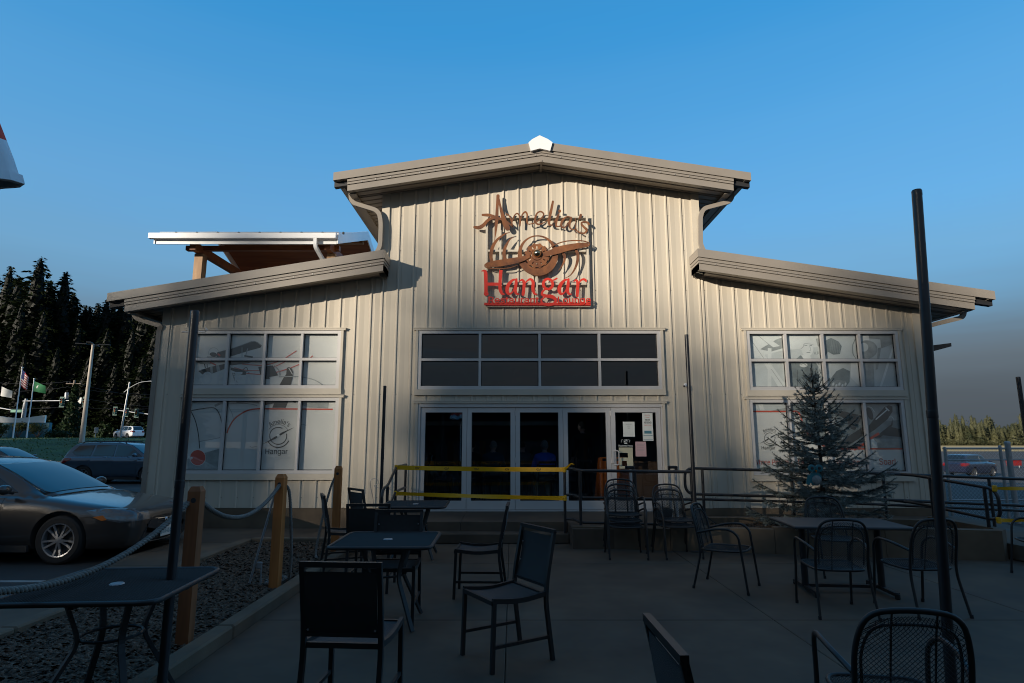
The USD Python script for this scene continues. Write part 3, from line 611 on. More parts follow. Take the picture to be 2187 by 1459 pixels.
p.oval(1236, 830, 26, 60, 'pr_dark', -20); p.line([(1215, 768), (1250, 775), (1278, 815)], 5, 'pr_light'); p.line([(1410, 862), (1440, 862), (1460, 890)], 5, 'pr_light')
p.line([(1238, 1060), (1320, 1012)], 22, 'pr_red'); p.line([(1090, 1160), (1190, 1105)], 24, 'pr_red'); p.poly([(1244, 1070), (1270, 1062), (1300, 1100), (1308, 1145), (1250, 1145)], 'pr_light')
p.line([(140, 810), (500, 811), (570, 813), (598, 850), (625, 930), (680, 1030), (760, 1100), (880, 1145), (1000, 1153), (1560, 1153)], 13, 'pr_red')
logo(p, 318, 1055, .62)
p.text('Where People', 172, 1297, 44, 'pr_red', .80); p.text('Land and', 578, 1297, 44, 'pr_red', .80); p.text('Friendships', 905, 1297, 44, 'pr_red', .80); p.text('Soar!', 1322, 1297, 54, 'pr_red', .85)
p.line([(1430, 1354), (1480, 1354)], 2, 'pr_red'); p.text('Coca-Cola', 1492, 1366, 17, 'pr_red', .6, bold=True)

# the five glazed door leaves
DX = [at_y(x, 980, WALL)[0] for x in (893, 996.5, 1100.5, 1203.5, 1306, 1412)]
df = MB().box(-1.83, WALL - .03, 2.27, 2.93, WALL + .09, 2.335).box(-1.83, WALL - .03, PORCH, -1.785, WALL + .09, 2.268).box(2.90, WALL - .03, PORCH, 2.93, WALL + .09, 2.268)
emit(bld, 'door_frame', df, L['alu'])
emit(bld, 'threshold', MB().box(-1.78, WALL - .04, PORCH, 2.895, WALL + .09, PORCH + .022), L['alu'])
DX[0], DX[-1] = -1.78, 2.895
leaves = []
for k in range(5):
    a, b = DX[k] + .003, DX[k + 1] - .003; z0, z1, st = PORCH + .03, 2.262, .088
    yo = WALL + (0 if k != 4 else -.006)
    f = MB().box(a, yo, z0, a + st, yo + .055, z1).box(b - st, yo, z0, b, yo + .055, z1).box(a + st, yo + .001, z1 - .095, b - st, yo + .054, z1).box(a + st, yo + .001, z0, b - st, yo + .054, z0 + .16)
    d = emit(bld, 'door_leaf', f, L['alu']); leaves.append(d)
    emit(d, 'pane', MB().box(a + st - .005, yo + .024, z0 + .155, b - st + .005, yo + .03, z1 - .09), L['glass'])
    x, q, r, z = a + st, yo + .012, b - st, z0 + .16
    emit(d, 'gasket', MB().box(x, q, z, x + .01, yo + .023, z1 - .095).box(r - .01, q, z, r, yo + .023, z1 - .095).box(x + .01, q, z, r - .01, yo + .023, z + .01).box(x + .01, q, z1 - .105, r - .01, yo + .023, z1 - .095), L['gasket'])
    if k in (1, 3):
        for zh in (.5, 1.2, 2.1): emit(d, 'hinge', MB().tube([(b + .003, yo - .008, zh), (b + .003, yo - .008, zh + .1)], .009, 6), L['alu'])
hx = DX[4] + .045
hd = emit(leaves[4], 'door_handle', MB().tube(rounded([(hx, WALL - .012, 1.16), (hx + .09, WALL - .06, 1.165), (hx + .09, WALL - .06, 1.43), (hx, WALL - .012, 1.435)], .04), .011, 8), L['alu'])
emit(leaves[4], 'lock_plate', MB().cbox((hx - .01, WALL - .012, 1.30), (.055, .02, .22), bev=.006), L['alu'])
# notices on the last leaf
def notice(name, px0, py0, px1, py1, mat, label):
    a, b = at_y(px0, py0, WALL), at_y(px1, py1, WALL)
    t = thing(name, label, 'notice', ((a[0] + b[0]) / 2, WALL + .014, b[2]), group=None)
    w, h = (b[0] - a[0]), a[2] - b[2]
    emit(t, 'sheet', MB().box(-w / 2, -.001, 0, w / 2, .001, h), L[mat]); return t, w, h
def write(t, text, h, x, z, mat, bold=False, sx=1.0, k=0, center=True, name='lettering'):
    v, f = lettering(text, h, 0, 0, 0, .0008, sx, bold); v[:, 0] -= (v[:, 0].max() / 2 if center else 0)
    emit(t, name, MB().add(v + [x, -.0015 - .001 * k, z], f), L[mat])
t, w, h = notice('paper_notice', 1330.5, 901, 1356.5, 933, 'paper', 'white typed notice left of the hiring poster on the door')
for k, s in enumerate(('THE WINDOW IS', 'OUT OF', 'ORDER')): write(t, s, .011, 0, h * (.82 - k * .13), 'print_black')
t, w, h = notice('hiring_poster', 1371.5, 882, 1396, 942, 'paper', 'tall hiring poster with red and black lettering at the door edge')
for s, z, hh, m, b in (('Join Our', .90, .022, 'pr_red', 0), ('Team!', .82, .022, 'pr_red', 0), ('NOW', .72, .034, 'print_black', 1), ('HIRING', .625, .034, 'print_black', 1), ('Apply Inside', .545, .02, 'pr_red', 0)): write(t, s, hh, 0, h * z, m, bool(b), .85)
emit(t, 'printed_band', MB().box(-w * .35, -.0025, h * .26, w * .35, -.0012, h * .36), L['paper_teal'])
for z in (.19, .03): emit(t, 'printed_line', MB().box(-w * .45, -.0022, h * z, w * .45, -.0012, h * (z + .02)), L['paper_teal'])
t, w, h = notice('pink_notice', 1357, 943.5, 1381, 975, 'paper_pink', 'pink sheet of paper below the hiring poster')
for k in range(5): emit(t, 'printed_line', MB().box(-w * .38, -.0022, h * (.82 - k * .11), w * (.36 - .05 * (k % 3)), -.0012, h * (.835 - k * .11)), L['pr_mid'])
a, b = at_y(1322, 956, WALL), at_y(1353, 1001, WALL)
t = thing('opening_hours_sign', 'cream vinyl opening hours lettering with a small emblem beside the door handle', 'sign', ((a[0] + b[0]) / 2, WALL + .014, b[2]))
w, h = b[0] - a[0], a[2] - b[2]
emit(t, 'sheet', MB().poly(sbox(-w / 2, 0, w / 2, h).difference(sbox(-w / 2, h * .52, w * .14, h * .74)).difference(sbox(-w * .3, h * .12, w * .05, h * .36)), 0, .002), L['paper_cream'])
write(t, 'Business Hours', .031, 0, h + .02, 'paper', True, .9, 1)
for pts in ([(-.03, .105), (.03, .15)],): emit(t, 'emblem', MB().poly(unary_union([LineString(pts).buffer(.007), Point(0, .125).buffer(.034).difference(Point(0, .125).buffer(.027)), LineString([(-.075, .10), (-.085, .13), (-.06, .16)]).buffer(.003), LineString([(.075, .10), (.085, .13), (.06, .16)]).buffer(.003), sbox(-.03, .068, .03, .084)]), -.002, .001).mesh().apply_translation([0, 0, h]), L['paper'])

# ---------------------------------------------------------------- roofs, rake trim, gutters, downspouts
BANDS = [(0, .165, 11.10), (.172, .225, 11.125), (.232, .275, 11.14), (.282, .405, 11.16)]
def roof(name, path, z, ends, lower, inner=None):
    """path: x of the line of the roof's front edge; z its heights; ends / lower: x at which the top band / the lower bands stop (None = at the path's own end)."""
    r = emit(bld, name, roof_sheet(path, z), L['roofmetal'])
    for k, (t0, t1, y) in enumerate(BANDS):
        xs_, zs_ = list(path), list(z)
        if k:
            for e in (0, -1):
                if lower[e] is not None:
                    i, j = (0, 1) if e == 0 else (-1, -2)
                    zs_[i] = float(np.interp(lower[e], *(zip(*sorted([(xs_[i], zs_[i]), (xs_[j], zs_[j])]))))); xs_[i] = lower[e]
        g = Polygon(list(zip(xs_, [v - t0 for v in zs_])) + list(zip(xs_, [v - t1 for v in zs_]))[::-1])
        emit(r, 'rake_trim', MB().poly(g, 11.27, 11.27 - y), L['taupe'])
    g = Polygon(list(zip(path, [v - .02 for v in z])) + list(zip(path, [v - .27 for v in z]))[::-1])
    emit(r, 'rake_core', MB().poly(g, 11.30, .11), L['gasket'])
    return r
def roof_sheet(path, z):
    b = MB()
    for (x0, x1), (z0, z1) in zip(zip(path[:-1], path[1:]), zip(z[:-1], z[1:])):
        n = max(2, int(abs(x1 - x0) / .6))
        b.add([(x0, 11.12, z0), (x1, 11.12, z1), (x1, 26.3, z1), (x0, 26.3, z0), (x0, 11.12, z0 - .03), (x1, 11.12, z1 - .03), (x1, 26.3, z1 - .03), (x0, 26.3, z0 - .03)],
              [(0, 1, 2, 3), (4, 7, 6, 5), (0, 4, 5, 1), (2, 6, 7, 3), (0, 3, 7, 4), (1, 5, 6, 2)])
        m = (x1 - x0) / n
        for k in range(int(15 / .61)):                          # standing ribs
            y = 11.5 + k * .61; b.tube([(x0, y, z0 + .01), (x1, y, z1 + .01)], .02, 4)
    return b
def soffit_panels(r, x0, x1, z0, z1, y0, y1):
    """Ribbed soffit between x0 and x1, its ribs running with the slope."""
    b = MB(); y = y0
    while y < y1 - .01:
        ye = min(y + .2, y1)
        b.add([(x0, y, z0), (x1, y, z1), (x1, ye - .05, z1), (x0, ye - .05, z0), (x0, ye - .04, z0 + .022), (x1, ye - .04, z1 + .022), (x1, ye - .008, z1 + .022), (x0, ye - .008, z0 + .022), (x0, ye, z0), (x1, ye, z1)],
              [(0, 1, 2, 3), (3, 2, 5, 4), (4, 5, 6, 7), (7, 6, 9, 8)]); y = ye
    emit(r, 'soffit', b, L['soffit'])
mz = lambda x: 7.53 - .16 * abs(x - MCX)
r0 = roof('roof', [-3.54, MCX, 4.735], [mz(-3.54), 7.53, mz(4.735)], None, (-3.27, 4.40))
soffit_panels(r0, -3.25, MCX, 7.157 - .157 * (MCX + 3.25), 7.157, 11.2, WALL - .03); soffit_panels(r0, MCX, 4.38, 7.157, 7.157 - .157 * (4.38 - MCX), 11.2, WALL - .03)
soffit_panels(r0, -3.25, IL, 7.157 - .157 * (MCX + 3.25), 6.65, WALL - .03, 26); soffit_panels(r0, IR, 4.38, 6.65, 7.157 - .157 * (4.38 - MCX), WALL - .03, 26)
emit(r0, 'ridge_joint', MB().box(MCX - .02, 11.15, 7.12, MCX + .02, 11.62, 7.16), L['soffit'])
r1 = roof('roof', [-7.75, -2.50], [4.41, 5.276], None, (-7.43, None))
soffit_panels(r1, -7.42, IL, 4.89 - .155 * (7.42 + IL), 4.89, 11.2, WALL - .03); soffit_panels(r1, -7.42, XL, 4.89 - .155 * (7.42 + IL), 4.222, WALL - .03, 26)
r2 = roof('roof', [3.63, 9.25], [5.30, 4.45], None, (None, 8.88))
soffit_panels(r2, IR, 8.87, 4.89, 4.89 - .158 * (8.87 - IR), 11.2, WALL - .03); soffit_panels(r2, XR, 8.87, 4.205, 4.89 - .158 * (8.87 - IR), WALL - .03, 26)
for r, x, z, s in ((r1, -2.50, 5.276, 1), (r2, 3.63, 5.30, -1)):     # the stepped trim returns along the short inner end to the wall
    for k, (t0, t1, y) in enumerate(BANDS):
        e = .03 - (y - 11.10) * .5
        emit(r, 'return_trim', MB().box(min(x, x + s * e), y + .001, z - t1, max(x, x + s * e), WALL - .04, z - t0), L['taupe'])
for r, xg, zg, s, xf in ((r0, -3.54, mz(-3.54), -1, -3.27), (r0, 4.735, mz(4.735), 1, 4.40), (r1, -7.75, 4.41, -1, -7.43), (r2, 9.25, 4.45, 1, 8.88)):
    x0, x1 = (xg + .004, xg + .15) if s < 0 else (xg - .15, xg - .004)
    prof_g = [(0, -.012), (0, -.05), (.012, -.06), (.012, -.10), (.035, -.165), (.13, -.165), (.13, -.16), (.04, -.158), (.018, -.10), (.006, -.06), (.006, -.012)]
    pts = [((xg if s < 0 else xg) - s * a, zg + b) for a, b in prof_g]
    v, f = [], []
    for y in (11.105, 26.2): v += [(a, y, b) for a, b in pts]
    n = len(pts); f = [(i, (i + 1) % n, n + (i + 1) % n, n + i) for i in range(n)]
    emit(r, 'gutter', MB().add(v, f), L['taupe'])
    zt = zg - .10 + abs(xg - xf) * .16
    emit(r, 'eave_board', MB().box(xf - .012, 11.28, zt - .30, xf + .012, 26.1, zt + .04), L['taupe'])
    emit(r, 'eave_angle', MB().box(min(xf, xf - s * .14), 11.29, zt - .315, max(xf, xf - s * .14), 26.0, zt - .295), L['soffit'])
def downspout(r, pts, Y):
    q = [at_y(a, b, Y) for a, b in pts]
    emit(r, 'downspout', MB().tube(rounded(q, .14, 6), 1, rect=(.085, .06), up=(0, 1, 0)), L['taupe'])
def elbows(pts, Y): return pts
for r, pts, Y in ((r0, [(749, 412), (751, 433), (809, 451), (814, 475), (812, 527), (803, 543)], 11.58), (r0, [(1563, 405), (1563, 430), (1502, 446), (1495.5, 462), (1496, 522), (1502, 535)], 11.58)): downspout(r, pts, Y)
for r, pts, x in ((r1, [(284, 662), (290, 680), (345, 697)], XL - .07), (r2, [(2059, 662), (2056, 678), (1998, 692)], XR + .07)):
    q = [at_y(a, b, 11.64) for a, b in pts]; z = q[-1][2] - .07
    emit(r, 'downspout', MB().tube(rounded(q + [np.array([x, 11.66, z]), np.array([x, 11.66, .06]), np.array([x, 11.52, .0])], .13, 6), 1, rect=(.085, .06), up=(0, 1, 0)), L['taupe'])
for x, zs_ in ((XL - .07, (3.2, 1.0)), (XR + .07, (3.2, 1.0))):
    for z in zs_: emit(bld, 'strap', MB().box(x - .055, 11.64, z, x + .055, 11.70, z + .03), L['taupe'])
rc = emit(bld, 'ridge_cap', MB().poly(Polygon([tuple(at_y(a, b, 11.06)[[0, 2]]) for a, b in ((1129, 304), (1137, 297), (1152.5, 289), (1170, 297), (1180, 304), (1175, 322), (1153, 317), (1134, 322))]), 11.40, .34), L['white'])
for k, (r, pts) in enumerate(((r0, [(-3.1, mz(-3.1)), (MCX, 7.53)]), (r0, [(MCX, 7.53), (4.2, mz(4.2))]), (r1, [(-7.3, 4.484), (-2.6, 5.26)]), (r2, [(3.8, 5.274), (8.8, 4.518)]))):
    b = MB()
    for t in np.linspace(.03, .97, 13):
        x, z = (1 - t) * pts[0][0] + t * pts[1][0], (1 - t) * pts[0][1] + t * pts[1][1]
        b.lathe([(0, 0), (.011, .001), (.009, .006), (0, .008)], (x, 11.139, z - .255), 6, 'y', np.diag([1, -1, 1.]))
    emit(r, 'trim_screws', b, L['galv'])

# the room behind the glass
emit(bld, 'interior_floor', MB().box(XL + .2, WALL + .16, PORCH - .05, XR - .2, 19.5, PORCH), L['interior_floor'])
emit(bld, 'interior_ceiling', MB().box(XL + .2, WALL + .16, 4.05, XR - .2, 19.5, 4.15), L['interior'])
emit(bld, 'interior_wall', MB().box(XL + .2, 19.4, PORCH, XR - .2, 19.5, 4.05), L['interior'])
for k in range(34):
    x = -2.9 + k * .17
    emit(bld, 'wall_board', MB().box(x, 16.0, PORCH, x + .164, 16.04 + .006 * (k % 3), 1.62), L[('interior', 'shirt_grey', 'cedar_old', 'interior', 'pr_dark')[k % 5]])
emit(bld, 'counter_shelf', MB().box(-2.6, 15.7, 2.02, 1.4, 16.0, 2.12), L['shelf'])
emit(bld, 'kick_plate', MB().box(at_y(1356, 1000, WALL + .36)[0], WALL + .35, PORCH, DX[5] + .05, WALL + .37, 1.22), L['cedar_old'])

# ---------------------------------------------------------------- the sign on the gable: rusted script, propeller emblem, red words on a tube frame
sign = thing('restaurant_sign', 'cut steel sign with rusty script, propeller emblem and red lettering on the gable', 'sign')
SY = WALL - .115
O7 = at_y(960, 380, SY)[[0, 2]]; E7 = at_y(1340, 700, SY)[[0, 2]]; KX, KZ = (E7[0] - O7[0]) / 1733, (E7[1] - O7[1]) / 1459
def cut(name, g, mat, y=SY, d=.012, parent=None):
    g = affinity.affine_transform(unary_union(g) if isinstance(g, list) else g, [KX, 0, 0, KZ, O7[0], O7[1]]).simplify(.0006)
    return emit(parent or sign, name, MB().poly(g, y, d), L[mat])
def bar(x0, y0, x1, y1, name='frame_bar', y=SY + .038):
    a, b = O7 + np.array([KX, KZ]) * (x0, y0), O7 + np.array([KX, KZ]) * (x1, y1)
    v = abs(b[1] - a[1]) > abs(b[0] - a[0]); w = .022
    x = (a[0] - w, a[0] + w) if v else (a[0], b[0]); z = (b[1], a[1]) if v else (a[1] - w, a[1] + w)
    emit(sign, name, MB().cbox(((x[0] + x[1]) / 2, y, (z[0] + z[1]) / 2), (x[1] - x[0], .045, z[1] - z[0]), bev=.004), L['beige'])
bar(378, 395, 378, 1240); bar(1370, 375, 1370, 1240); bar(512, 520, 512, 1228); bar(868, 960, 868, 1228)
for y_, a in ((388, 470), (722, 392), (1042, 526), (1250, 370)): bar(a, y_, 1352 if y_ < 1240 else 1386, y_, y=SY + .040)
for x, z in ((378, 420), (378, 1200), (1370, 420), (1370, 1200), (868, 1200)):
    q = O7 + np.array([KX, KZ]) * (x, z); emit(sign, 'stand_off', MB().box(q[0] - .015, SY + .062, q[1] - .015, q[0] + .015, WALL - .003, q[1] + .015), L['beige'])
cut('letter_a', [brush([(487, 185, 34), (480, 300, 28), (474, 420, 34), (466, 520, 24), (458, 600, 8), (452, 640, 3)]), brush([(492, 190, 14), (512, 300, 24), (545, 420, 44), (568, 480, 52), (582, 505, 50)]),
      brush([(255, 495, 22), (300, 500, 34), (345, 475, 34), (385, 430, 28), (440, 405, 26), (520, 415, 24), (590, 455, 20), (636, 492, 8)]), brush([(335, 374, 20), (390, 376, 30), (440, 384, 20), (480, 396, 10)])], 'rust')
cut('letter_m', [brush([(566, 362, 8), (600, 385, 12), (622, 440, 14), (630, 492, 10)]), brush([(622, 470, 8), (640, 400, 12), (668, 362, 12), (694, 372, 14), (706, 420, 18), (704, 480, 16)]), brush([(706, 440, 8), (728, 372, 14), (758, 344, 16), (776, 370, 16), (772, 420, 14), (778, 458, 10), (800, 468, 8)])], 'rust')
cut('letter_e', [brush([(800, 466, 8), (850, 452, 10), (910, 412, 12), (940, 370, 14), (916, 342, 14), (880, 352, 14), (856, 400, 20), (858, 448, 18), (890, 468, 14), (930, 456, 10), (965, 436, 8)])], 'rust')
cut('letter_l', [brush([(962, 438, 8), (995, 400, 12), (1022, 300, 20), (1032, 242, 22), (1014, 330, 26), (992, 430, 28), (996, 470, 18), (1030, 476, 8)])], 'rust')
cut('letter_i', [brush([(1040, 450, 8), (1076, 390, 16), (1088, 372, 18), (1066, 440, 20), (1062, 484, 16), (1092, 488, 8)]), Point(1098, 336).buffer(15), brush([(1098, 336, 8), (1090, 380, 6)])], 'rust')
cut('letter_a', [brush([(1210, 398, 12), (1168, 392, 12), (1124, 430, 22), (1112, 478, 20), (1140, 500, 14), (1180, 460, 10), (1212, 400, 14), (1198, 450, 20), (1196, 496, 16), (1226, 520, 10), (1270, 512, 6)])], 'rust')
cut('apostrophe', [brush([(1306, 376, 26), (1300, 396, 22), (1286, 414, 8)])], 'rust')
cut('letter_s', [brush([(1384, 466, 22), (1368, 446, 16), (1330, 444, 16), (1312, 464, 18), (1338, 496, 20), (1362, 524, 22), (1342, 552, 16), (1300, 552, 12), (1262, 526, 10), (1250, 500, 6)])], 'rust')
cut('letter_stay', [brush([(1256, 405, 5), (1256, 600, 5)])], 'rust')
disc = lambda x, y, r: Point(x, y).buffer(r, 32)
ring = disc(878, 772, 197).difference(disc(874, 739, 152))
em = emit(sign, 'emblem', None or MB().poly(affinity.affine_transform(ring.difference(disc(870, 776, 122)), [KX, 0, 0, KZ, O7[0], O7[1]]), SY, .012), L['rust'])
slots = [affinity.rotate(sbox(870 - 5, 776 - 92, 870 + 5, 776 - 70), a, (870, 776)) for a in range(0, 360, 30)]
gear = disc(870, 776, 112).difference(unary_union([*slots, disc(870, 766, 58).difference(disc(870, 766, 52))]))
cut('gear_disc', gear, 'rust', SY - .014, .012, em)
teeth = [affinity.rotate(sbox(870 - 14, 776 - 122, 870 + 14, 776 - 108), a, (870, 776)) for a in range(15, 360, 30)]
cut('gear_teeth', teeth, 'rust', SY - .013, .010, em)
cut('propeller_blade', [Polygon([tuple(q[:2]) for q in curve([(930, 748), (1000, 722), (1100, 684), (1210, 664), (1320, 652), (1374, 664), (1362, 690), (1290, 706), (1180, 730), (1070, 762), (960, 786), (930, 770)], 5)]).buffer(0),
     brush([(958, 726, 3), (1040, 676, 8), (1120, 646, 10), (1210, 632, 10), (1310, 634, 10), (1376, 652, 10), (1384, 672, 10), (1362, 692, 8)])], 'rust', SY - .03, .012, em)
cut('propeller_blade', [Polygon([tuple(q[:2]) for q in curve([(800, 768), (720, 786), (600, 806), (470, 824), (390, 846), (366, 872), (400, 890), (500, 884), (620, 864), (720, 838), (800, 798)], 5)]).buffer(0),
     brush([(388, 846, 8), (362, 868, 10), (372, 890, 10), (430, 902, 9), (520, 904, 9), (600, 896, 8), (680, 872, 4)])], 'rust', SY - .03, .012, em)
q = O7 + np.array([KX, KZ]) * (872, 756)
emit(em, 'hub_dome', MB().lathe([(.085, 0), (.08, .03), (.055, .06), (.02, .075), (0, .078)], (q[0], SY - .03, q[1]), 20, 'y', np.diag([1, -1, 1.])), L['brass'], smooth=True)
for pts in ([(605, 546, 4), (550, 566, 12), (480, 620, 24), (436, 690, 32), (420, 770, 34), (428, 834, 32)], [(648, 588, 3), (604, 618, 12), (566, 680, 26), (548, 740, 32), (552, 790, 32), (566, 812, 28)],
            [(1118, 742, 26), (1140, 776, 28), (1136, 826, 22), (1112, 876, 12), (1078, 918, 3)], [(1254, 720, 24), (1270, 770, 30), (1262, 840, 26), (1234, 910, 18), (1190, 966, 9), (1130, 996, 2)]):
    cut('motion_arc', [brush(pts)], 'rust', SY - .001, .012, em)
cut('letter_h', [brush([(330, 924, 8), (352, 920, 18), (368, 940, 34), (372, 1020, 34), (374, 1146, 34)]), sbox(378, 1034, 505, 1064), brush([(516, 922, 32), (512, 1000, 32), (510, 1090, 34), (528, 1136, 26), (552, 1146, 10)]), sbox(354, 1130, 398, 1152), sbox(500, 916, 534, 930)], 'sign_red')
def la(dx): return [brush([(668 + dx, 1004, 14), (630 + dx, 1012, 22), (590 + dx, 1056, 34), (578 + dx, 1110, 34), (596 + dx, 1142, 24), (632 + dx, 1122, 12), (658 + dx, 1060, 10)]), brush([(670 + dx, 1002, 20), (664 + dx, 1050, 30), (658 + dx, 1110, 30), (672 + dx, 1142, 20), (694 + dx, 1144, 8)])]
cut('letter_a', la(0), 'sign_red')
cut('letter_n', [brush([(696, 1022, 8), (722, 1008, 18), (742, 1030, 28), (740, 1090, 30), (734, 1146, 30)]), brush([(742, 1060, 10), (770, 1020, 14), (806, 1002, 22), (830, 1030, 30), (828, 1090, 32), (842, 1138, 22), (868, 1146, 8)])], 'sign_red')
cut('letter_g', [brush([(*(975 + 46 * np.array([math.cos(a), 0])[:1]), 1048 + 48 * math.sin(a), 22 + 6 * abs(math.cos(a))) for a in np.linspace(-.8, 2 * math.pi - .8, 14)]), brush([(1006, 1014, 10), (1034, 1008, 14), (1062, 994, 16)]),
      brush([(956, 1090, 14), (922, 1120, 20), (920, 1148, 26), (960, 1162, 30), (1010, 1168, 34), (1046, 1194, 30), (1036, 1230, 26), (980, 1246, 24), (926, 1236, 22), (908, 1206, 18), (930, 1180, 12), (965, 1166, 8)])], 'sign_red')
cut('letter_a', la(506), 'sign_red')
cut('letter_r', [brush([(1226, 1024, 8), (1248, 1010, 18), (1264, 1036, 28), (1262, 1090, 30), (1258, 1160, 28)]), brush([(1264, 1060, 10), (1290, 1018, 16), (1318, 1002, 20), (1340, 1010, 22), (1346, 1022, 14)])], 'sign_red')
cut('base_bar', sbox(357, 1226, 1386, 1250), 'sign_red', SY - .001)
for word, x0, x1 in (('Restaurant', 390, 884), ('Lounge', 1060, 1388)):
    m = meshkit.text_mesh(word, .06 * 2.05, .012, True); v = np.array(m.vertices); v[:, 0] *= (x1 - x0) * KX / v[:, 0].max()
    emit(sign, 'small_word', MB().add(np.stack([O7[0] + x0 * KX + v[:, 0], SY - .014 - v[:, 2], O7[1] + 1228 * KZ + v[:, 1]], 1), np.array(m.faces)), L['sign_red'])

# ---------------------------------------------------------------- the timber pavilion rising behind the left roof
pav = thing('pavilion', 'timber pavilion with white gutter and plank ceiling rising behind the left roof', 'pavilion')
px0, px1, pye, pyr, pze, pzr = -8.75, -4.3, 14.0, 16.9, 6.62, 7.72
sl = (pzr - pze) / (pyr - pye)
for sgn, y1 in ((1, pyr), (-1, 2 * pyr - pye)):
    ya, yb = (pye, pyr) if sgn > 0 else (pyr, 2 * pyr - pye); za, zb = (pze, pzr) if sgn > 0 else (pzr, pze)
    b = MB().add([(px0, ya, za), (px1, ya, za), (px1, yb, zb), (px0, yb, zb), (px0, ya, za - .04), (px1, ya, za - .04), (px1, yb, zb - .04), (px0, yb, zb - .04)], [(0, 1, 2, 3), (4, 7, 6, 5), (0, 4, 5, 1), (2, 6, 7, 3), (0, 3, 7, 4), (1, 5, 6, 2)])
    rf = emit(pav, 'roof', b, L['galv'])
    for k in range(12):
        t0, t1 = k / 12, (k + .97) / 12
        emit(pav, 'ceiling_plank', MB().add([(px0 + .02, ya + (yb - ya) * t, za + (zb - za) * t - .05 - d) for t in (t0, t1) for d in (0, .025)] + [(px1 - .02, ya + (yb - ya) * t, za + (zb - za) * t - .05 - d) for t in (t0, t1) for d in (0, .025)], [(0, 1, 3, 2), (4, 6, 7, 5), (1, 5, 7, 3), (0, 4, 5, 1), (2, 3, 7, 6)]), L['planks'])
for k in range(9):
    x = px0 + .4 + k * .52; emit(pav, 'snow_guard', MB().cbox((x, pye + .16, pze + .09), (.05, .05, .06), bev=.01), L['plastic'])
emit(pav, 'snow_rail', MB().tube([(px0, pye + .16, pze + .115), (px1, pye + .16, pze + .115)], .008, 6), L['galv'])
emit(pav, 'gutter', MB().tube([(px0 - .12, pye - .05, pze - .06), (px1, pye - .05, pze - .06)], 1, rect=(.11, .13)), L['white'])
emit(pav, 'fascia', MB().box(px0, pye + .02, pze - .24, px1 - .01, pye + .05, pze - .05), L['white'])
for s, ya, za, yb, zb in ((1, pye, pze, pyr, pzr), (-1, pyr, pzr, 2 * pyr - pye, pze)):
    for x in (px0 - .035, px1 + .005):
        emit(pav, 'barge_board', MB().add([(x + d, y, z + e) for d in (0, .03) for y, z in ((ya, za), (yb, zb)) for e in (.03, -.24)], [(0, 1, 3, 2), (4, 6, 7, 5), (0, 2, 6, 4), (1, 5, 7, 3), (0, 4, 5, 1), (2, 3, 7, 6)]), L['white'])
for x in (px0 + .82, px1 - .28):
    for y in (pye + .62, 2 * pyr - pye - .62):
        emit(pav, 'post', MB().cbox((x, y, 3.2 + 1.55), (.22, .22, 3.1), bev=.008), L['timber'])
    emit(pav, 'tie_beam', MB().box(x - .07, pye + .2, 6.30, x + .07, 2 * pyr - pye - .2, 6.50), L['planks'])
for y in (pye + .62, 2 * pyr - pye - .62):
    emit(pav, 'eave_beam', MB().box(px0 + .45, y - .07, 6.40, px1 - .1, y + .07, 6.52), L['planks'])
emit(pav, 'ridge_beam', MB().box(px0 + .1, pyr - .09, pzr - .36, px1 - .1, pyr + .09, pzr - .09), L['timber'])
emit(pav, 'light_strip', MB().box(px0 + 1.6, pyr - 1.2, 7.08, px0 + 3.6, pyr - 1.12, 7.12), L['galv'])
emit(pav, 'downspout', MB().tube(rounded([(px1 - .5, pye - .05, pze - .12), (px1 - .5, pye - .05, pze - .32), (px1 - .33, pye + .42, 5.9), (px1 - .33, pye + .46, 4.6)], .08), 1, rect=(.10, .08), up=(1, 0, 0)), L['white'])

# ================================================================ rails, tape, posts and ropes
def rail(name, label, tops, posts, drops=(0, .42), r=.024, base=0.0, loop=None, grp=None):
    """A pipe railing: tops = line of its top bar; posts = (x, y, z of foot, z of top); drops = how far below the top each bar runs."""
    t = thing(name, label, 'railing', group=grp); tp = np.array(tops, float)
    if loop is not None:                                         # top and middle bar joined by a bend at one end
        a, b = (tp[::-1], tp) if loop == 1 else (tp, tp[::-1])
        path = np.vstack([tp if loop == 1 else tp[::-1], (tp[::-1] if loop == 1 else tp) - [0, 0, drops[1]]])
        emit(t, 'top_bar', MB().tube(rounded(path, .16, 6), r, 10), L['railmetal'], smooth=40)
        rest = drops[2:]
    else:
        emit(t, 'top_bar', MB().tube(rounded(tp, .12, 5), r, 10), L['railmetal'], smooth=40); rest = drops[1:]
    for d in rest: emit(t, 'middle_bar', MB().tube(rounded(tp - [0, 0, d], .1, 5), r * .9, 10), L['railmetal'], smooth=40)
    for x, y, z0, z1 in posts:
        emit(t, 'post', MB().tube([(x, y, z0), (x, y, z1)], r, 10).lathe([(0, z0 + .008), (.05, z0 + .008), (.05, z0)], (x, y, 0), 12), L['railmetal'], smooth=40)
    return t
rail('stair_rail', 'black pipe handrail down the steps left of the glass doors', [(-2.02, 11.6, 1.17), (-2.02, 10.62, 1.17), (-2.02, 9.92, .90), (-2.02, 9.62, .88), (-2.02, 9.52, .80), (-2.02, 9.52, .46)],
     [(-2.02, 10.62, PORCH, 1.16), (-2.02, 11.56, PORCH, 1.16), (-2.02, 9.93, 0, .89)], (0, .42))
rail('guard_rail', 'black pipe guard rail on the low wall in front of the door with notices', [(.86, 9.97, 1.17), (1.0, 9.97, 1.17), (1.07, 9.72, 1.15), (2.80, 9.52, 1.14)],
     [(.86, 9.97, 0, 1.16), (1.08, 9.69, PORCH, 1.14), (1.94, 9.62, PORCH, 1.14), (2.80, 9.52, PORCH, 1.13)], (0, .42, .80))
rp = lambda px, y: at_y(px, 1010, y)[0]
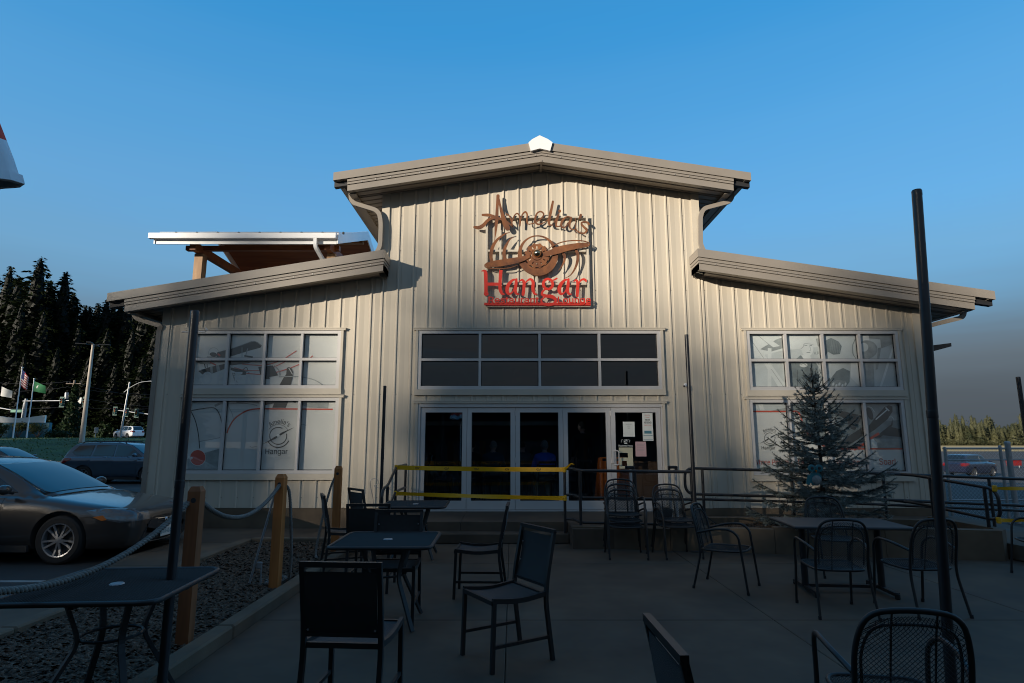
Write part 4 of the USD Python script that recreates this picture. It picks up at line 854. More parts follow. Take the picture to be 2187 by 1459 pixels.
rail('ramp_rail', 'long black pipe railing of the ramp behind the blue spruce', [(2.88, 10.16, 1.17), (5.6, 10.16, 1.10), (7.0, 10.05, 1.05), (9.4, 9.75, .97)],
     [(rp(1500, 10.16), 10.16, .215, 1.15), (rp(1690, 10.16), 10.16, .215, 1.11), (rp(1885, 10.14), 10.14, .215, 1.08), (rp(2003, 10.05), 10.05, .2, 1.04), (rp(2110, 9.93), 9.93, .1, 1.01)], (0, .42, .50, .82), loop=0)
rail('ramp_handrail', 'black pipe handrail with looped end at the foot of the ramp on the right', [(6.35, 10.30, 1.08), (6.52, 9.9, 1.07), (6.90, 8.70, .94)],
     [(6.60, 9.64, .2, 1.04), (6.84, 8.86, .05, .95)], (0, .44), loop=1)
def tape(name, label, pts, w=.07, tw=0.0, words=False):
    t = thing(name, label, 'tape'); p = np.array(pts, float); n = 60; b = MB(); V = []
    for i in range(n + 1):
        s = i / n; c = p[0] + (p[1] - p[0]) * s; c[2] -= .008 * math.sin(math.pi * s); a = .6 * tw * math.sin(s * 9.0 + p[0][2] * 5)
        h = w / 2 * (.62 + .38 * math.cos(a * 1.7)); V += [c + [0, .012 * math.sin(a), h], c - [0, .012 * math.sin(a), h]]
    b.add(V, [(2 * i, 2 * i + 1, 2 * i + 3, 2 * i + 2) for i in range(n)])
    emit(t, 'ribbon', b, L['tape'])
    for e in p:
        k = MB()
        for q in range(3): k.lathe([(.026, -.03), (.031, -.015), (.028, 0), (.032, .018), (.026, .03)], e + [0, 0, .012 * (q - 1)], 10)
        k.cbox(e + [0, 0, .01], (.03, .03, .07), bev=.005); emit(t, 'knot', k, L['tape'])
    if words:
        lw = MB()
        for i in range(5):
            c = p[0] + (p[1] - p[0]) * (.12 + .18 * i); v, f = lettering('CAUTION', .03, c[0], c[2] - .008 * math.sin(math.pi * (.12 + .18 * i)) - .015, c[1] - .016, .0008, 1.6, True); lw.add(v, f)
        emit(t, 'lettering', lw, L['print_black'])
    return t
tape('caution_tape', 'upper yellow caution tape strung across the steps in front of the doors', [(-2.02, 10.60, 1.16), (.86, 9.95, 1.155)], .075, .5, True)
tape('caution_tape', 'lower yellow caution tape strung across the steps at knee height', [(-2.02, 10.60, .72), (.86, 9.95, .70)], .07, 1.0)
tape('caution_tape', 'upper yellow tape running out of the picture from the looped handrail', [(6.88, 8.72, .95), (8.6, 8.9, .95)], .05, 1.2)
tape('caution_tape', 'lower yellow tape running out of the picture from the looped handrail', [(6.88, 8.72, .51), (8.6, 8.9, .50)], .05, 1.2)
tl = thing('tape_tail', 'loose yellow end of caution tape knotted on the rail post right of the steps', 'tape')
emit(tl, 'ribbon', MB().add([(.84, 9.93, 1.17), (.90, 9.93, 1.17), (.98, 9.90, 1.26), (.94, 9.90, 1.25), (1.02, 9.9, 1.235)], [(0, 1, 2), (0, 2, 3), (3, 2, 4)]), L['tape'])

def pole(label, x, y, z, r, z0=0.0, hook=False, lean=0.0):
    t = thing('patio_pole', label, 'pole', (x, y, z0)); h = z - z0
    emit(t, 'shaft', MB().tube([(0, 0, 0), (lean, 0, h)], r, 20), L['blackmetal'], smooth=40)
    emit(t, 'cap', MB().lathe([(0, .012), (r * .9, .012), (r * 1.02, .004), (r * 1.02, -.03)], (lean, 0, h), 20), L['blackmetal'], smooth=40)
    if hook: emit(t, 'hook', MB().tube([(-r - .05, 0, h - .14), (r + .05, 0, h - .14)], .004, 6).tube(curve([(r + .05, 0, h - .14), (r + .065, 0, h - .125), (r + .05, 0, h - .11)], 4), .004, 6), L['galv'])
    emit(t, 'base_plate', MB().cbox((0, 0, .006), (.2, .2, .012), bev=.003), L['blackmetal'])
    emit(t, 'joint_band', MB().lathe([(r, 0), (r * 1.06, .004), (r * 1.06, .05), (r, .054)], (lean * .52, 0, h * .52), 20), L['blackmetal'], smooth=40)
pole('tall black patio pole standing before the right wing and mesh chairs', 2.795, 4.1, 3.41, .033, lean=.153)
pole('black patio pole in front of the left window beside the rope post', -2.23, 4.1, 2.51, .030, hook=True)
q = at_y(1473, 900, 9.3); pole('slim black pole at the end of the guard rail right of the doors', q[0], 9.25, 3.26, .030)
q = at_y(817, 950, 10.0); pole('slim black pole left of the doors beside the stair rail', q[0], 10.02, 2.52, .026)
q = at_y(2186, 900, 8.4); pole('thin black pole at the right edge of the picture beyond the ramp', q[0] + .01, 8.4, 2.50, .028)
def rope_post(label, x, y, mat, h=1.25, rz=0):
    t = thing('rope_post', label, 'post', (x, y, 0), rz)
    emit(t, 'post', MB().add(*(lambda m: (np.array(m.vertices), np.array(m.faces)))(trimesh.convex.convex_hull(np.array([(a * .05, b * .05, z) for a in (-1, 1) for b in (-1, 1) for z in (-.1, h - .04)] + [(a * .033, b * .033, h) for a in (-1, 1) for b in (-1, 1)])))), L[mat])
    emit(t, 'rope_hole', MB().lathe([(0, 0), (.021, .0), (.021, .104), (0, .104)], (0, -.052, h - .11), 12, 'y'), L['gasket'])
    return t
rope_post('weathered square rope post rising behind the near mesh table', -2.60, 5.05, 'cedar_old', rz=4)
rope_post('orange cedar rope post with a silver rod leaning beside it', -2.60, 6.88, 'cedar', rz=-3)
rope_post('cedar rope post farthest back, near the corner of the mulch bed', -2.58, 9.05, 'cedar', rz=3)
def rope(label, pts, r=.021, n=10):
    t = thing('rope', label, 'rope'); p = curve(pts, n); seg = np.r_[0, np.cumsum(np.linalg.norm(np.diff(p, axis=0), axis=1))]
    m = max(12, int(seg[-1] / .009)); s = np.linspace(0, seg[-1], m); c = np.stack([np.interp(s, seg, p[:, k]) for k in range(3)], 1)
    tg = np.gradient(c, axis=0); tg /= np.linalg.norm(tg, axis=1, keepdims=True); u_ = np.cross(tg, [.13, .21, .97]); u_ /= np.linalg.norm(u_, axis=1, keepdims=True); w_ = np.cross(tg, u_)
    for k in range(3):
        a = s / .085 * 2 * math.pi + k * 2.094
        emit(t, 'strand', MB().tube(c + r * .5 * (np.cos(a)[:, None] * u_ + np.sin(a)[:, None] * w_), r * .56, 6), L['rope'], smooth=60)
def sag(a, b, d, n=9): return [np.array(a) * (1 - t) + np.array(b) * t - [0, 0, d * 4 * t * (1 - t)] for t in np.linspace(0, 1, n)]
rope('thick grey rope sagging leftward from the weathered post in front of the sedan', sag((-2.64, 5.05, 1.14), (-2.75, 2.55, 1.12), .34))
rope('thick grey rope sagging between the weathered post and the orange cedar post', sag((-2.58, 5.06, 1.14), (-2.60, 6.86, 1.14), .24))
rope('grey rope hanging from the orange cedar post into a coil', [(-2.58, 6.90, 1.14), (-2.53, 6.95, 1.05), (-2.50, 6.98, .7), (-2.49, 7.02, .35), (-2.51, 7.05, .10), (-2.60, 7.15, .05), (-2.72, 7.10, .05), (-2.74, 6.98, .055), (-2.62, 6.95, .06), (-2.56, 7.08, .085), (-2.66, 7.2, .075), (-2.8, 7.12, .05)], .017)
rope('grey rope hanging slack from the farthest cedar post', [(-2.60, 9.03, 1.14), (-2.66, 8.98, .95), (-2.72, 8.9, .6), (-2.76, 8.8, .2), (-2.74, 8.7, .05), (-2.66, 8.5, .04)], .017)
rod = thing('metal_rod', 'slender silver rod leaning against the orange cedar post', 'rod')
emit(rod, 'shaft', MB().tube([(-2.93, 6.98, .02), (-2.645, 6.93, 1.2)], .012, 10), L['galv'], smooth=40)
emit(rod, 'foot', MB().tube([(-2.93, 6.98, .02), (-2.925, 6.979, .06)], .016, 10), L['rubber'], smooth=40)
emit(rod, 'prop', MB().tube([(-2.80, 6.98, .02), (-2.80, 6.975, .22)], .01, 8).cbox((-2.82, 6.97, .25), (.06, .02, .07), bev=.005), L['galv'])

# ================================================================ patio furniture
def lattice(surf, nu, nv, pitch, r=.0016, seg=7, keep=None):
    """Crossed wires on a surface given over a rectangle nu x nv (metres)."""
    b = MB()
    for sgn in (1, -1):
        k = -nv if sgn > 0 else 0.0
        top = nu if sgn > 0 else nu + nv
        c = k + pitch / 2
        while c < top:                                             # u = c + v or u = c - v
            v0, v1 = (max(0, -c), min(nv, nu - c)) if sgn > 0 else (max(0, c - nu), min(nv, c))
            if v1 - v0 > .01:
                vs = np.linspace(v0, v1, max(2, int(seg * (v1 - v0) / nv) + 1)); us = c + sgn * vs
                b.tube([surf(u_, v_) for u_, v_ in zip(us, vs)], r, 3)
            c += pitch
    return b
def mesh_table(label, x, y, rz, S=.86, grp=None):
    t = thing('mesh_table', label, 'table', (x, y, 0), rz, grp); h = S / 2; z = .72
    loop = rounded([(0, -h, z), (h, -h, z), (h, h, z), (-h, h, z), (-h, -h, z), (0, -h, z)], .10, 6)[:-1]
    emit(t, 'rim', MB().tube(loop, .016, 8, closed=True), L['mesh'], smooth=50)
    emit(t, 'mesh_top', lattice(lambda a, b: (a - h + .008, b - h + .008, z + .004), S - .016, S - .016, .019, .0032, 1), L['mesh'])
    emit(t, 'hole_cap', MB().lathe([(0, .012), (.038, .012), (.044, .006), (.044, -.006)], (0, 0, z), 16), L['galv'], smooth=40)
    emit(t, 'under_frame', MB().tube([(-h + .02, 0, z - .02), (h - .02, 0, z - .02)], 1, rect=(.03, .025)).tube([(0, -h + .02, z - .021), (0, h - .02, z - .021)], 1, rect=(.03, .025)), L['mesh'])
    for k in range(4):
        a = math.radians(45 + 90 * k); d = np.array([math.cos(a), math.sin(a), 0])
        emit(t, 'leg', MB().tube(rounded([d * .27 + [0, 0, z - .03], d * .17 + [0, 0, .42], d * .40 + [0, 0, .012]], .07, 5), 1, rect=(.035, .022)), L['mesh'])
    emit(t, 'leg_ring', MB().tube([(.172 * math.cos(a), .172 * math.sin(a), .43) for a in np.linspace(0, 2 * math.pi, 17)[:-1]], .01, 6, closed=True), L['mesh'])
    return t
mesh_table('dark mesh table at bottom left in front of the weathered rope post', -2.50, 3.97, 4, .92)
mesh_table('dark mesh table in the middle of the left chair group', -1.14, 5.70, 1, .88)
mesh_table('dark mesh table farthest back, near the steps', -1.38, 8.80, 2, .90)
def sling_chair_parts(t):
    sh, bh, w, d, q = .49, .92, .225, .23, .028                  # faces +x
    for s in (-1, 1):
        emit(t, 'rear_leg', MB().tube(rounded([(-d - .06, s * w, 0), (-d, s * w, sh - .06), (-d - .015, s * w, sh + .1), (-d - .085, s * w, bh)], .1, 5), 1, rect=(q, q)), L['mesh'])
        emit(t, 'front_leg', MB().tube([(d + .005, s * w, 0), (d - .01, s * w, sh - .02)], 1, rect=(q, q)), L['mesh'])
        emit(t, 'seat_rail', MB().tube(rounded([(d + .005, s * w, sh - .005), (0, s * w, sh - .035), (-d, s * w, sh - .01)], .2, 5), 1, rect=(.024, .034)), L['mesh'])
        emit(t, 'side_stretcher', MB().tube([(d - .005, s * w, .17), (-d - .04, s * w, .17)], 1, rect=(.018, .022)), L['mesh'])
    emit(t, 'front_rail', MB().tube([(d, -w, sh - .02), (d, w, sh - .02)], 1, rect=(.024, .03)), L['mesh'])
    emit(t, 'rear_rail', MB().tube([(-d + .005, -w, sh - .02), (-d + .005, w, sh - .02)], 1, rect=(.024, .03)), L['mesh'])
    emit(t, 'top_rail', MB().tube([(-d - .085, -w - .014, bh + .006), (-d - .085, w + .014, bh + .006)], 1, rect=(.03, .03)), L['mesh'])
    n = 10; v = []
    for i in range(n + 1):
        a = i / n; x = d - .01 - a * (2 * d - .04); z = sh - .012 - .022 * math.sin(math.pi * a)
        for s in (-w + .015, w - .015): v += [(x, s, z), (x, s, z - .004)]
    f = [(4 * i, 4 * i + 2, 4 * i + 6, 4 * i + 4) for i in range(n)] + [(4 * i + 1, 4 * i + 5, 4 * i + 7, 4 * i + 3) for i in range(n)]
    emit(t, 'seat', MB().add(v, f), L['sling'], smooth=True)
    v = []
    for i in range(n + 1):
        a = i / n; z = sh + .05 + a * (bh - sh - .085); x = -d - .012 - .07 * a - .014 * math.sin(math.pi * a)
        for s in (-w + .015, w - .015): v += [(x, s, z), (x - .004, s, z)]
    emit(t, 'backrest', MB().add(v, f), L['sling'], smooth=True)
    emit(t, 'back_bar', MB().tube([(-d - .012, -w, sh + .04), (-d - .012, w, sh + .04)], 1, rect=(.018, .02)), L['mesh'])
    for s in (-1, 1):
        b = MB()
        for z in (.56, .66, .80): b.lathe([(0, .004), (.006, .003), (.007, 0)], (-d - .03 - (z - .56) * .17, s * (w - .03), z), 6, 'x')
        emit(t, 'screws', b, L['galv'])
SL = [('black sling chair nearest the viewer with its back to us, left of centre', -.95, 3.86, 86), ('black sling chair standing free in the centre foreground, turned to the left', -.06, 4.83, -148),
      ('black sling chair in profile facing left beyond the free standing one', -.36, 6.74, 178), ('black sling chair left of the far tables beside the rope posts', -2.14, 8.0, 22),
      ('black sling chair left of the farthest mesh table', -2.02, 9.05, 40), ('black sling chair with its back to us facing the farthest mesh table', -1.58, 7.03, 92), ('black sling chair tucked under the rear side of the middle mesh table', -1.12, 5.86, -88),
      ('black sling chair at the bottom edge of the picture of which only the top shows', .86, 2.30, 2)]
first = thing('sling_chair', SL[0][0], 'chair', (SL[0][1], SL[0][2], 0), SL[0][3], 'black sling chairs on the patio'); sling_chair_parts(first)
for lab, x, y, a in SL[1:]: dup(first, lab, (x, y, 0), a, 'black sling chairs on the patio')
def mesh_chair_parts(t):
    z0, w = .43, .235                                             # faces +x
    emit(t, 'back_hoop', MB().tube(rounded([(-.30, -.26, 0), (-.205, -.235, .40), (-.265, -.235, .72), (-.315, -.19, .875), (-.335, 0, .90), (-.315, .19, .875), (-.265, .235, .72), (-.205, .235, .40), (-.30, .26, 0)], .11, 6), .013, 8), L['mesh'], smooth=50)
    emit(t, 'back_hoop', MB().tube(rounded([(-.21, -.20, .47), (-.25, -.205, .70), (-.295, -.165, .815), (-.31, 0, .835), (-.295, .165, .815), (-.25, .205, .70), (-.21, .20, .47)], .09, 5), .007, 6), L['mesh'], smooth=50)
    for s in (-1, 1):
        emit(t, 'arm_leg', MB().tube(rounded([(.285, s * .265, 0), (.235, s * .262, .42), (.215, s * .268, .60), (.13, s * .285, .665), (-.05, s * .285, .655), (-.235, s * .238, .60)], .12, 6), .013, 8), L['mesh'], smooth=50)
        for x in (.285, -.30): emit(t, 'foot', MB().tube([(x, s * .262, 0), (x * .985, s * .262, .03)], .016, 8), L['rubber'], smooth=50)
    loop = rounded([(0, -w, z0 - .012), (.235, -w, z0), (.255, 0, z0 - .008), (.235, w, z0), (0, w, z0 - .012), (-.205, w - .005, z0 - .01), (-.215, 0, z0 - .015), (-.205, -w + .005, z0 - .01), (0, -w, z0 - .012)], .11, 5)[:-1]
    emit(t, 'seat_ring', MB().tube(loop, .011, 8, closed=True), L['mesh'], smooth=50)
    emit(t, 'seat', lattice(lambda a, b: ((a - .215), (b - w + .01) * (1 - .1 * ((a - .23) / .23) ** 4), z0 - .004 - .02 * math.sin(math.pi * min(max(a / .46, 0), 1)) * math.sin(math.pi * min(max(b / .45, 0), 1))), .46, .45, .022, .0017, 6), L['mesh'])
    def back(a, b):
        v = b / .42; z = .45 + b; xx = np.interp(z, [.40, .72, .875, .9], [-.205, -.265, -.315, -.335]); hw = np.interp(z, [.4, .70, .80, .86, .88], [.235, .232, .215, .17, .12]); s_ = (a - .235) / .235
        return (xx - .03 * (1 - s_ * s_) * .6, s_ * hw, z - (.025 * s_ * s_ if v > .8 else 0))
    emit(t, 'backrest', lattice(back, .47, .42, .022, .0017, 7), L['mesh'])
    for y in (-.09, .09): emit(t, 'back_stay', MB().tube(curve([(-.215, y, z0 - .01), (-.25, y, .6), (-.30, y, .80), (-.333, y, .895)], 4), .005, 6), L['mesh'], smooth=50)
MC = [('mesh armchair facing right, alone beside the low wall', 2.42, 7.05, 0, -34), ('mesh armchair with its back to us at the left of the rectangular table', 3.12, 6.08, 0, 84), ('mesh armchair with its back to us behind the tall right pole', 3.96, 6.12, 0, 96),
      ('mesh armchair on the far side of the rectangular table in front of the spruce', 4.02, 7.72, 0, -96), ('mesh armchair cut off by the bottom edge at lower right', 1.80, 3.06, 0, 80), ('mesh armchair cut off by the right edge of the picture', 6.42, 7.45, 0, 165),
      ('bottom mesh armchair of the stack of three before the glass doors', 1.62, 8.85, 0, -92), ('middle mesh armchair of the stack of three before the glass doors', 1.62, 8.90, .075, -92), ('top mesh armchair of the stack of three before the glass doors', 1.62, 8.95, .15, -92),
      ('lower mesh armchair of the stack of two at the end of the guard rail', 2.36, 8.88, 0, -84), ('upper mesh armchair of the stack of two at the end of the guard rail', 2.36, 8.93, .075, -84)]
first = thing('mesh_armchair', MC[0][0], 'chair', MC[0][1:4], MC[0][4], 'black mesh armchairs on the patio'); mesh_chair_parts(first)
for lab, x, y, z, a in MC[1:]: dup(first, lab, (x, y, z), a, 'black mesh armchairs on the patio')
t = thing('rectangular_table', 'dark rectangular table on two pedestals amid the mesh armchairs', 'table', (3.62, 6.85, 0), -5)
emit(t, 'tabletop', MB().cbox((0, 0, .715), (1.22, .80, .028), bev=.008), L['tabletop'])
for s in (-1, 1):
    emit(t, 'column', MB().tube([(s * .40, 0, .05), (s * .40, 0, .70)], .036, 14), L['blackmetal'], smooth=40)
    emit(t, 'base_bar', MB().tube([(s * .40, -.30, .045), (s * .40, .30, .045)], 1, rect=(.05, .035)), L['blackmetal'])
    emit(t, 'top_plate', MB().cbox((s * .40, 0, .694), (.12, .5, .012), bev=.003), L['blackmetal'])
    for e in (-1, 1): emit(t, 'glide', MB().lathe([(.022, 0), (.026, .01), (.026, .05), (0, .066)], (s * .40, e * .30, 0), 10), L['rubber'])
emit(t, 'stretcher', MB().tube([(-.40, 0, .06), (.40, 0, .06)], 1, rect=(.04, .03)), L['blackmetal'])

# stand poles behind the stacked chairs, sandwich board behind the glass, camera on the wall, lamp at the corner
for lab, px, y in (('grey stand pole behind the guard rail in front of the last door leaf', 1348, 10.0), ('grey double stand pole beside the end of the guard rail', 1440, 10.0)):
    x = at_y(px, 1040, y)[0]; t = thing('stand_pole', lab, 'stand', (x, y, PORCH)); two = px > 1400
    for d in ((-.07, .03) if two else (0,)): emit(t, 'tube', MB().tube([(d, 0, .02), (d, 0, .86)], .022, 10), L['alu'], smooth=40)
    emit(t, 'bracket', MB().cbox((-.02, -.01, .89), (.14, .05, .045), bev=.01).cbox((.04, -.01, .86), (.05, .05, .1), bev=.01).cbox((-.075, -.01, .865), (.035, .05, .1), bev=.01), L['plastic'])
    emit(t, 'foot', MB().cbox((-.02, 0, .012), (.26, .26, .022), bev=.006), L['plastic'])
t = thing('plant_pot', 'square black plant pot with dry stems beside the double stand pole', 'plant pot', (at_y(1416, 1080, 9.95)[0], 9.95, PORCH))
emit(t, 'pot', MB().add([(a * w, b * w, z) for z, w in ((0, .09), (.24, .125), (.24, .11), (.2, .105)) for a, b in ((-1, -1), (1, -1), (1, 1), (-1, 1))], [(0, 3, 2, 1)] + [(4 * k + i, 4 * k + (i + 1) % 4, 4 * k + 4 + (i + 1) % 4, 4 * k + 4 + i) for k in range(3) for i in range(4)] + [(12, 13, 14, 15)]), L['plastic'])
st = MB()
for _ in range(40): a = rng.uniform(0, 6.28); st.tube([(rng.uniform(-.07, .07), rng.uniform(-.07, .07), .2), (.12 * math.cos(a), .12 * math.sin(a), rng.uniform(.25, .34))], .002, 3)
emit(t, 'dry_stems', st, L['chip'])
t = thing('sandwich_board', 'bright orange folding sandwich board standing inside behind the doors', 'sandwich board', (at_y(1312, 1040, 12.12)[0], 12.12, PORCH), 8)
for s in (-1, 1):
    for k, (x0, x1) in enumerate(((-.32, -.27), (.27, .32))): emit(t, 'leg', MB().tube([((x0 + x1) / 2 * 1.12, s * .26, 0), ((x0 + x1) / 2 * .93, s * .04, .98)], 1, rect=(.055, .03)), L['orange'])
    emit(t, 'panel', MB().add([(a * (.30 if z > .5 else .315), s * (.24 - z * .215) + d, z) for z in (.22, .92) for a in (-1, 1) for d in (0, .012)], [(0, 2, 6, 4), (1, 5, 7, 3), (0, 4, 5, 1), (2, 3, 7, 6), (4, 6, 7, 5), (0, 1, 3, 2)]), L['orange'])
emit(t, 'top_hinge', MB().cbox((0, 0, .985), (.56, .09, .03), bev=.008), L['orange'])
q = at_y(1466, 822, 11.6)
t = thing('wall_camera', 'small white security camera on the wall beside the slim black pole', 'camera', (q[0], WALL - .03, q[2]))
emit(t, 'mount', MB().lathe([(.035, 0), (.035, -.02), (.02, -.03)], (0, 0, 0), 14, 'y'), L['white'], smooth=40)
emit(t, 'arm', MB().tube([(0, -.02, 0), (-.02, -.07, -.01)], .012, 8), L['white']); emit(t, 'body', MB().tube([(.01, -.06, .0), (-.06, -.13, -.03)], .028, 12), L['white'], smooth=40); emit(t, 'lens', MB().tube([(-.06, -.13, -.03), (-.068, -.138, -.0335)], .02, 12), L['plastic'])
q0, q1 = at_y(1994, 752, 11.9), at_y(2024, 736, 11.9)
t = thing('corner_lamp', 'dark wedge shaped lamp sticking out from the right corner of the building', 'lamp', (XR, 11.9, q0[2]))
emit(t, 'bracket', MB().cbox((.10, 0, .0), (.2, .08, .10), bev=.01), L['plastic'])
e = q1[0] - XR
emit(t, 'housing', MB().add([(.15, -.13, -.04), (.15, .13, -.04), (.15, .13, .10), (.15, -.13, .10), (e, -.10, .10), (e, .10, .10), (e, .10, .17), (e, -.10, .17)], [(0, 1, 2, 3), (4, 7, 6, 5), (0, 4, 5, 1), (3, 2, 6, 7), (0, 3, 7, 4), (1, 5, 6, 2)]), L['plastic'])
b = MB()
b.tube(curve([(-2.62, 11.55, .05), (-2.60, 11.5, .5), (-2.66, 11.45, .85), (-2.56, 11.45, .92), (-2.5, 11.46, .84), (-2.58, 11.46, .78), (-2.3, 11.2, .72), (-2.04, 10.0, .74)], 8), .006, 6)
t = thing('cable', 'thin grey cable looped from the wall to the stair rail', 'cable'); emit(t, 'cord', b, L['galv'])
t = thing('cable', 'thin dark cable lying along the planter to the foot of the spruce', 'cable'); emit(t, 'cord', MB().tube(curve([(2.9, 10.05, .33), (3.05, 9.9, .46), (3.3, 9.8, .30), (3.7, 9.6, .30), (4.0, 9.5, .36), (4.15, 9.35, .6), (4.2, 9.3, .8)], 8), .006, 6), L['wire'])
# closed market umbrella whose folds hang into the picture at the left edge
t = thing('umbrella', 'drooping red and white umbrella cloth hanging into the upper left edge', 'umbrella', (-1.868, 1.5, .105))
emit(t, 'pole', MB().tube([(0, 0, -.11), (0, 0, 3.3)], .022, 12), L['alu'], smooth=40)
emit(t, 'base', MB().lathe([(0, .09), (.06, .09), (.26, .06), (.28, .05), (.28, 0)], (0, 0, -.11), 20), L['plastic'], smooth=40)
n, lev = 96, [(0, 3.30, .03), (.3, 3.05, .085), (.5, 2.85, .15), (.62, 2.70, .205), (.8, 2.52, .265), (.94, 2.36, .318), (1.0, 2.30, .335)]
def fold(k, R): a = 2 * math.pi * k / n; return R * (1 + .20 * math.cos(8 * a + .4) + .05 * math.sin(19 * a)), a
zz = np.array([l[1] for l in lev]); rr = np.array([l[2] for l in lev])
bands = [(3.30, 2.90, 'canvas_white'), (2.90, 2.70, 'canvas_red'), (2.70, 2.535, 'canvas_white'), (2.535, 2.42, 'canvas_red'), (2.42, 2.305, 'canvas_white')]
for za, zb, m in bands:
    V = []; F = []; zs_ = np.linspace(za, zb, 5)
    for i, z in enumerate(zs_):
        R = np.interp(-z, -zz, rr)
        for k in range(n): r_, a = fold(k, R); V.append((r_ * math.cos(a), r_ * math.sin(a), z + .03 * math.sin(8 * a + 2) * (3.3 - z) / 1.0))
    F = [(i * n + k, i * n + (k + 1) % n, (i + 1) * n + (k + 1) % n, (i + 1) * n + k) for i in range(4) for k in range(n)]
    emit(t, 'canopy_panel', MB().add(V, F), L[m], smooth=True)
hem = [];
for k in range(n): r_, a = fold(k, .337); hem.append((r_ * math.cos(a), r_ * math.sin(a), 2.30 + .03 * math.sin(8 * a + 2)))
emit(t, 'hem', MB().tube(hem, 1, closed=True, rect=(.012, .03)), L['canvas_white'])
# an added, unseen roof and back wall keeping the sky off the patio
t = thing('covered_terrace', 'added dark timber roof out of view behind the viewer, shading the patio', 'added roof')
for k in range(18): emit(t, 'roof_board', MB().box(-13, .98 - k * .6 - .585, 2.74 + k * .035, 11, .98 - k * .6, 2.78 + k * .035), L['cedar_old'])
for x in (-12.5, -7.5, -2.6, 3.4, 7.0, 10.6):
    emit(t, 'rafter', MB().tube([(x, .9, 2.70), (x, -9.7, 3.32)], 1, rect=(.09, .16)), L['cedar_old'])
    emit(t, 'post', MB().cbox((x, -4.6, 1.5), (.16, .16, 3.0), bev=.01), L['cedar_old'])
emit(t, 'rear_wall', MB().box(-13, -9.9, 0, 11, -9.75, 3.4), L['interior'])

# ================================================================ vehicles
def loft(stations, ring):
    """A closed solid through rings of points; ring(station) gives the same number of (y, z) points for each."""
    R = [np.array(ring(s)) for s in stations]; n = len(R[0]); v = []
    for s, r in zip(stations, R): v += [(s[0], y, z) for y, z in r]
    f = []
    for i in range(len(R) - 1):
        for k in range(n):
            a, b, c, d = i * n + k, i * n + (k + 1) % n, (i + 1) * n + (k + 1) % n, (i + 1) * n + k
            f += [(a, b, c), (a, c, d)]
    o = (len(R) - 1) * n
    f += [(0, k + 1, k) for k in range(1, n - 1)] + [(o, o + k, o + k + 1) for k in range(1, n - 1)]
    t = trimesh.Trimesh(v, f, process=True)
    if t.volume < 0: t.invert()
    return manifold3d.Manifold(manifold3d.Mesh(np.array(t.vertices, np.float32), np.array(t.faces, np.uint32)))
def dense(st, n=5):
    p = curve(np.array(st, float), n); return p[np.argsort(-p[:, 0], kind='stable')] if p[0, 0] > p[-1, 0] else p
def extr(poly, axis, lo, hi):
    """A prism over a polygon; axis 'y': polygon in (x, z); axis 'z': in (x, y); axis 'x': in (y, z)."""
    e = trimesh.creation.extrude_polygon(Polygon(poly).buffer(0), hi - lo, engine='earcut'); v = np.array(e.vertices); u_, w_, d = v[:, 0], v[:, 1], v[:, 2] + lo
    v = {'y': np.stack([u_, d, w_], 1), 'z': np.stack([u_, w_, d], 1), 'x': np.stack([d, u_, w_], 1)}[axis]
    m = trimesh.Trimesh(v, np.array(e.faces), process=True)
    if m.volume < 0: m.invert()
    return manifold3d.Manifold(manifold3d.Mesh(np.array(m.vertices, np.float32), np.array(m.faces, np.uint32)))
SEDAN = dict(L=4.85, wb=2.78, fx=1.44, r=.335, track=.80, seatz=.96,
    low=[(2.44, .58, .50, .34), (2.42, .66, .64, .24), (2.34, .72, .76, .19), (2.1, .775, .86, .175), (1.6, .85, .905, .17), (1.0, .925, .915, .17), (0, .955, .915, .17), (-1.1, .985, .915, .18), (-1.8, 1.02, .89, .20), (-2.2, 1.02, .82, .24), (-2.36, .97, .76, .28), (-2.41, .80, .70, .36)],
    top=[(1.12, .93, .80, .70), (.78, 1.11, .80, .66), (.38, 1.30, .80, .615), (.02, 1.42, .80, .59), (-.45, 1.465, .80, .585), (-.95, 1.44, .80, .585), (-1.35, 1.32, .78, .60), (-1.72, 1.14, .74, .62), (-2.02, 1.02, .70, .64)],
    glass=[[(.70, .985), (.02, 1.345), (-.42, 1.385), (-.44, .99)], [(-.51, .99), (-.49, 1.385), (-.92, 1.365), (-1.30, 1.20), (-1.46, 1.03), (-1.44, 1.0)]],
    ws=[(1.06, .70), (.15, .56), (.15, -.56), (1.06, -.70)], rw=[(-1.22, .55), (-1.95, .60), (-1.95, -.60), (-1.22, -.55)], door=(.58, -.47, -1.35), spokes=10)
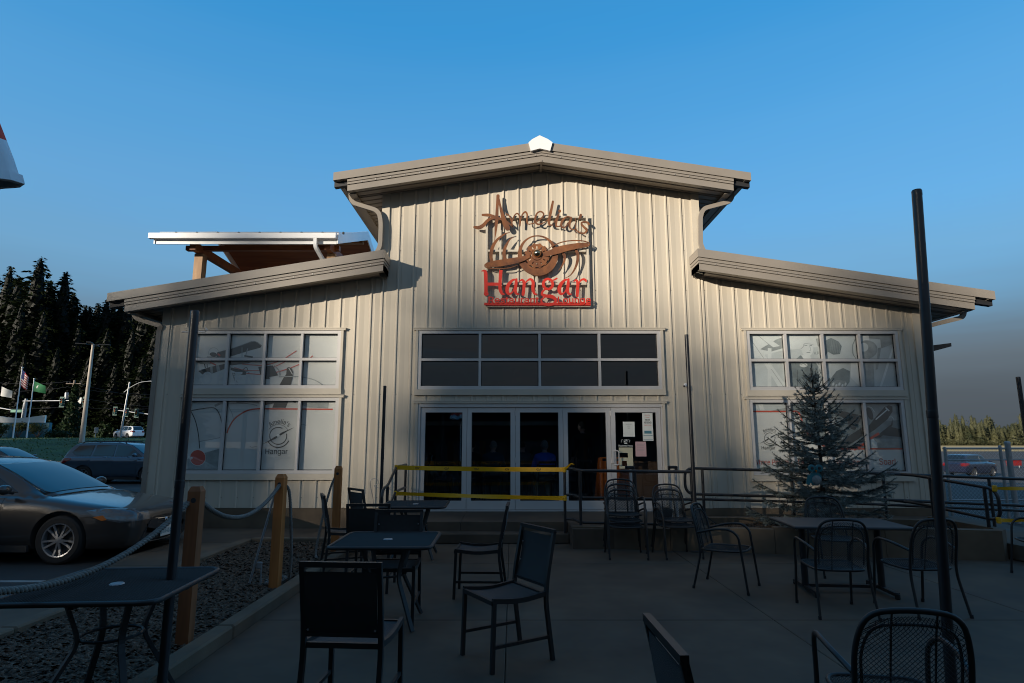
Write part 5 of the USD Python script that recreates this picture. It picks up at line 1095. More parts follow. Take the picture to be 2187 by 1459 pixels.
SUV = dict(L=4.56, wb=2.62, fx=1.36, r=.345, track=.78, seatz=1.0,
    low=[(2.29, .66, .50, .40), (2.26, .82, .64, .30), (2.16, .93, .76, .25), (1.85, 1.0, .86, .235), (1.1, 1.055, .885, .23), (0, 1.07, .89, .23), (-1.2, 1.08, .885, .24), (-1.9, 1.08, .86, .28), (-2.15, 1.06, .82, .33), (-2.27, .95, .78, .40)],
    top=[(1.30, 1.06, .80, .68), (.95, 1.24, .80, .65), (.62, 1.46, .79, .62), (.30, 1.60, .79, .60), (-.3, 1.66, .79, .60), (-1.2, 1.65, .79, .60), (-1.75, 1.60, .78, .60), (-2.02, 1.40, .77, .63), (-2.20, 1.10, .75, .68)],
    glass=[[(.98, 1.10), (.42, 1.50), (-.08, 1.555), (-.10, 1.11)], [(-.17, 1.11), (-.15, 1.555), (-.92, 1.55), (-1.02, 1.115)], [(-1.10, 1.12), (-1.02, 1.545), (-1.66, 1.515), (-1.90, 1.26), (-1.72, 1.13)]],
    ws=[(1.22, .68), (.40, .57), (.40, -.57), (1.22, -.68)], rw=[(-1.80, .55), (-2.19, .62), (-2.19, -.62), (-1.80, -.55)], door=(.86, -.13, -1.05), spokes=7)
def ring_low(s):
    _, zt, w, zb = s; h = [(0, zb), (.80 * w, zb), (.95 * w, zb + .05), (.985 * w, zb + .17), (w, zb + (zt - zb) * .5), (.995 * w, zt - .20), (.975 * w, zt - .10), (.93 * w, zt - .03), (.80 * w, zt), (.45 * w, zt + .012), (0, zt + .018)]
    return h + [(-y, z) for y, z in h[-2:0:-1]]
def ring_top(s, zb=.75):
    _, zt, wb, wt = s; h = [(0, zb), (wb + .03, zb), (wb, .95 if zt > .98 else zt - .03), (wb + (wt - wb) * .55, .95 + (zt - .95) * .55 if zt > .98 else zt - .02), (wt + .02, zt - .035), (wt - .03, zt - .008), (wt * .6, zt + .012), (0, zt + .02)]
    return h + [(-y, z) for y, z in h[-2:0:-1]]
def car_parts(t, S, paint, plate=None, rails=False, plastic_arch=False):
    low = loft(dense(S['low']), ring_low); top = loft(dense(S['top']), ring_top)
    Mf = manifold3d.Manifold
    wells = []
    for x in (S['fx'], S['fx'] - S['wb']):
        for s in (-1, 1):
            c = Mf.cylinder(.36, S['r'] + .055, S['r'] + .055, 40).rotate((90, 0, 0)).translate((x, s * .93 + .18, S['r'] + .01)); wells.append(c); low = low - c
    seams = []
    for x in S['door']:
        for s in (-1, 1): seams.append(extr([(x, .32), (x + .006, .32), (x + .006, 1.05), (x, 1.05)], 'y', s * .90 - .05, s * .90 + .05))
    hood_x = S['top'][0][0]
    body = low
    for q in seams: body = body - q
    body = body + top
    emit(t, 'body', MB().tm(body), L[paint], smooth=32)
    big = top.scale((1.004, 1.012, 1.0)).translate((0.003, 0, .005))
    roofrim = big
    for k, g in enumerate(S['glass']):
        for s in (-1, 1):
            m = big ^ extr(g, 'y', .3 if s > 0 else -1.2, 1.2 if s > 0 else -.3); emit(t, 'side_window', MB().tm(m), L['carglass'], smooth=30)
    m = big ^ extr(S['ws'], 'z', .97, 1.75); m = m - extr([(.0, 1.385 if S is SEDAN else 1.56), (1.5, 1.385 if S is SEDAN else 1.56), (1.5, 2), (0, 2)], 'y', -1, 1); emit(t, 'windshield', MB().tm(m), L['carglass'], smooth=30)
    m = big ^ extr(S['rw'], 'z', 1.05, 1.75); emit(t, 'rear_window', MB().tm(m), L['carglass'], smooth=30)
    bigl = loft(dense(S['low']), ring_low).scale((1.002, 1.006, 1.004))
    x0 = S['low'][0][0]; zt = S['low'][2][1]
    for s in (-1, 1):
        hl = bigl ^ extr([(x0 - .66, zt + .015), (x0 - .50, zt - .09), (x0 - .2, zt - .155), (x0 + .03, zt - .145), (x0 + .03, zt - .06), (x0 - .15, zt + .02), (x0 - .45, zt + .045)], 'y', .44 if s > 0 else -1.2, 1.2 if s > 0 else -.44)
        h = emit(t, 'headlight', MB().tm(hl), L['lens'], smooth=30)
        emit(h, 'lamp_bowl', MB().lathe([(.05, .02), (.055, 0), (.06, .0), (.06, .02)], (x0 - .12, s * .66, zt - .09), 14, 'x'), L['chrome'])
        am = bigl.scale((1.001, 1.003, 1.001)) ^ extr([(x0 - .55, zt - .07), (x0 - .42, zt - .125), (x0 - .36, zt - .11), (x0 - .42, zt - .05)], 'y', .5 if s > 0 else -1.2, 1.2 if s > 0 else -.5)
        emit(h, 'amber_marker', MB().tm(am), L['amber'], smooth=30)
        xr = -S['L'] / 2; zr = S['low'][-3][1]
        tlm = bigl ^ extr([(xr - .1, zr - .28), (xr + .22, zr - .24), (xr + .50, zr - .10), (xr + .42, zr - .04), (xr - .1, zr - .03)], 'y', .45 if s > 0 else -1.2, 1.2 if s > 0 else -.45)
        emit(t, 'tail_light', MB().tm(tlm), L['tail'], smooth=30)
        mx = S['ws'][0][0] - .38; mz_ = S['glass'][0][0][1] + .05
        mm = MB().tm(trimesh.creation.icosphere(2)); mm.v[0] = mm.v[0] * [.075, .105, .072] + [mx, s * 1.0, mz_]
        mir = emit(t, 'mirror', mm, L[paint], smooth=True); emit(mir, 'mirror_foot', MB().tube([(mx + .02, s * .86, mz_ - .05), (mx, s * .93, mz_ - .03)], .028, 8), L['plastic'])
        for x in S['door'][:2]: emit(t, 'door_handle', MB().tube(rounded([(x - .30 - .06, s * .905, zt + .13), (x - .28 - .06, s * .945, zt + .13), (x - .12 - .06, s * .945, zt + .135), (x - .10 - .06, s * .905, zt + .135)], .03), .013, 6), L['chrome'])
        emit(t, 'sill', MB().tube([(S['fx'] - S['r'] - .08, s * .885, .22), (S['fx'] - S['wb'] + S['r'] + .08, s * .885, .225)], 1, rect=(.05, .09)), L['plastic'])
    gr = bigl.scale((1.001, 1, 1)) ^ extr([(-.40, zt - .16), (.40, zt - .16), (.52, zt - .30), (.60, S['low'][1][3] + .06), (-.60, S['low'][1][3] + .06), (-.52, zt - .30)], 'x', x0 - .35, x0 + .3)
    g_ = emit(t, 'grille', MB().tm(gr), L['plastic'], smooth=30)
    for k in range(6):
        z = S['low'][1][3] + .09 + k * (zt - .26 - S['low'][1][3]) / 6; emit(g_, 'grille_bar', MB().tube([(x0 - .10 - .0 + .02 * 0, y, z) if abs(y) > .5 else (x0 + .012 - .22 * y * y * .9, y, z) for y in np.linspace(-.48, .48, 9)], .007, 4), L['plastic'])
    emit(g_, 'grille_surround', MB().tube(curve([(x0 - .085, -.56, zt - .27), (x0 - .03, -.42, zt - .165), (x0 + .012, 0, zt - .175), (x0 - .03, .42, zt - .165), (x0 - .085, .56, zt - .27)], 5), .012, 6), L['chrome'])
    emit(g_, 'lower_lip', MB().tube(curve([(x0 - .13, -.66, S['low'][1][3] + .05), (x0 - .02, -.4, S['low'][1][3] + .01), (x0 + .015, 0, S['low'][1][3]), (x0 - .02, .4, S['low'][1][3] + .01), (x0 - .13, .66, S['low'][1][3] + .05)], 5), .014, 6), L['chrome'])
    e = MB()
    for rx, rz_, oz in ((.062, .042, 0), (.022, .040, 0), (.042, .017, .018)): e.tube([(x0 + .026, rx * math.cos(a), zt - .205 + oz + rz_ * math.sin(a)) for a in np.linspace(0, 2 * math.pi, 21)[:-1]], .006, 5, closed=True)
    emit(t, 'emblem', e, L['chrome'])
    pl_ = emit(t, 'license_plate', MB().cbox((x0 + .022, 0, zt - .365), (.012, .31, .155), bev=.003), L['paper'])
    if plate:
        v, f = lettering(plate, .062, 0, 0, 0, .0015, .85, True); v[:, 0] -= v[:, 0].max() / 2
        emit(pl_, 'plate_lettering', MB().add(np.stack([np.full(len(v), x0 + .0285) - v[:, 1] * 1.0, v[:, 0], zt - .40 + v[:, 2]], 1), f), L['paper_teal'])
    for x in (S['fx'], S['fx'] - S['wb']):
        for s in (-1, 1):
            r = S['r']; y = s * (S['track'] + .085)
            M_ = np.diag([1, s, 1.0])
            w = emit(t, 'wheel', MB().lathe([(r * .66, -.17), (r * .9, -.2), (r * .985, -.17), (r, -.12), (r, -.06), (r * .985, -.01), (r * .9, .012), (r * .70, .008), (r * .66, -.01)], (x, y, r), 32, 'y', M_), L['rubber'], smooth=40)
            emit(w, 'rim', MB().lathe([(r * .67, -.15), (r * .66, -.005), (r * .70, .006), (r * .645, .002), (r * .62, -.03), (r * .62, -.15)], (x, y, r), 32, 'y', M_), L['rim'], smooth=40)
            emit(w, 'brake_disc', MB().lathe([(r * .62, -.06), (.0, -.06)], (x, y, r), 20, 'y', M_), L['rim_dark'])
            sp = MB(); n = S['spokes']
            for k in range(n):
                a = 2 * math.pi * k / n + (0.1 if k % 2 else -.1) * (n > 8); c, d = math.cos(a), math.sin(a)
                sp.tube([(x + .03 * c, y + s * -.012, r + .03 * d), (x + r * .4 * c, y + s * -.02, r + r * .4 * d), (x + r * .65 * c, y + s * -.008, r + r * .65 * d)], 1, rect=(.026, .022), up=(0, 1, 0))
            sp.lathe([(0, .0), (.045, -.002), (.05, -.03)], (x, y, r), 14, 'y', M_)
            emit(w, 'spokes', sp, L['rim'])
    for s in (-1, 1): emit(t, 'wiper', MB().tube([(S['ws'][0][0] - .04, s * .30 - .2, S['low'][5][1] + .035), (S['ws'][0][0] - .18, s * .30 + .25, S['low'][5][1] + .115)], .008, 5), L['plastic'])
    if rails:
        for s in (-1, 1): emit(t, 'roof_rail', MB().tube(rounded([(.25, s * .575, 1.585), (.15, s * .57, 1.68), (-1.45, s * .57, 1.70), (-1.6, s * .575, 1.62)], .1), .018, 8), L['plastic'], smooth=40)
        for x in (-.2, -.95): emit(t, 'cross_bar', MB().tube([(x, -.57, 1.70), (x, .57, 1.70)], 1, rect=(.05, .02)), L['plastic'])
c1 = thing('parked_sedan', 'dark graphite sedan parked nose toward the building behind the rope', 'car', (at_z(115, 1207, LOT)[0] - SEDAN['fx'] + .02, at_z(115, 1207, LOT)[1] + .88, LOT), 0); car_parts(c1, SEDAN, 'paint_brown', 'BTK4161')
q = at_z(312, 1034, LOT)
c2 = thing('parked_suv', 'slate blue sport utility car with roof rails parked behind the graphite sedan', 'car', (q[0] - SUV['fx'], q[1] + .88, float(terrain(q[0], q[1])) + .06), 0); car_parts(c2, SUV, 'paint_blue', None, True)
q = at_y(97, 985, 27); dup(c1, 'dark sedan at far left, only its bonnet tip showing by the slate blue car', (q[0] - 2.3, 27.4, float(terrain(q[0] - 2, 27)) + .06), 0)
q = at_y(318, 965, 27.5); dup(c2, 'dark sport utility car half hidden by the left corner of the building', (q[0] + .9, 28.2, float(terrain(q[0], 28)) + .06), 180)
q = at_y(272, 948, 81)
c3 = thing('white_suv', 'white sport utility car driving away on the road before the dark firs', 'car', (q[0], 81, float(terrain(q[0], 81)) + .05), 152); car_parts(c3, SUV, 'paint_white')
q = at_y(2074, 1010, 46)
c4 = thing('navy_suv', 'navy blue sport utility car on the apron seen through the chain fence', 'car', (q[0], 46, float(terrain(q[0], 46)) + .03), 28); car_parts(c4, SUV, 'paint_navy')

# ================================================================ the street, the lawn and what stands on it
def gz(x, y): return float(terrain(x, y)) + .04
def mast(name, label, px, y, top_py, r0, r1, mat, cat, z=None):
    q = at_y(px[0], 930, y); g = at_y(px[1], top_py, y); h = g[2]
    t = thing(name, label, cat, (q[0], y, gz(q[0], y)))
    emit(t, 'shaft', MB().tube([(0, 0, 0), (0, 0, h - gz(q[0], y))], [r0, r1], 14), L[mat], smooth=40); return t, h - gz(q[0], y), q[0]
t, h, x = mast('flood_light_pole', 'tall tapered light pole with four flat lamp heads rising from the lawn', (176, 176), 50, 735, .20, .10, 'galv_warm', 'light pole')
for a in (20, 110, 200, 290):
    c, s = math.cos(math.radians(a)), math.sin(math.radians(a))
    emit(t, 'lamp_arm', MB().tube([(0, 0, h - .1), (c * .5, s * .5, h - .04)], .03, 6), L['plastic']); emit(t, 'lamp_head', MB().cbox((c * .85, s * .85, h - .02), (.8, .34, .08), a, .02), L['plastic'])
def flagpole(label, px, y, top):
    t, h, x = mast('flagpole', label, (px, px), y, top, .07, .04, 'white', 'flagpole', None)
    emit(t, 'ball', MB().tm(trimesh.creation.icosphere(1, .09)), L['alu']); stage.GetPrimAtPath(t + '/ball'); return t, h, x
def cloth(h, w, ht, seed, drop):
    n, m = 14, 10; V = []
    for i in range(n):
        for j in range(m):
            u_, v_ = i / (n - 1), j / (m - 1); V.append((.05 + u_ * w, .12 * math.sin(5 * u_ + seed + 1.5 * v_) * u_, h - .15 - v_ * ht * (1 - .25 * u_) - drop * u_ * (1 + .2 * math.sin(3 * v_))))
    return np.array(V), [(i * m + j, (i + 1) * m + j, (i + 1) * m + j + 1, i * m + j + 1) for i in range(n - 1) for j in range(m - 1)]
for lab, px, top, kind in (('white flagpole carrying the striped flag at the far left', 28, 787, 'stripes'), ('white flagpole carrying the green flag', 57, 811, 'green')):
    q = at_y(px, 930, 57); h = at_y(px, top, 57)[2] - gz(q[0], 57)
    t = thing('flagpole', lab, 'flagpole', (q[0], 57, gz(q[0], 57)))
    emit(t, 'shaft', MB().tube([(0, 0, 0), (0, 0, h)], [.07, .04], 10), L['white'], smooth=40); b = trimesh.creation.icosphere(2, .09); b.apply_translation([0, 0, h + .07]); emit(t, 'ball', MB().tm(b), L['alu'], smooth=True)
    f = thing('flag', 'striped red and white flag with a blue corner, hanging limp' if kind == 'stripes' else 'green flag with a small round seal lifted by the wind', 'flag', (q[0], 57, gz(q[0], 57)))
    if kind == 'green':
        V, F = cloth(h, 1.15, .95, 1, .45); emit(f, 'cloth', MB().add(V, F), L['flag_green'], smooth=True)
        emit(f, 'seal', MB().lathe([(0, -.03), (.17, -.03), (.17, .03), (0, .03)], (.5, .02, h - .72), 16, 'y'), L['pr_white'])
    else:
        for k in range(13):
            V, F = cloth(h, .62, 1.5 / 13, .8, .55); V[:, 2] -= k * 1.5 / 13 * (1 - .15 * V[:, 0])
            if k < 7: blue = [q_ for q_ in F if q_[0] < 60]; F2 = [q_ for q_ in F if q_[0] >= 60]; emit(f, 'canton_strip', MB().add(V, blue), L['flag_blue'])
            else: F2 = F
            emit(f, 'stripe', MB().add(V, F2), L['flag_red' if k % 2 == 0 else 'pr_white'])
f = thing('flag', 'pale flag of which only the edge shows at the left rim', 'flag', (at_y(-12, 930, 57)[0], 57, at_y(0, 838, 57)[2] - .5)); V, F = cloth(1.2, 1.0, .9, 2, .4); emit(f, 'cloth', MB().add(V, F), L['pr_white'], smooth=True)
# monument sign
q0, q1 = at_y(-60, 926, 61), at_y(103, 926, 61); zt, zm, zb = at_y(50, 887, 61)[2], at_y(50, 903, 61)[2], gz(q1[0], 61) - .1
t = thing('wall_sign', 'long teal wall with a white wavy top panel beyond the lawn', 'sign wall')
emit(t, 'base_wall', MB().cbox(((q0[0] + q1[0]) / 2, 61.2, (zb + zm) / 2), (q1[0] - q0[0], .4, zm - zb), bev=.03), L['teal'])
x1_ = at_y(97, 890, 61)[0]; xs_ = np.linspace(q0[0], x1_, 24)
emit(t, 'wave_panel', MB().poly(Polygon([(x, zt - .12 + .16 * math.sin((x - x1_) * .9 + .9)) for x in xs_] + [(x1_, zm + .01), (q0[0], zm + .01)]), 61.15, .2), L['pr_white'])
for k in range(6): emit(t, 'wall_joint', MB().box(q0[0] + 1.2 * (k + 1), 60.985, zb + .1, q0[0] + 1.2 * (k + 1) + .03, 61.0, zm - .05), L['paper_teal'])
def leaf_blob(n, R, c, size, seed, core=.35):
    r = np.random.default_rng(seed); d = r.normal(size=(n, 3)); d /= np.linalg.norm(d, axis=1, keepdims=True); rad = (core + (1 - core) * r.random(n)) ** .6
    p = d * rad[:, None] * np.array(R) * (1 + .25 * np.sin(d[:, :1] * 5 + seed)) + np.array(c)
    a = r.normal(size=(n, 3)); a /= np.linalg.norm(a, axis=1, keepdims=True); b = np.cross(a, r.normal(size=(n, 3))); b /= np.linalg.norm(b, axis=1, keepdims=True)
    s = size * r.uniform(.6, 1.4, (n, 1)); v = np.stack([p - a * s, p + b * s * .5, p + a * s, p - b * s * .5], 1).reshape(-1, 3)
    return v, np.arange(4 * n).reshape(-1, 4)
for k, (px, w) in enumerate(((4, 26), (40, 38), (82, 42))):
    q = at_y(px, 912, 59); x = q[0]; R = w / 2 / FPX * 59; z = gz(x, 59)
    t = thing('shrub', ('yellow green shrub at the left rim before the teal wall', 'yellow green shrub between the two flagpoles', 'yellow green shrub right of the green flag pole')[k], 'shrub', (x, 59, z))
    st = MB(); rs = np.random.default_rng(k)
    for _ in range(9): a = rs.uniform(0, 6.28); st.tube([(0, 0, 0), (R * .4 * math.cos(a), R * .3 * math.sin(a), .5), (R * .7 * math.cos(a), R * .5 * math.sin(a), 1.0)], [.03, .02, .01], 5)
    emit(t, 'stems', st, L['bark']); b = MB()
    for j in range(12): a = rs.uniform(0, 6.28); b.add(*leaf_blob(80, (.38, .34, .26), (R * .65 * math.cos(a) * rs.uniform(.2, 1), R * .5 * math.sin(a), rs.uniform(.55, 1.35)), .07, j + 20 * k))
    emit(t, 'foliage', b, L['shrub'])
x = at_y(122, 930, 60)[0]; t = thing('shrub', 'low dark bush right of the teal wall', 'shrub', (x, 60, gz(x, 60))); emit(t, 'foliage', MB().add(*leaf_blob(900, (1.2, .7, .45), (0, 0, .35), .1, 4)), L['cypress']); emit(t, 'stems', MB().tube([(0, 0, 0), (.1, 0, .4)], .03, 5), L['bark'])
q = at_y(148, 930, 70); x = q[0]; h = at_y(153, 820, 70)[2] - gz(x, 70); t = thing('cypress', 'slender dark green columnar cypress behind the light pole', 'tree', (x, 70, gz(x, 70))); b = MB()
for k in range(40):
    s = (k + .5) / 40; R = .95 * (1 - s) ** .75 + .08; b.add(*leaf_blob(90, (R, R, h / 55), (.0, 0, .25 + s * (h - .3)), .16, k, .6))
emit(t, 'crown', b, L['cypress']); emit(t, 'trunk', MB().tube([(0, 0, 0), (0, 0, h * .9)], [.14, .02], 8), L['bark'])
# signal masts, street lamp, utility pole and wires
def signal(t, x, z, y=0.0, back='signal_green'):
    s = emit(t, 'signal_head', MB().cbox((x, y, z), (.36, .22, 1.0), bev=.04), L[back])
    emit(s, 'back_plate', MB().cbox((x, y + .02, z), (.62, .02, 1.3), bev=.005), L[back])
    for k, m in enumerate(('tail', 'amber', 'signal_green')): emit(s, 'lens', MB().lathe([(0, -.115), (.11, -.115), (.12, -.11), (.13, -.2), (.14, -.11)], (x, y, z + .3 - .3 * k), 12, 'y'), L[m])
def signal_mast(label, px, y, top, arm, heads, back='signal_green'):
    q = at_y(px, 920, y); x0 = q[0]; z0 = gz(x0, y); h = at_y(px, top, y)[2] - z0; t = thing('signal_mast', label, 'traffic signal', (x0, y, z0))
    emit(t, 'shaft', MB().tube([(0, 0, 0), (0, 0, h)], [.24, .17], 12), L['galv'], smooth=40)
    (ax, az), (bx, bz) = [(at_y(p_, r_, y)[0] - x0, at_y(p_, r_, y)[2] - z0) for p_, r_ in arm]; emit(t, 'arm', MB().tube([(ax, 0, az), (bx, 0, bz)], [.11, .06], 10), L['galv'], smooth=40)
    for hx, hz in heads: p_ = at_y(hx, hz, y); signal(t, p_[0] - x0, p_[2] - z0, -.15, back)
    return t, x0, z0
t, x0, z0 = signal_mast('signal mast with a level arm and two signal backs behind the flagpoles', 47, 74, 852, ((50, 857), (190, 855)), ((134, 859), (183, 859)))
p_ = at_y(172, 856, 74); emit(t, 'white_plate', MB().cbox((p_[0] - x0, -.2, p_[2] - z0), (.5, .03, .75), bev=.01), L['pr_white'])
t, x0, z0 = signal_mast('signal arm with a green street name plate at the left rim', 45, 78, 860, ((-30, 866), (42, 879)), ())
p_ = at_y(37, 878, 78); emit(t, 'street_name_plate', MB().cbox((p_[0] - x0, -.15, p_[2] - z0), (1.5, .03, .35), bev=.01), L['road_sign_green'])
signal_mast('signal mast arm carrying three signal heads beside the building', 352, 88, 884, ((352, 889), (246, 876)), ((247, 878), (271, 881), (293, 883)))
q = at_y(256, 935, 70); z0 = gz(q[0], 70); h = at_y(266, 816, 70)[2] - z0; t = thing('street_lamp', 'grey street lamp with a long curved arm beside the building', 'street lamp', (q[0], 70, z0))
emit(t, 'shaft', MB().tube([(0, 0, 0), (.45, 0, h)], [.13, .08], 12), L['galv'], smooth=40)
P_ = [at_y(a, b, 70) - np.array([q[0], 0, z0]) for a, b in ((265, 838), (278, 828), (297, 818), (312, 815), (327, 814))]; emit(t, 'arm', MB().tube(curve([(p[0], 0, p[2]) for p in P_], 6), .05, 8), L['galv'], smooth=40)
e = P_[-1]; emit(t, 'lamp_head', MB().tm(trimesh.creation.icosphere(2)).__class__().add(trimesh.creation.icosphere(2).vertices * [.45, .17, .1] + [e[0] + .15, 0, e[2] - .03], trimesh.creation.icosphere(2).faces), L['galv'], smooth=True)
q = at_y(139, 925, 82); z0 = gz(q[0], 82); h = at_y(146, 812, 82)[2] - z0; t = thing('utility_pole', 'weathered wooden utility pole with cross arms and a transformer', 'utility pole', (q[0], 82, z0))
emit(t, 'shaft', MB().tube([(0, 0, 0), (.45, 0, h)], [.20, .14], 10), L['wood_grey'], smooth=40)
for dz in (.5, 2.2): emit(t, 'cross_arm', MB().cbox((.42, -.1, h - dz), (2.2 - dz * .3, .12, .12), bev=.01), L['wood_grey'])
for dx in (-.9, -.5, .9): emit(t, 'insulator', MB().lathe([(0, .25), (.05, .22), (.07, .1), (.04, 0)], (.42 + dx, -.1, h - .44), 8), L['plastic'])
emit(t, 'transformer', MB().lathe([(0, .9), (.2, .88), (.24, .8), (.24, .05), (0, 0)], (-.35, -.1, h - 2.6), 12), L['galv'], smooth=40)
for k, (a, b, s) in enumerate((((-40, 814), (146, 815), 3), ((146, 815), (420, 860), 4), ((-40, 830), (146, 826), 4), ((146, 827), (420, 838), 5), ((146, 845), (420, 872), 4), ((-40, 868), (146, 868), 3), ((146, 868), (420, 866), 4))):
    p0, p1 = at_y(*a, 82), at_y(*b, 82 if b[0] < 200 else 90)
    w = thing('overhead_wire', ('topmost wire running left from the utility pole', 'topmost wire running right from the utility pole', 'second wire running left from the utility pole', 'second wire running right from the utility pole', 'third wire running right from the utility pole', 'lowest wire running left behind the flagpoles', 'lowest wire running right past the street lamp')[k], 'wire', group=None)
    emit(w, 'strand', MB().tube(sag(p0, p1, s * .12, 14), .022, 4), L['wire'])
for lab, px, y, top, mat in (('small grey road sign seen from behind left of the street lamp', 203, 66, 915, 'galv'),):
    q = at_y(px, 938, y); z0 = gz(q[0], y); h = at_y(px, top, y)[2] - z0; t = thing('road_sign', lab, 'sign', (q[0], y, z0)); emit(t, 'pole', MB().tube([(0, 0, 0), (0, 0, h)], .04, 8), L['galv']); emit(t, 'plate', MB().cbox((.05, -.05, h - .2), (.45, .02, .6), bev=.004), L[mat])
q = at_y(2165, 988, 60); t = thing('taxiway_sign', 'small red sign board out on the apron behind the fence', 'sign', (q[0], 60, gz(q[0], 60)))
emit(t, 'board', MB().cbox((0, 0, q[2] - gz(q[0], 60)), (1.5, .12, .6), bev=.02), L['sign_board_red'])
for dx in (-.5, .5): emit(t, 'leg', MB().tube([(dx, 0, 0), (dx, 0, q[2] - gz(q[0], 60) - .28)], .04, 6), L['galv'])
# chain fence at the right
FY = 13.2; t = thing('chain_fence', 'galvanised chain link fence with gate posts right of the building', 'fence')
zt_ = at_y(2080, 957, FY)[2]; zb_ = gz(10, FY) + .03; fx0, fx1 = at_y(2014, 960, FY)[0], 14.5
for px, r, d in ((2018, .03, 0), (2136, .03, .03), (2153, .055, .12)):
    x = at_y(px, 960, FY)[0]; emit(t, 'post', MB().tube([(x, FY, zb_ - .05), (x, FY, zt_ + d)], r, 12).lathe([(0, .03), (r * .8, .02), (r * 1.1, 0), (r * 1.1, -.03)], (x, FY, zt_ + d), 12), L['galv'], smooth=40)
emit(t, 'post', MB().tube([(13.2, FY, zb_), (13.2, FY, zt_)], .03, 10), L['galv'], smooth=40)
for z in (zt_ - .01, at_y(2080, 1068, FY)[2], at_y(2080, 982, FY)[2]): emit(t, 'rail', MB().tube([(fx0, FY, z), (fx1, FY, z)], .021 if z > zt_ - .1 else .014, 8), L['galv'], smooth=40)
hgt = zt_ - zb_ - .03; lat = lattice(lambda a, b: (fx0 + a, FY + .02, zb_ + b), fx1 - fx0, hgt, .082, .0022, 1); emit(t, 'chain_mesh', lat, L['galv'], kind='stuff')

# ================================================================ trees
def fir(h, R, seed, n_boughs=330, droop=.28, bare=.05, frond=1.0, core=.46, slim=.72):
    """A conifer: drooping jagged boughs all round a tapered trunk, uneven in length, thick inside; returns trunk and crown."""
    r = np.random.default_rng(seed); V, F = [], []; n = 0; a = 0.0
    lump = lambda a, s: .82 + .36 * float(meshkit.noise(np.array([[3 + 1.3 * math.cos(a), 5 + 1.3 * math.sin(a), s * 9.0 + seed]]))[0])
    S = h / 30 * frond
    for i in range(n_boughs):
        s = bare + (1 - bare) * ((i + r.random()) / n_boughs) ** 1.12; z = h * s; a += 2.39996 + r.uniform(-.3, .3)
        l = R * ((1 - s) ** slim + .03) * r.uniform(.45, 1.2) * lump(a, s); d = np.array([math.cos(a), math.sin(a), 0]); p = np.array([-math.sin(a), math.cos(a), 0])
        zd = droop * r.uniform(.2, 1.4); lift = r.uniform(-.05, .2); w = .30 * l
        for t_ in np.linspace(.3, 1.0, max(2, int(l / (.75 * S)))):
            for q in range(3 if l > 1.2 * S else 2):
                o = r.uniform(-1, 1) * w * (1.2 - t_); c = np.array([0, 0, z]) + d * l * t_ + p * o + [0, 0, l * (lift * t_ - zd * t_ ** 1.5) - abs(o) * .3 + r.normal() * .12 * S]
                e = d * .9 + p * (o / (w + .01) * .7 + r.normal() * .35) + [0, 0, r.normal() * .3 - .25]; e /= np.linalg.norm(e); f_ = np.cross(e, r.normal(size=3) + [0, 0, 1.2]); f_ /= np.linalg.norm(f_)
                sz = S * r.uniform(.45, 1.0) * (.55 + .45 * min(1, l / (2.5 * S)))
                V += [c - e * sz * .6, c + f_ * sz * .30, c + e * sz * .9, c - f_ * sz * .30]; F.append((n, n + 1, n + 2, n + 3)); n += 4
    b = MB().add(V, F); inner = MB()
    if core:                                                       # the dense inside of the crown, its shade put into a dark colour
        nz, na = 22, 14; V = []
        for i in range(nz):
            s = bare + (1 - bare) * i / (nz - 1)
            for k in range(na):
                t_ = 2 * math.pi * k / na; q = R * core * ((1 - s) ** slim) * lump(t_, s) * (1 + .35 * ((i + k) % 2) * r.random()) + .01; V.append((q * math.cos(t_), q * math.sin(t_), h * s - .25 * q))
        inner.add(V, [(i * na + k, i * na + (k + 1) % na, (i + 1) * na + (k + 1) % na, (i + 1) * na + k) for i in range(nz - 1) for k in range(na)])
    trunk = MB().tube([(0, 0, -.3), (0, 0, h * .5), (0, 0, h * .98)], [R * .07, R * .04, .01], 8)
    return trunk, b, inner
def proto_tree(name, label, loc, rz, group, h, R, seed, leaf, **kw):
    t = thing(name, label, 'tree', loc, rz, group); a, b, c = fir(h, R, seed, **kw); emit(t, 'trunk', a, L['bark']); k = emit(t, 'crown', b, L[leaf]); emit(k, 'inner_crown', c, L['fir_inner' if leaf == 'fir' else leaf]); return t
def ground_at(px, y): x = at_y(px, 930, y)[0]; return (x, y, gz(x, y) - .1)
H_ = lambda px, py, y: at_y(px, py, y)[2] - gz(at_y(px, 930, y)[0], y)
G1 = 'dark firs in the wood behind the road'; GL = 'dark fir in the close row of firs behind the road'
ta = proto_tree('fir_tree', 'tallest dark fir, near the left rim of the picture', ground_at(38, 104), 0, None, H_(40, 551, 104), 7.8, 1, 'fir', n_boughs=520)
tb = proto_tree('fir_tree', 'second tallest dark fir, just right of the tallest one', ground_at(98, 107), 0, None, H_(98, 581, 107), 6.6, 2, 'fir', n_boughs=520)
protos = [proto_tree('fir_tree', GL, ground_at(150, 112), 0, G1, 30, 6.8, 3, 'fir', n_boughs=400), proto_tree('fir_tree', GL, ground_at(228, 114), 40, G1, 30, 7.4, 4, 'fir', n_boughs=400), proto_tree('fir_tree', GL, ground_at(-5, 108), 80, G1, 30, 7.0, 5, 'fir', n_boughs=400)]
rt = np.random.default_rng(11)
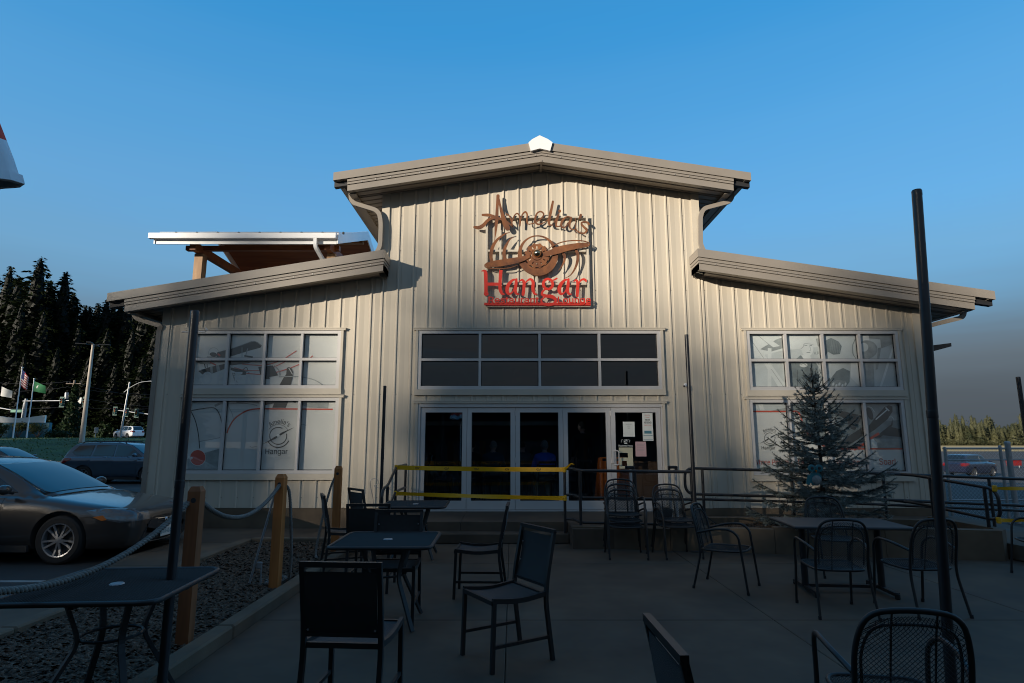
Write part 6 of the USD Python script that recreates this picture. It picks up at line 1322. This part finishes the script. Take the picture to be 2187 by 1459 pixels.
spots = [(160, 655, 112), (178, 648, 118), (196, 640, 112), (212, 648, 120), (244, 640, 113), (262, 650, 119), (282, 640, 112), (300, 646, 120), (318, 655, 113), (338, 650, 118), (358, 655, 112), (12, 600, 114), (66, 600, 116), (128, 640, 118), (-28, 570, 110), (-60, 590, 112), (-90, 600, 116), (120, 625, 110), (140, 690, 104), (60, 660, 101), (10, 640, 100), (205, 700, 104), (260, 700, 103), (310, 700, 104), (350, 705, 105), (385, 650, 114), (420, 655, 116), (460, 660, 114), (170, 760, 99), (230, 770, 99), (290, 760, 99), (335, 765, 100), (100, 740, 98), (30, 750, 97), (-30, 700, 99), (80, 690, 103)]
for px, py, y in spots:
    h = H_(px, py, y); s = h / 30; dup(protos[rt.integers(3)], GL, ground_at(px, y), rt.uniform(0, 360), G1, (s * rt.uniform(.9, 1.15), s * rt.uniform(.9, 1.15), s))
for p_, (px, py, y) in zip(protos, ((150, 652, 112), (228, 642, 114), (-5, 590, 108))): stage.GetPrimAtPath(p_).GetAttribute('xformOp:translate'); UsdGeom.Xform(stage.GetPrimAtPath(p_)).AddScaleOp().Set(Gf.Vec3f(*[H_(px, py, y) / 30] * 3))
under = MB(); ru = np.random.default_rng(5)
for px in range(-80, 480, 7): g = ground_at(px, 96 + ru.uniform(0, 3)); under.add(*leaf_blob(200, (1.6, 1.0, ru.uniform(.9, 2.0)), (g[0], g[1], g[2] + .9), .35, px + 100))
emit(None, 'undergrowth', under, L['cypress'], label='dark brush under the firs behind the road', category='undergrowth', kind='stuff')
G2 = 'far trees beyond the dry field'; GL2 = 'small far conifer in the tree line beyond the dry field'
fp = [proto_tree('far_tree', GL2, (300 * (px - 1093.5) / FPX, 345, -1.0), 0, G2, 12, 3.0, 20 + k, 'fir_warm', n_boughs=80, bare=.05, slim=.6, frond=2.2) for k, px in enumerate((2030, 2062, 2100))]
px = 1990.0
while px < 2215:
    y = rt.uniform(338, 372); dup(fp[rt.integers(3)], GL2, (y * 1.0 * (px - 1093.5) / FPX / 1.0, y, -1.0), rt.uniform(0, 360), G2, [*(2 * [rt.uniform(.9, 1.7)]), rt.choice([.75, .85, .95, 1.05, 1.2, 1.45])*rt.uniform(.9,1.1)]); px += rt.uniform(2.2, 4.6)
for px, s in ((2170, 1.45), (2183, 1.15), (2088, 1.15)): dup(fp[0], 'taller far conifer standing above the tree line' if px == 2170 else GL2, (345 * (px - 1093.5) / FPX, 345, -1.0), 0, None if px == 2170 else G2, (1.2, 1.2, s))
scrub = MB()
for k in range(150): x = rt.uniform(215, 345); y = rt.uniform(334, 338); scrub.add(*leaf_blob(40, (1.8, 1.2, rt.uniform(1.0, 2.6)), (x, y, .2), .5, k + 900))
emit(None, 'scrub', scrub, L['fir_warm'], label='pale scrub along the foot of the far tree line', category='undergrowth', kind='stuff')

# added, unseen firs placed to keep the sun off the ground and wall foot
wood = UsdGeom.PointInstancer.Define(stage, uniq('/World', 'fir_wood'))
data('/World/fir_wood', label='added firs out of view behind the viewer, shading the patio and lower wall', category='wood', kind='stuff')
paths = []
for k in range(3):
    q = f'/World/fir_wood/fir_{"abc"[k]}'; UsdGeom.Xform.Define(stage, q); a, b, c = fir(40, 7.0, 40 + k, n_boughs=170, droop=.35, bare=.03, core=.75, slim=.85, frond=1.5)
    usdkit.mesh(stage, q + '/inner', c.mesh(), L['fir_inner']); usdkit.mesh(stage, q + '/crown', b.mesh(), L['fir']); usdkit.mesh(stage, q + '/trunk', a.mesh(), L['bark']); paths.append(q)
wood.CreatePrototypesRel().SetTargets([Sdf.Path(q) for q in paths])
rw_ = np.random.default_rng(17); P_, I_, S_, O_ = [], [], [], []
dS = np.array([-math.sin(math.radians(SUN_AZ)), -math.cos(math.radians(SUN_AZ))]); dN = np.array([-dS[1], dS[0]]); tanE = math.tan(math.radians(SUN_EL))
S0 = -(np.array([0.6, WALL]) @ dS)                                # how far the wall lies beyond the viewer along the sun's path
for row in range(9):
    Lr = 146 + row * 4.6
    for p in np.arange(-110, 38, 5.4):
        l = Lr + rw_.uniform(-2, 2); pp = p + rw_.uniform(-2, 2); xy = dS * l + dN * pp
        h = (l + S0) * tanE + rw_.uniform(SHADE_LO, SHADE_HI) + PORCH
        P_.append((*xy, -.2)); I_.append(int(rw_.integers(3))); s = h / 40; S_.append((s * rw_.uniform(.85, 1.1), s * rw_.uniform(.85, 1.1), s)); O_.append(rw_.uniform(0, 6.28))
wood.CreatePositionsAttr(Vt.Vec3fArray([Gf.Vec3f(*map(float, q)) for q in P_])); wood.CreateProtoIndicesAttr(Vt.IntArray(I_)); wood.CreateScalesAttr(Vt.Vec3fArray([Gf.Vec3f(*map(float, q)) for q in S_]))
wood.CreateOrientationsAttr(Vt.QuathArray([Gf.Quath(math.cos(a / 2), 0, 0, math.sin(a / 2)) for a in O_]))

# ================================================================ the blue spruce and its owl
q = at_y(1760, 1100, 9.35); SX, SYP = q[0], 9.35; hs = at_y(1736, 786, SYP)[2] - .27
spr = thing('blue_spruce', 'young blue spruce in the planter before the right windows', 'tree', (SX, SYP, .27))
emit(spr, 'trunk', MB().tube([(0, 0, -.02), (.02, 0, hs * .5), (-.02, 0, hs)], [.04, .025, .006], 8), L['bark'])
rs = np.random.default_rng(23); wood_b, ND = MB(), {'a': [], 'b': [], 'c': []}
def shoot(p0, p1, n, dens=560, ln=.034):
    """Needles all round a twig."""
    wood_b.tube([p0, p1], [.005, .002], 4); d = p1 - p0; l = np.linalg.norm(d); d /= l; m = max(6, int(dens * l))
    u_ = np.cross(d, [.3, .2, .9]); u_ /= np.linalg.norm(u_); w_ = np.cross(d, u_); s = rs.random(m); a = rs.uniform(0, 2 * math.pi, m)
    o = (np.cos(a)[:, None] * u_ + np.sin(a)[:, None] * w_); b0 = p0 + d * l * s[:, None]; e = b0 + o * ln * rs.uniform(.7, 1.2, (m, 1)) + d * ln * .75; sd = np.cross(o, d) * .0036
    ND[n].append(np.stack([b0 - sd, b0 + sd, e], 1).reshape(-1, 3))
n_br = 142; az = 0.0
for i in range(n_br):
    s = .02 + .93 * ((i + rs.uniform(0, 1)) / n_br) ** .85; s = .6 * s + .4 * (round(s * 13) / 13 + rs.uniform(-.012, .012)); z = hs * s; az += 2.4 + rs.uniform(-.5, .5)
    l = (1.0 * (1 - s) ** .9 + .05) * rs.choice([.45, .7, .9, 1.0, 1.12], p=[.15, .2, .25, .25, .15]) * rs.uniform(.9, 1.1)
    d = np.array([math.cos(az), math.sin(az), 0]); pz = np.array([-math.sin(az), math.cos(az), 0]); up = -.10 + .62 * s + rs.uniform(-.08, .12)
    fb = lambda t_: np.array([0, 0, z]) + d * l * t_ + np.array([0, 0, l * (up * t_ - .28 * t_ * (1 - s) + .32 * t_ ** 2.6)])
    wood_b.tube([fb(t_) for t_ in np.linspace(0, 1, 5)], [.011, .009, .007, .005, .003], 5); kind = 'abc'[rs.integers(3)]
    for t_ in np.linspace(.18, 1, max(3, int(l / .075))):
        p = fb(t_); shoot(p, fb(min(t_ + .12, 1.08)), kind, 430)
        if t_ < .98:
            for sd in (-1, 1):
                if rs.random() < .92:
                    q = p + (d * .75 + pz * sd * rs.uniform(.5, 1.1) + [0, 0, rs.uniform(-.22, .18)]) * l * rs.uniform(.14, .34) * (1.25 - t_ * .75); shoot(p, q, kind, 430)
                    if l > .5 and rs.random() < .6: m_ = p * .45 + q * .55; shoot(m_, m_ + (d * .8 - pz * sd * .5 + [0, 0, rs.uniform(-.25, .1)]) * l * .12, kind, 430)
for t_ in np.linspace(.86, 1.0, 7): shoot(np.array([0, 0, hs * t_]), np.array([0, 0, hs * t_ + .06]), 'a', 600)
emit(spr, 'branches', wood_b, L['bark'])
for k in 'abc':
    v = np.vstack(ND[k]); emit(spr, 'needles', MB().add(v, np.arange(len(v)).reshape(-1, 3)), L['spruce'])
q = at_y(1738, 1012, 8.55)
owl = thing('owl_ornament', 'turquoise metal owl with a pale round belly hanging in the spruce', 'ornament', (q[0], 8.50, q[2] - .16))
emit(owl, 'body', MB().poly(unary_union([affinity.scale(Point(0, .10).buffer(.085, 24), 1, 1.15), Polygon([(-.10, .16), (-.135, .02), (-.09, .01), (-.05, .1)])]), .02, .014), L['owl_teal'])
emit(owl, 'belly', MB().lathe([(.068, 0), (.06, -.016), (.03, -.024), (0, -.026)], (.012, .005, .075), 20, 'y'), L['owl_belly'], smooth=True)
for s in (-1, 1):
    e = emit(owl, 'eye', MB().lathe([(.05, .006), (.05, -.014), (.035, -.018), (0, -.018)], (s * .052, .0, .24), 20, 'y'), L['owl_teal'], smooth=40); emit(e, 'pupil', MB().lathe([(.022, -.018), (.018, -.028), (0, -.03)], (s * .05, .0, .24), 14, 'y'), L['gasket'])
emit(owl, 'beak', MB().poly(Polygon([(-.012, .215), (.012, .215), (0, .18)]), -.01, .02), L['amber'])

# ================================================================ the guests inside
def blob(J, bones, it=8, edge=.035):
    """One continuous skin round a skeleton: J joints (x, y, z, radius), bones pairs of joints."""
    sph = lambda j: manifold3d.Manifold.sphere(J[j][3], 16).translate(tuple(map(float, J[j][:3])))
    m = manifold3d.Manifold.batch_boolean([manifold3d.Manifold.batch_hull([sph(a), sph(b)]) for a, b in bones], manifold3d.OpType.Add).refine_to_length(edge).to_mesh()
    t = trimesh.Trimesh(m.vert_properties[:, :3], m.tri_verts); trimesh.smoothing.filter_taubin(t, iterations=it); return t
def head(t, c, hair, turn=0.0, bald=False):
    s = trimesh.creation.icosphere(3); v = np.array(s.vertices); h = v * [.078, .098, .118]
    h[:, 2] -= .03 * (v[:, 1] > .2) * (v[:, 2] < -.2) * 0; nose = np.exp(-((v[:, 0] / .14) ** 2 + ((v[:, 2] + .1) / .2) ** 2)) * (v[:, 1] > 0); h[:, 1] += .028 * nose
    brow = np.exp(-((v[:, 2] - .18) / .1) ** 2) * (v[:, 1] > .5); h[:, 1] += .006 * brow; a = math.radians(turn); R = np.array([[math.cos(a), -math.sin(a), 0], [math.sin(a), math.cos(a), 0], [0, 0, 1]])
    b = emit(t, 'head', MB().add(h @ R.T + c, s.faces), L['skin'], smooth=True)
    keep = (v[:, 2] > .15 - (v[:, 1] < .1) * .55 + (v[:, 1] > .45) * .45) & ((v[:, 2] < .75) | (not bald)); f = s.faces[keep[s.faces].all(1)]
    emit(b, 'hair', MB().add((h * 1.06 + [0, -.004, .006]) @ R.T + c, f), L[hair], smooth=True)
    for sd in (-1, 1):
        e = trimesh.creation.icosphere(1); emit(b, 'ear', MB().add((np.array(e.vertices) * [.012, .022, .034] + [sd * .08, -.005, -.005]) @ R.T + c, e.faces), L['skin'], smooth=True)
        emit(b, 'eye', MB().add((np.array(e.vertices) * [.012, .008, .008] + [sd * .03, .092, .012]) @ R.T + c, e.faces), L['gasket'], smooth=True)
    emit(b, 'mouth', MB().add((np.array(trimesh.creation.icosphere(1).vertices) * [.022, .006, .005] + [0, .092, -.055]) @ R.T + c, trimesh.creation.icosphere(1).faces), L['sign_red'], smooth=True)
def hand(t, w, d, s):
    """Palm and five bent fingers from wrist w along d."""
    w, d = np.array(w), np.array(d) / np.linalg.norm(d); sd = np.cross(d, [0, 0, 1.0]); sd /= max(np.linalg.norm(sd), 1e-6); J, B = {}, []
    J['w'] = (*w, .024); J['p1'] = (*(w + d * .08 + sd * .028), .013); J['p2'] = (*(w + d * .08 - sd * .028), .013); B += [('w', 'p1'), ('w', 'p2'), ('p1', 'p2')]
    for k, ln in enumerate((.07, .08, .075, .058)):
        o = sd * (.030 - .02 * k); a = w + d * .085 + o; b_ = a + d * ln * .5 + [0, 0, -.006]; c_ = a + d * ln * .9 + [0, 0, -.028]; J[f'a{k}'] = (*a, .010); J[f'b{k}'] = (*b_, .009); J[f'c{k}'] = (*c_, .008); B += [('w', f'a{k}'), (f'a{k}', f'b{k}'), (f'b{k}', f'c{k}')]
    a = w + d * .03 + sd * s * .03; J['t0'] = (*a, .013); J['t1'] = (*(a + d * .035 + sd * s * .03), .011); J['t2'] = (*(a + d * .07 + sd * s * .035), .009); B += [('w', 't0'), ('t0', 't1'), ('t1', 't2')]
    return J, B
def seated(label, x, y, z, rz, shirt, trousers, hair, bald=False, turn=0.0, lean=.08):
    """A guest on a chair facing +y of the figure, forearms on the table."""
    t = thing('person', label, 'person', (x, y, z), rz); sh = .46
    J = dict(pel=(0, 0, sh + .10, .145), bel=(0, .02 + lean * .3, sh + .24, .145), che=(0, .03 + lean * .8, sh + .42, .155), nb=(0, .02 + lean, sh + .55, .07), nk=(0, .03 + lean, sh + .63, .055))
    B = [('pel', 'bel'), ('bel', 'che'), ('che', 'nb'), ('nb', 'nk')]
    for s, n in ((-1, 'l'), (1, 'r')):
        J.update({n + 'sh': (s * .17, .02 + lean, sh + .50, .068), n + 'el': (s * .24, .14 + lean, sh + .27, .048), n + 'wr': (s * .16, .38 + lean, sh + .28, .032), n + 'hp': (s * .09, .03, sh + .08, .10), n + 'kn': (s * .13, .46, sh + .06, .068), n + 'an': (s * .13, .44, .09, .045), n + 'to': (s * .14, .60, .045, .038)})
        B += [('che', n + 'sh'), ('nb', n + 'sh'), (n + 'sh', n + 'el'), (n + 'el', n + 'wr'), ('pel', n + 'hp'), (n + 'hp', n + 'kn'), (n + 'kn', n + 'an'), (n + 'an', n + 'to')]
        hj, hb = hand(t, J[n + 'wr'][:3], (-s * .15, 1, -.02), -s); J.update({n + k: v for k, v in hj.items()}); B += [(n + a, n + b) for a, b in hb] + [(n + 'wr', n + 'w')]
    body = blob(J, B, 6, .03); c = np.array(body.triangles_center)
    leg = (c[:, 2] < sh + .17) & ~((np.abs(c[:, 0]) > .10) & (c[:, 2] > sh + .2)); skin = ((c[:, 1] > .30 + lean) & (c[:, 2] > sh + .18)) | (c[:, 2] > sh + .60)
    emit(t, 'body', MB().add(body.vertices, body.faces), L['skin'], smooth=True)
    n_ = np.array(body.vertex_normals); v2 = np.array(body.vertices) + n_ * .007
    emit(t, 'shirt', MB().add(v2, body.faces[~leg & ~skin]), L[shirt], smooth=True); emit(t, 'trousers', MB().add(v2, body.faces[leg & (c[:, 2] > .12)]), L[trousers], smooth=True); emit(t, 'shoes', MB().add(v2, body.faces[leg & (c[:, 2] <= .12)]), L['plastic'], smooth=True)
    head(t, np.array([0, .05 + lean, sh + .75]), hair, turn, bald); return t
IN = 13.35
def inx(px, y): return at_y(px, 980, y)[0]
seated('man with short grey hair in a blue shirt seated behind the glass doors', inx(1165, IN), IN, PORCH, 6, 'shirt_blue', 'khaki', 'hair_grey', turn=8)
seated('balding guest in a dark teal shirt seated behind the second door leaf', inx(1052, 13.6), 13.6, PORCH, -4, 'shirt_teal', 'shirt_black', 'hair_grey', True, 15)
seated('guest in a grey patterned shirt seated left of the man in blue', inx(1118, 13.75), 13.75, PORCH, 10, 'shirt_grey', 'shirt_black', 'hair_dark', turn=-20)
seated('guest in black seated at the left behind the second door leaf', inx(1003, 13.9), 13.9, PORCH, -12, 'shirt_black', 'shirt_black', 'hair_dark', turn=30)
t = thing('person', 'person in dark clothes standing inside behind the fourth door leaf', 'person', (inx(1245, 14.3), 14.3, PORCH), 20)
J = dict(pel=(0, 0, .95, .13), bel=(0, 0, 1.10, .12), che=(0, .0, 1.30, .14), nb=(0, 0, 1.44, .065), nk=(0, .01, 1.52, .05)); B = [('pel', 'bel'), ('bel', 'che'), ('che', 'nb'), ('nb', 'nk')]
for s, n in ((-1, 'l'), (1, 'r')):
    J.update({n + 'sh': (s * .165, 0, 1.39, .06), n + 'el': (s * .22, -.02, 1.10, .044), n + 'wr': (s * .22, .10, .90, .03), n + 'hp': (s * .085, 0, .90, .10), n + 'kn': (s * .10, .01, .50, .062), n + 'an': (s * .11, -.02, .09, .042), n + 'to': (s * .13, .15, .04, .035)})
    B += [('che', n + 'sh'), ('nb', n + 'sh'), (n + 'sh', n + 'el'), (n + 'el', n + 'wr'), ('pel', n + 'hp'), (n + 'hp', n + 'kn'), (n + 'kn', n + 'an'), (n + 'an', n + 'to')]
    hj, hb = hand(t, J[n + 'wr'][:3], (0, .35, -1), s); J.update({n + k: v for k, v in hj.items()}); B += [(n + a, n + b) for a, b in hb] + [(n + 'wr', n + 'w')]
body = blob(J, B, 6, .03); c = np.array(body.triangles_center); v2 = np.array(body.vertices) + np.array(body.vertex_normals) * .007
skin = (c[:, 2] > 1.49) | ((np.abs(c[:, 0]) > .17) & (c[:, 2] < .95)); emit(t, 'body', MB().add(body.vertices, body.faces), L['skin'], smooth=True)
emit(t, 'shirt', MB().add(v2, body.faces[(c[:, 2] > .95) & ~skin]), L['shirt_black'], smooth=True); emit(t, 'trousers', MB().add(v2, body.faces[(c[:, 2] <= .95) & (c[:, 2] > .1) & ~skin]), L['shirt_black'], smooth=True); emit(t, 'shoes', MB().add(v2, body.faces[c[:, 2] <= .1]), L['plastic'], smooth=True)
head(t, np.array([0, .03, 1.64]), 'hair_dark', 25)
def ladder_chair(label, x, y, rz, first=None, grp='ladder back chairs inside'):
    if first: return dup(first, label, (x, y, PORCH), rz, grp)
    t = thing('ladder_chair', label, 'chair', (x, y, PORCH), rz, grp)           # faces +y
    for s in (-1, 1): emit(t, 'rear_leg', MB().tube([(s * .19, -.24, 0), (s * .19, -.19, .45), (s * .18, -.26, .88)], .014, 6), L['plastic']); emit(t, 'front_leg', MB().tube([(s * .19, .2, 0), (s * .19, .19, .44)], .014, 6), L['plastic'])
    for z in (.58, .68, .78, .86): emit(t, 'slat', MB().tube(curve([(-.18, -.20 - (z - .45) * .15, z), (0, -.23 - (z - .45) * .15, z), (.18, -.20 - (z - .45) * .15, z)], 4), 1, rect=(.012, .05)), L['plastic'])
    emit(t, 'seat', MB().lathe([(0, .035), (.2, .03), (.215, .015), (.2, 0), (0, 0)], (0, 0, .44), 18), L['plastic'], smooth=40); return t
lc = ladder_chair('metal ladder back chair under the man in blue', inx(1165, IN), IN, 6)
for lab, px, y, a in (('metal ladder back chair under the guest in dark teal', 1052, 13.6, -4), ('metal ladder back chair under the guest in grey', 1118, 13.75, 10), ('metal ladder back chair under the guest in black', 1003, 13.9, -12), ('empty metal ladder back chair near the first door leaf', 945, 13.4, 20)): ladder_chair(lab, inx(px, y), y, a, lc)
for lab, px, y, w in (('dark table in front of the man in blue', 1150, 14.0, 1.5), ('dark table with a small plant at the left inside the doors', 960, 14.3, 1.4)):
    t = thing('dining_table', lab, 'table', (inx(px, y), y + .1, PORCH)); emit(t, 'tabletop', MB().cbox((0, 0, .73), (w, .7, .035), bev=.008), L['cedar_old'])
    for sx in (-1, 1):
        for sy in (-1, 1): emit(t, 'leg', MB().tube([(sx * (w / 2 - .08), sy * .28, 0), (sx * (w / 2 - .08), sy * .28, .71)], .025, 6), L['plastic'])
x = inx(922, 14.25); t = thing('pot_plant', 'small green pot plant on the table behind the first door leaf', 'plant', (x, 14.25, PORCH + .7475))
emit(t, 'pot', MB().lathe([(0, .01), (.045, 0), (.06, .11), (.055, .11), (.05, .09), (0, .09)], (0, 0, 0), 14), L['cedar'], smooth=40); emit(t, 'leaves', MB().add(*leaf_blob(160, (.08, .08, .10), (0, 0, .2), .03, 9)), L['shrub'])
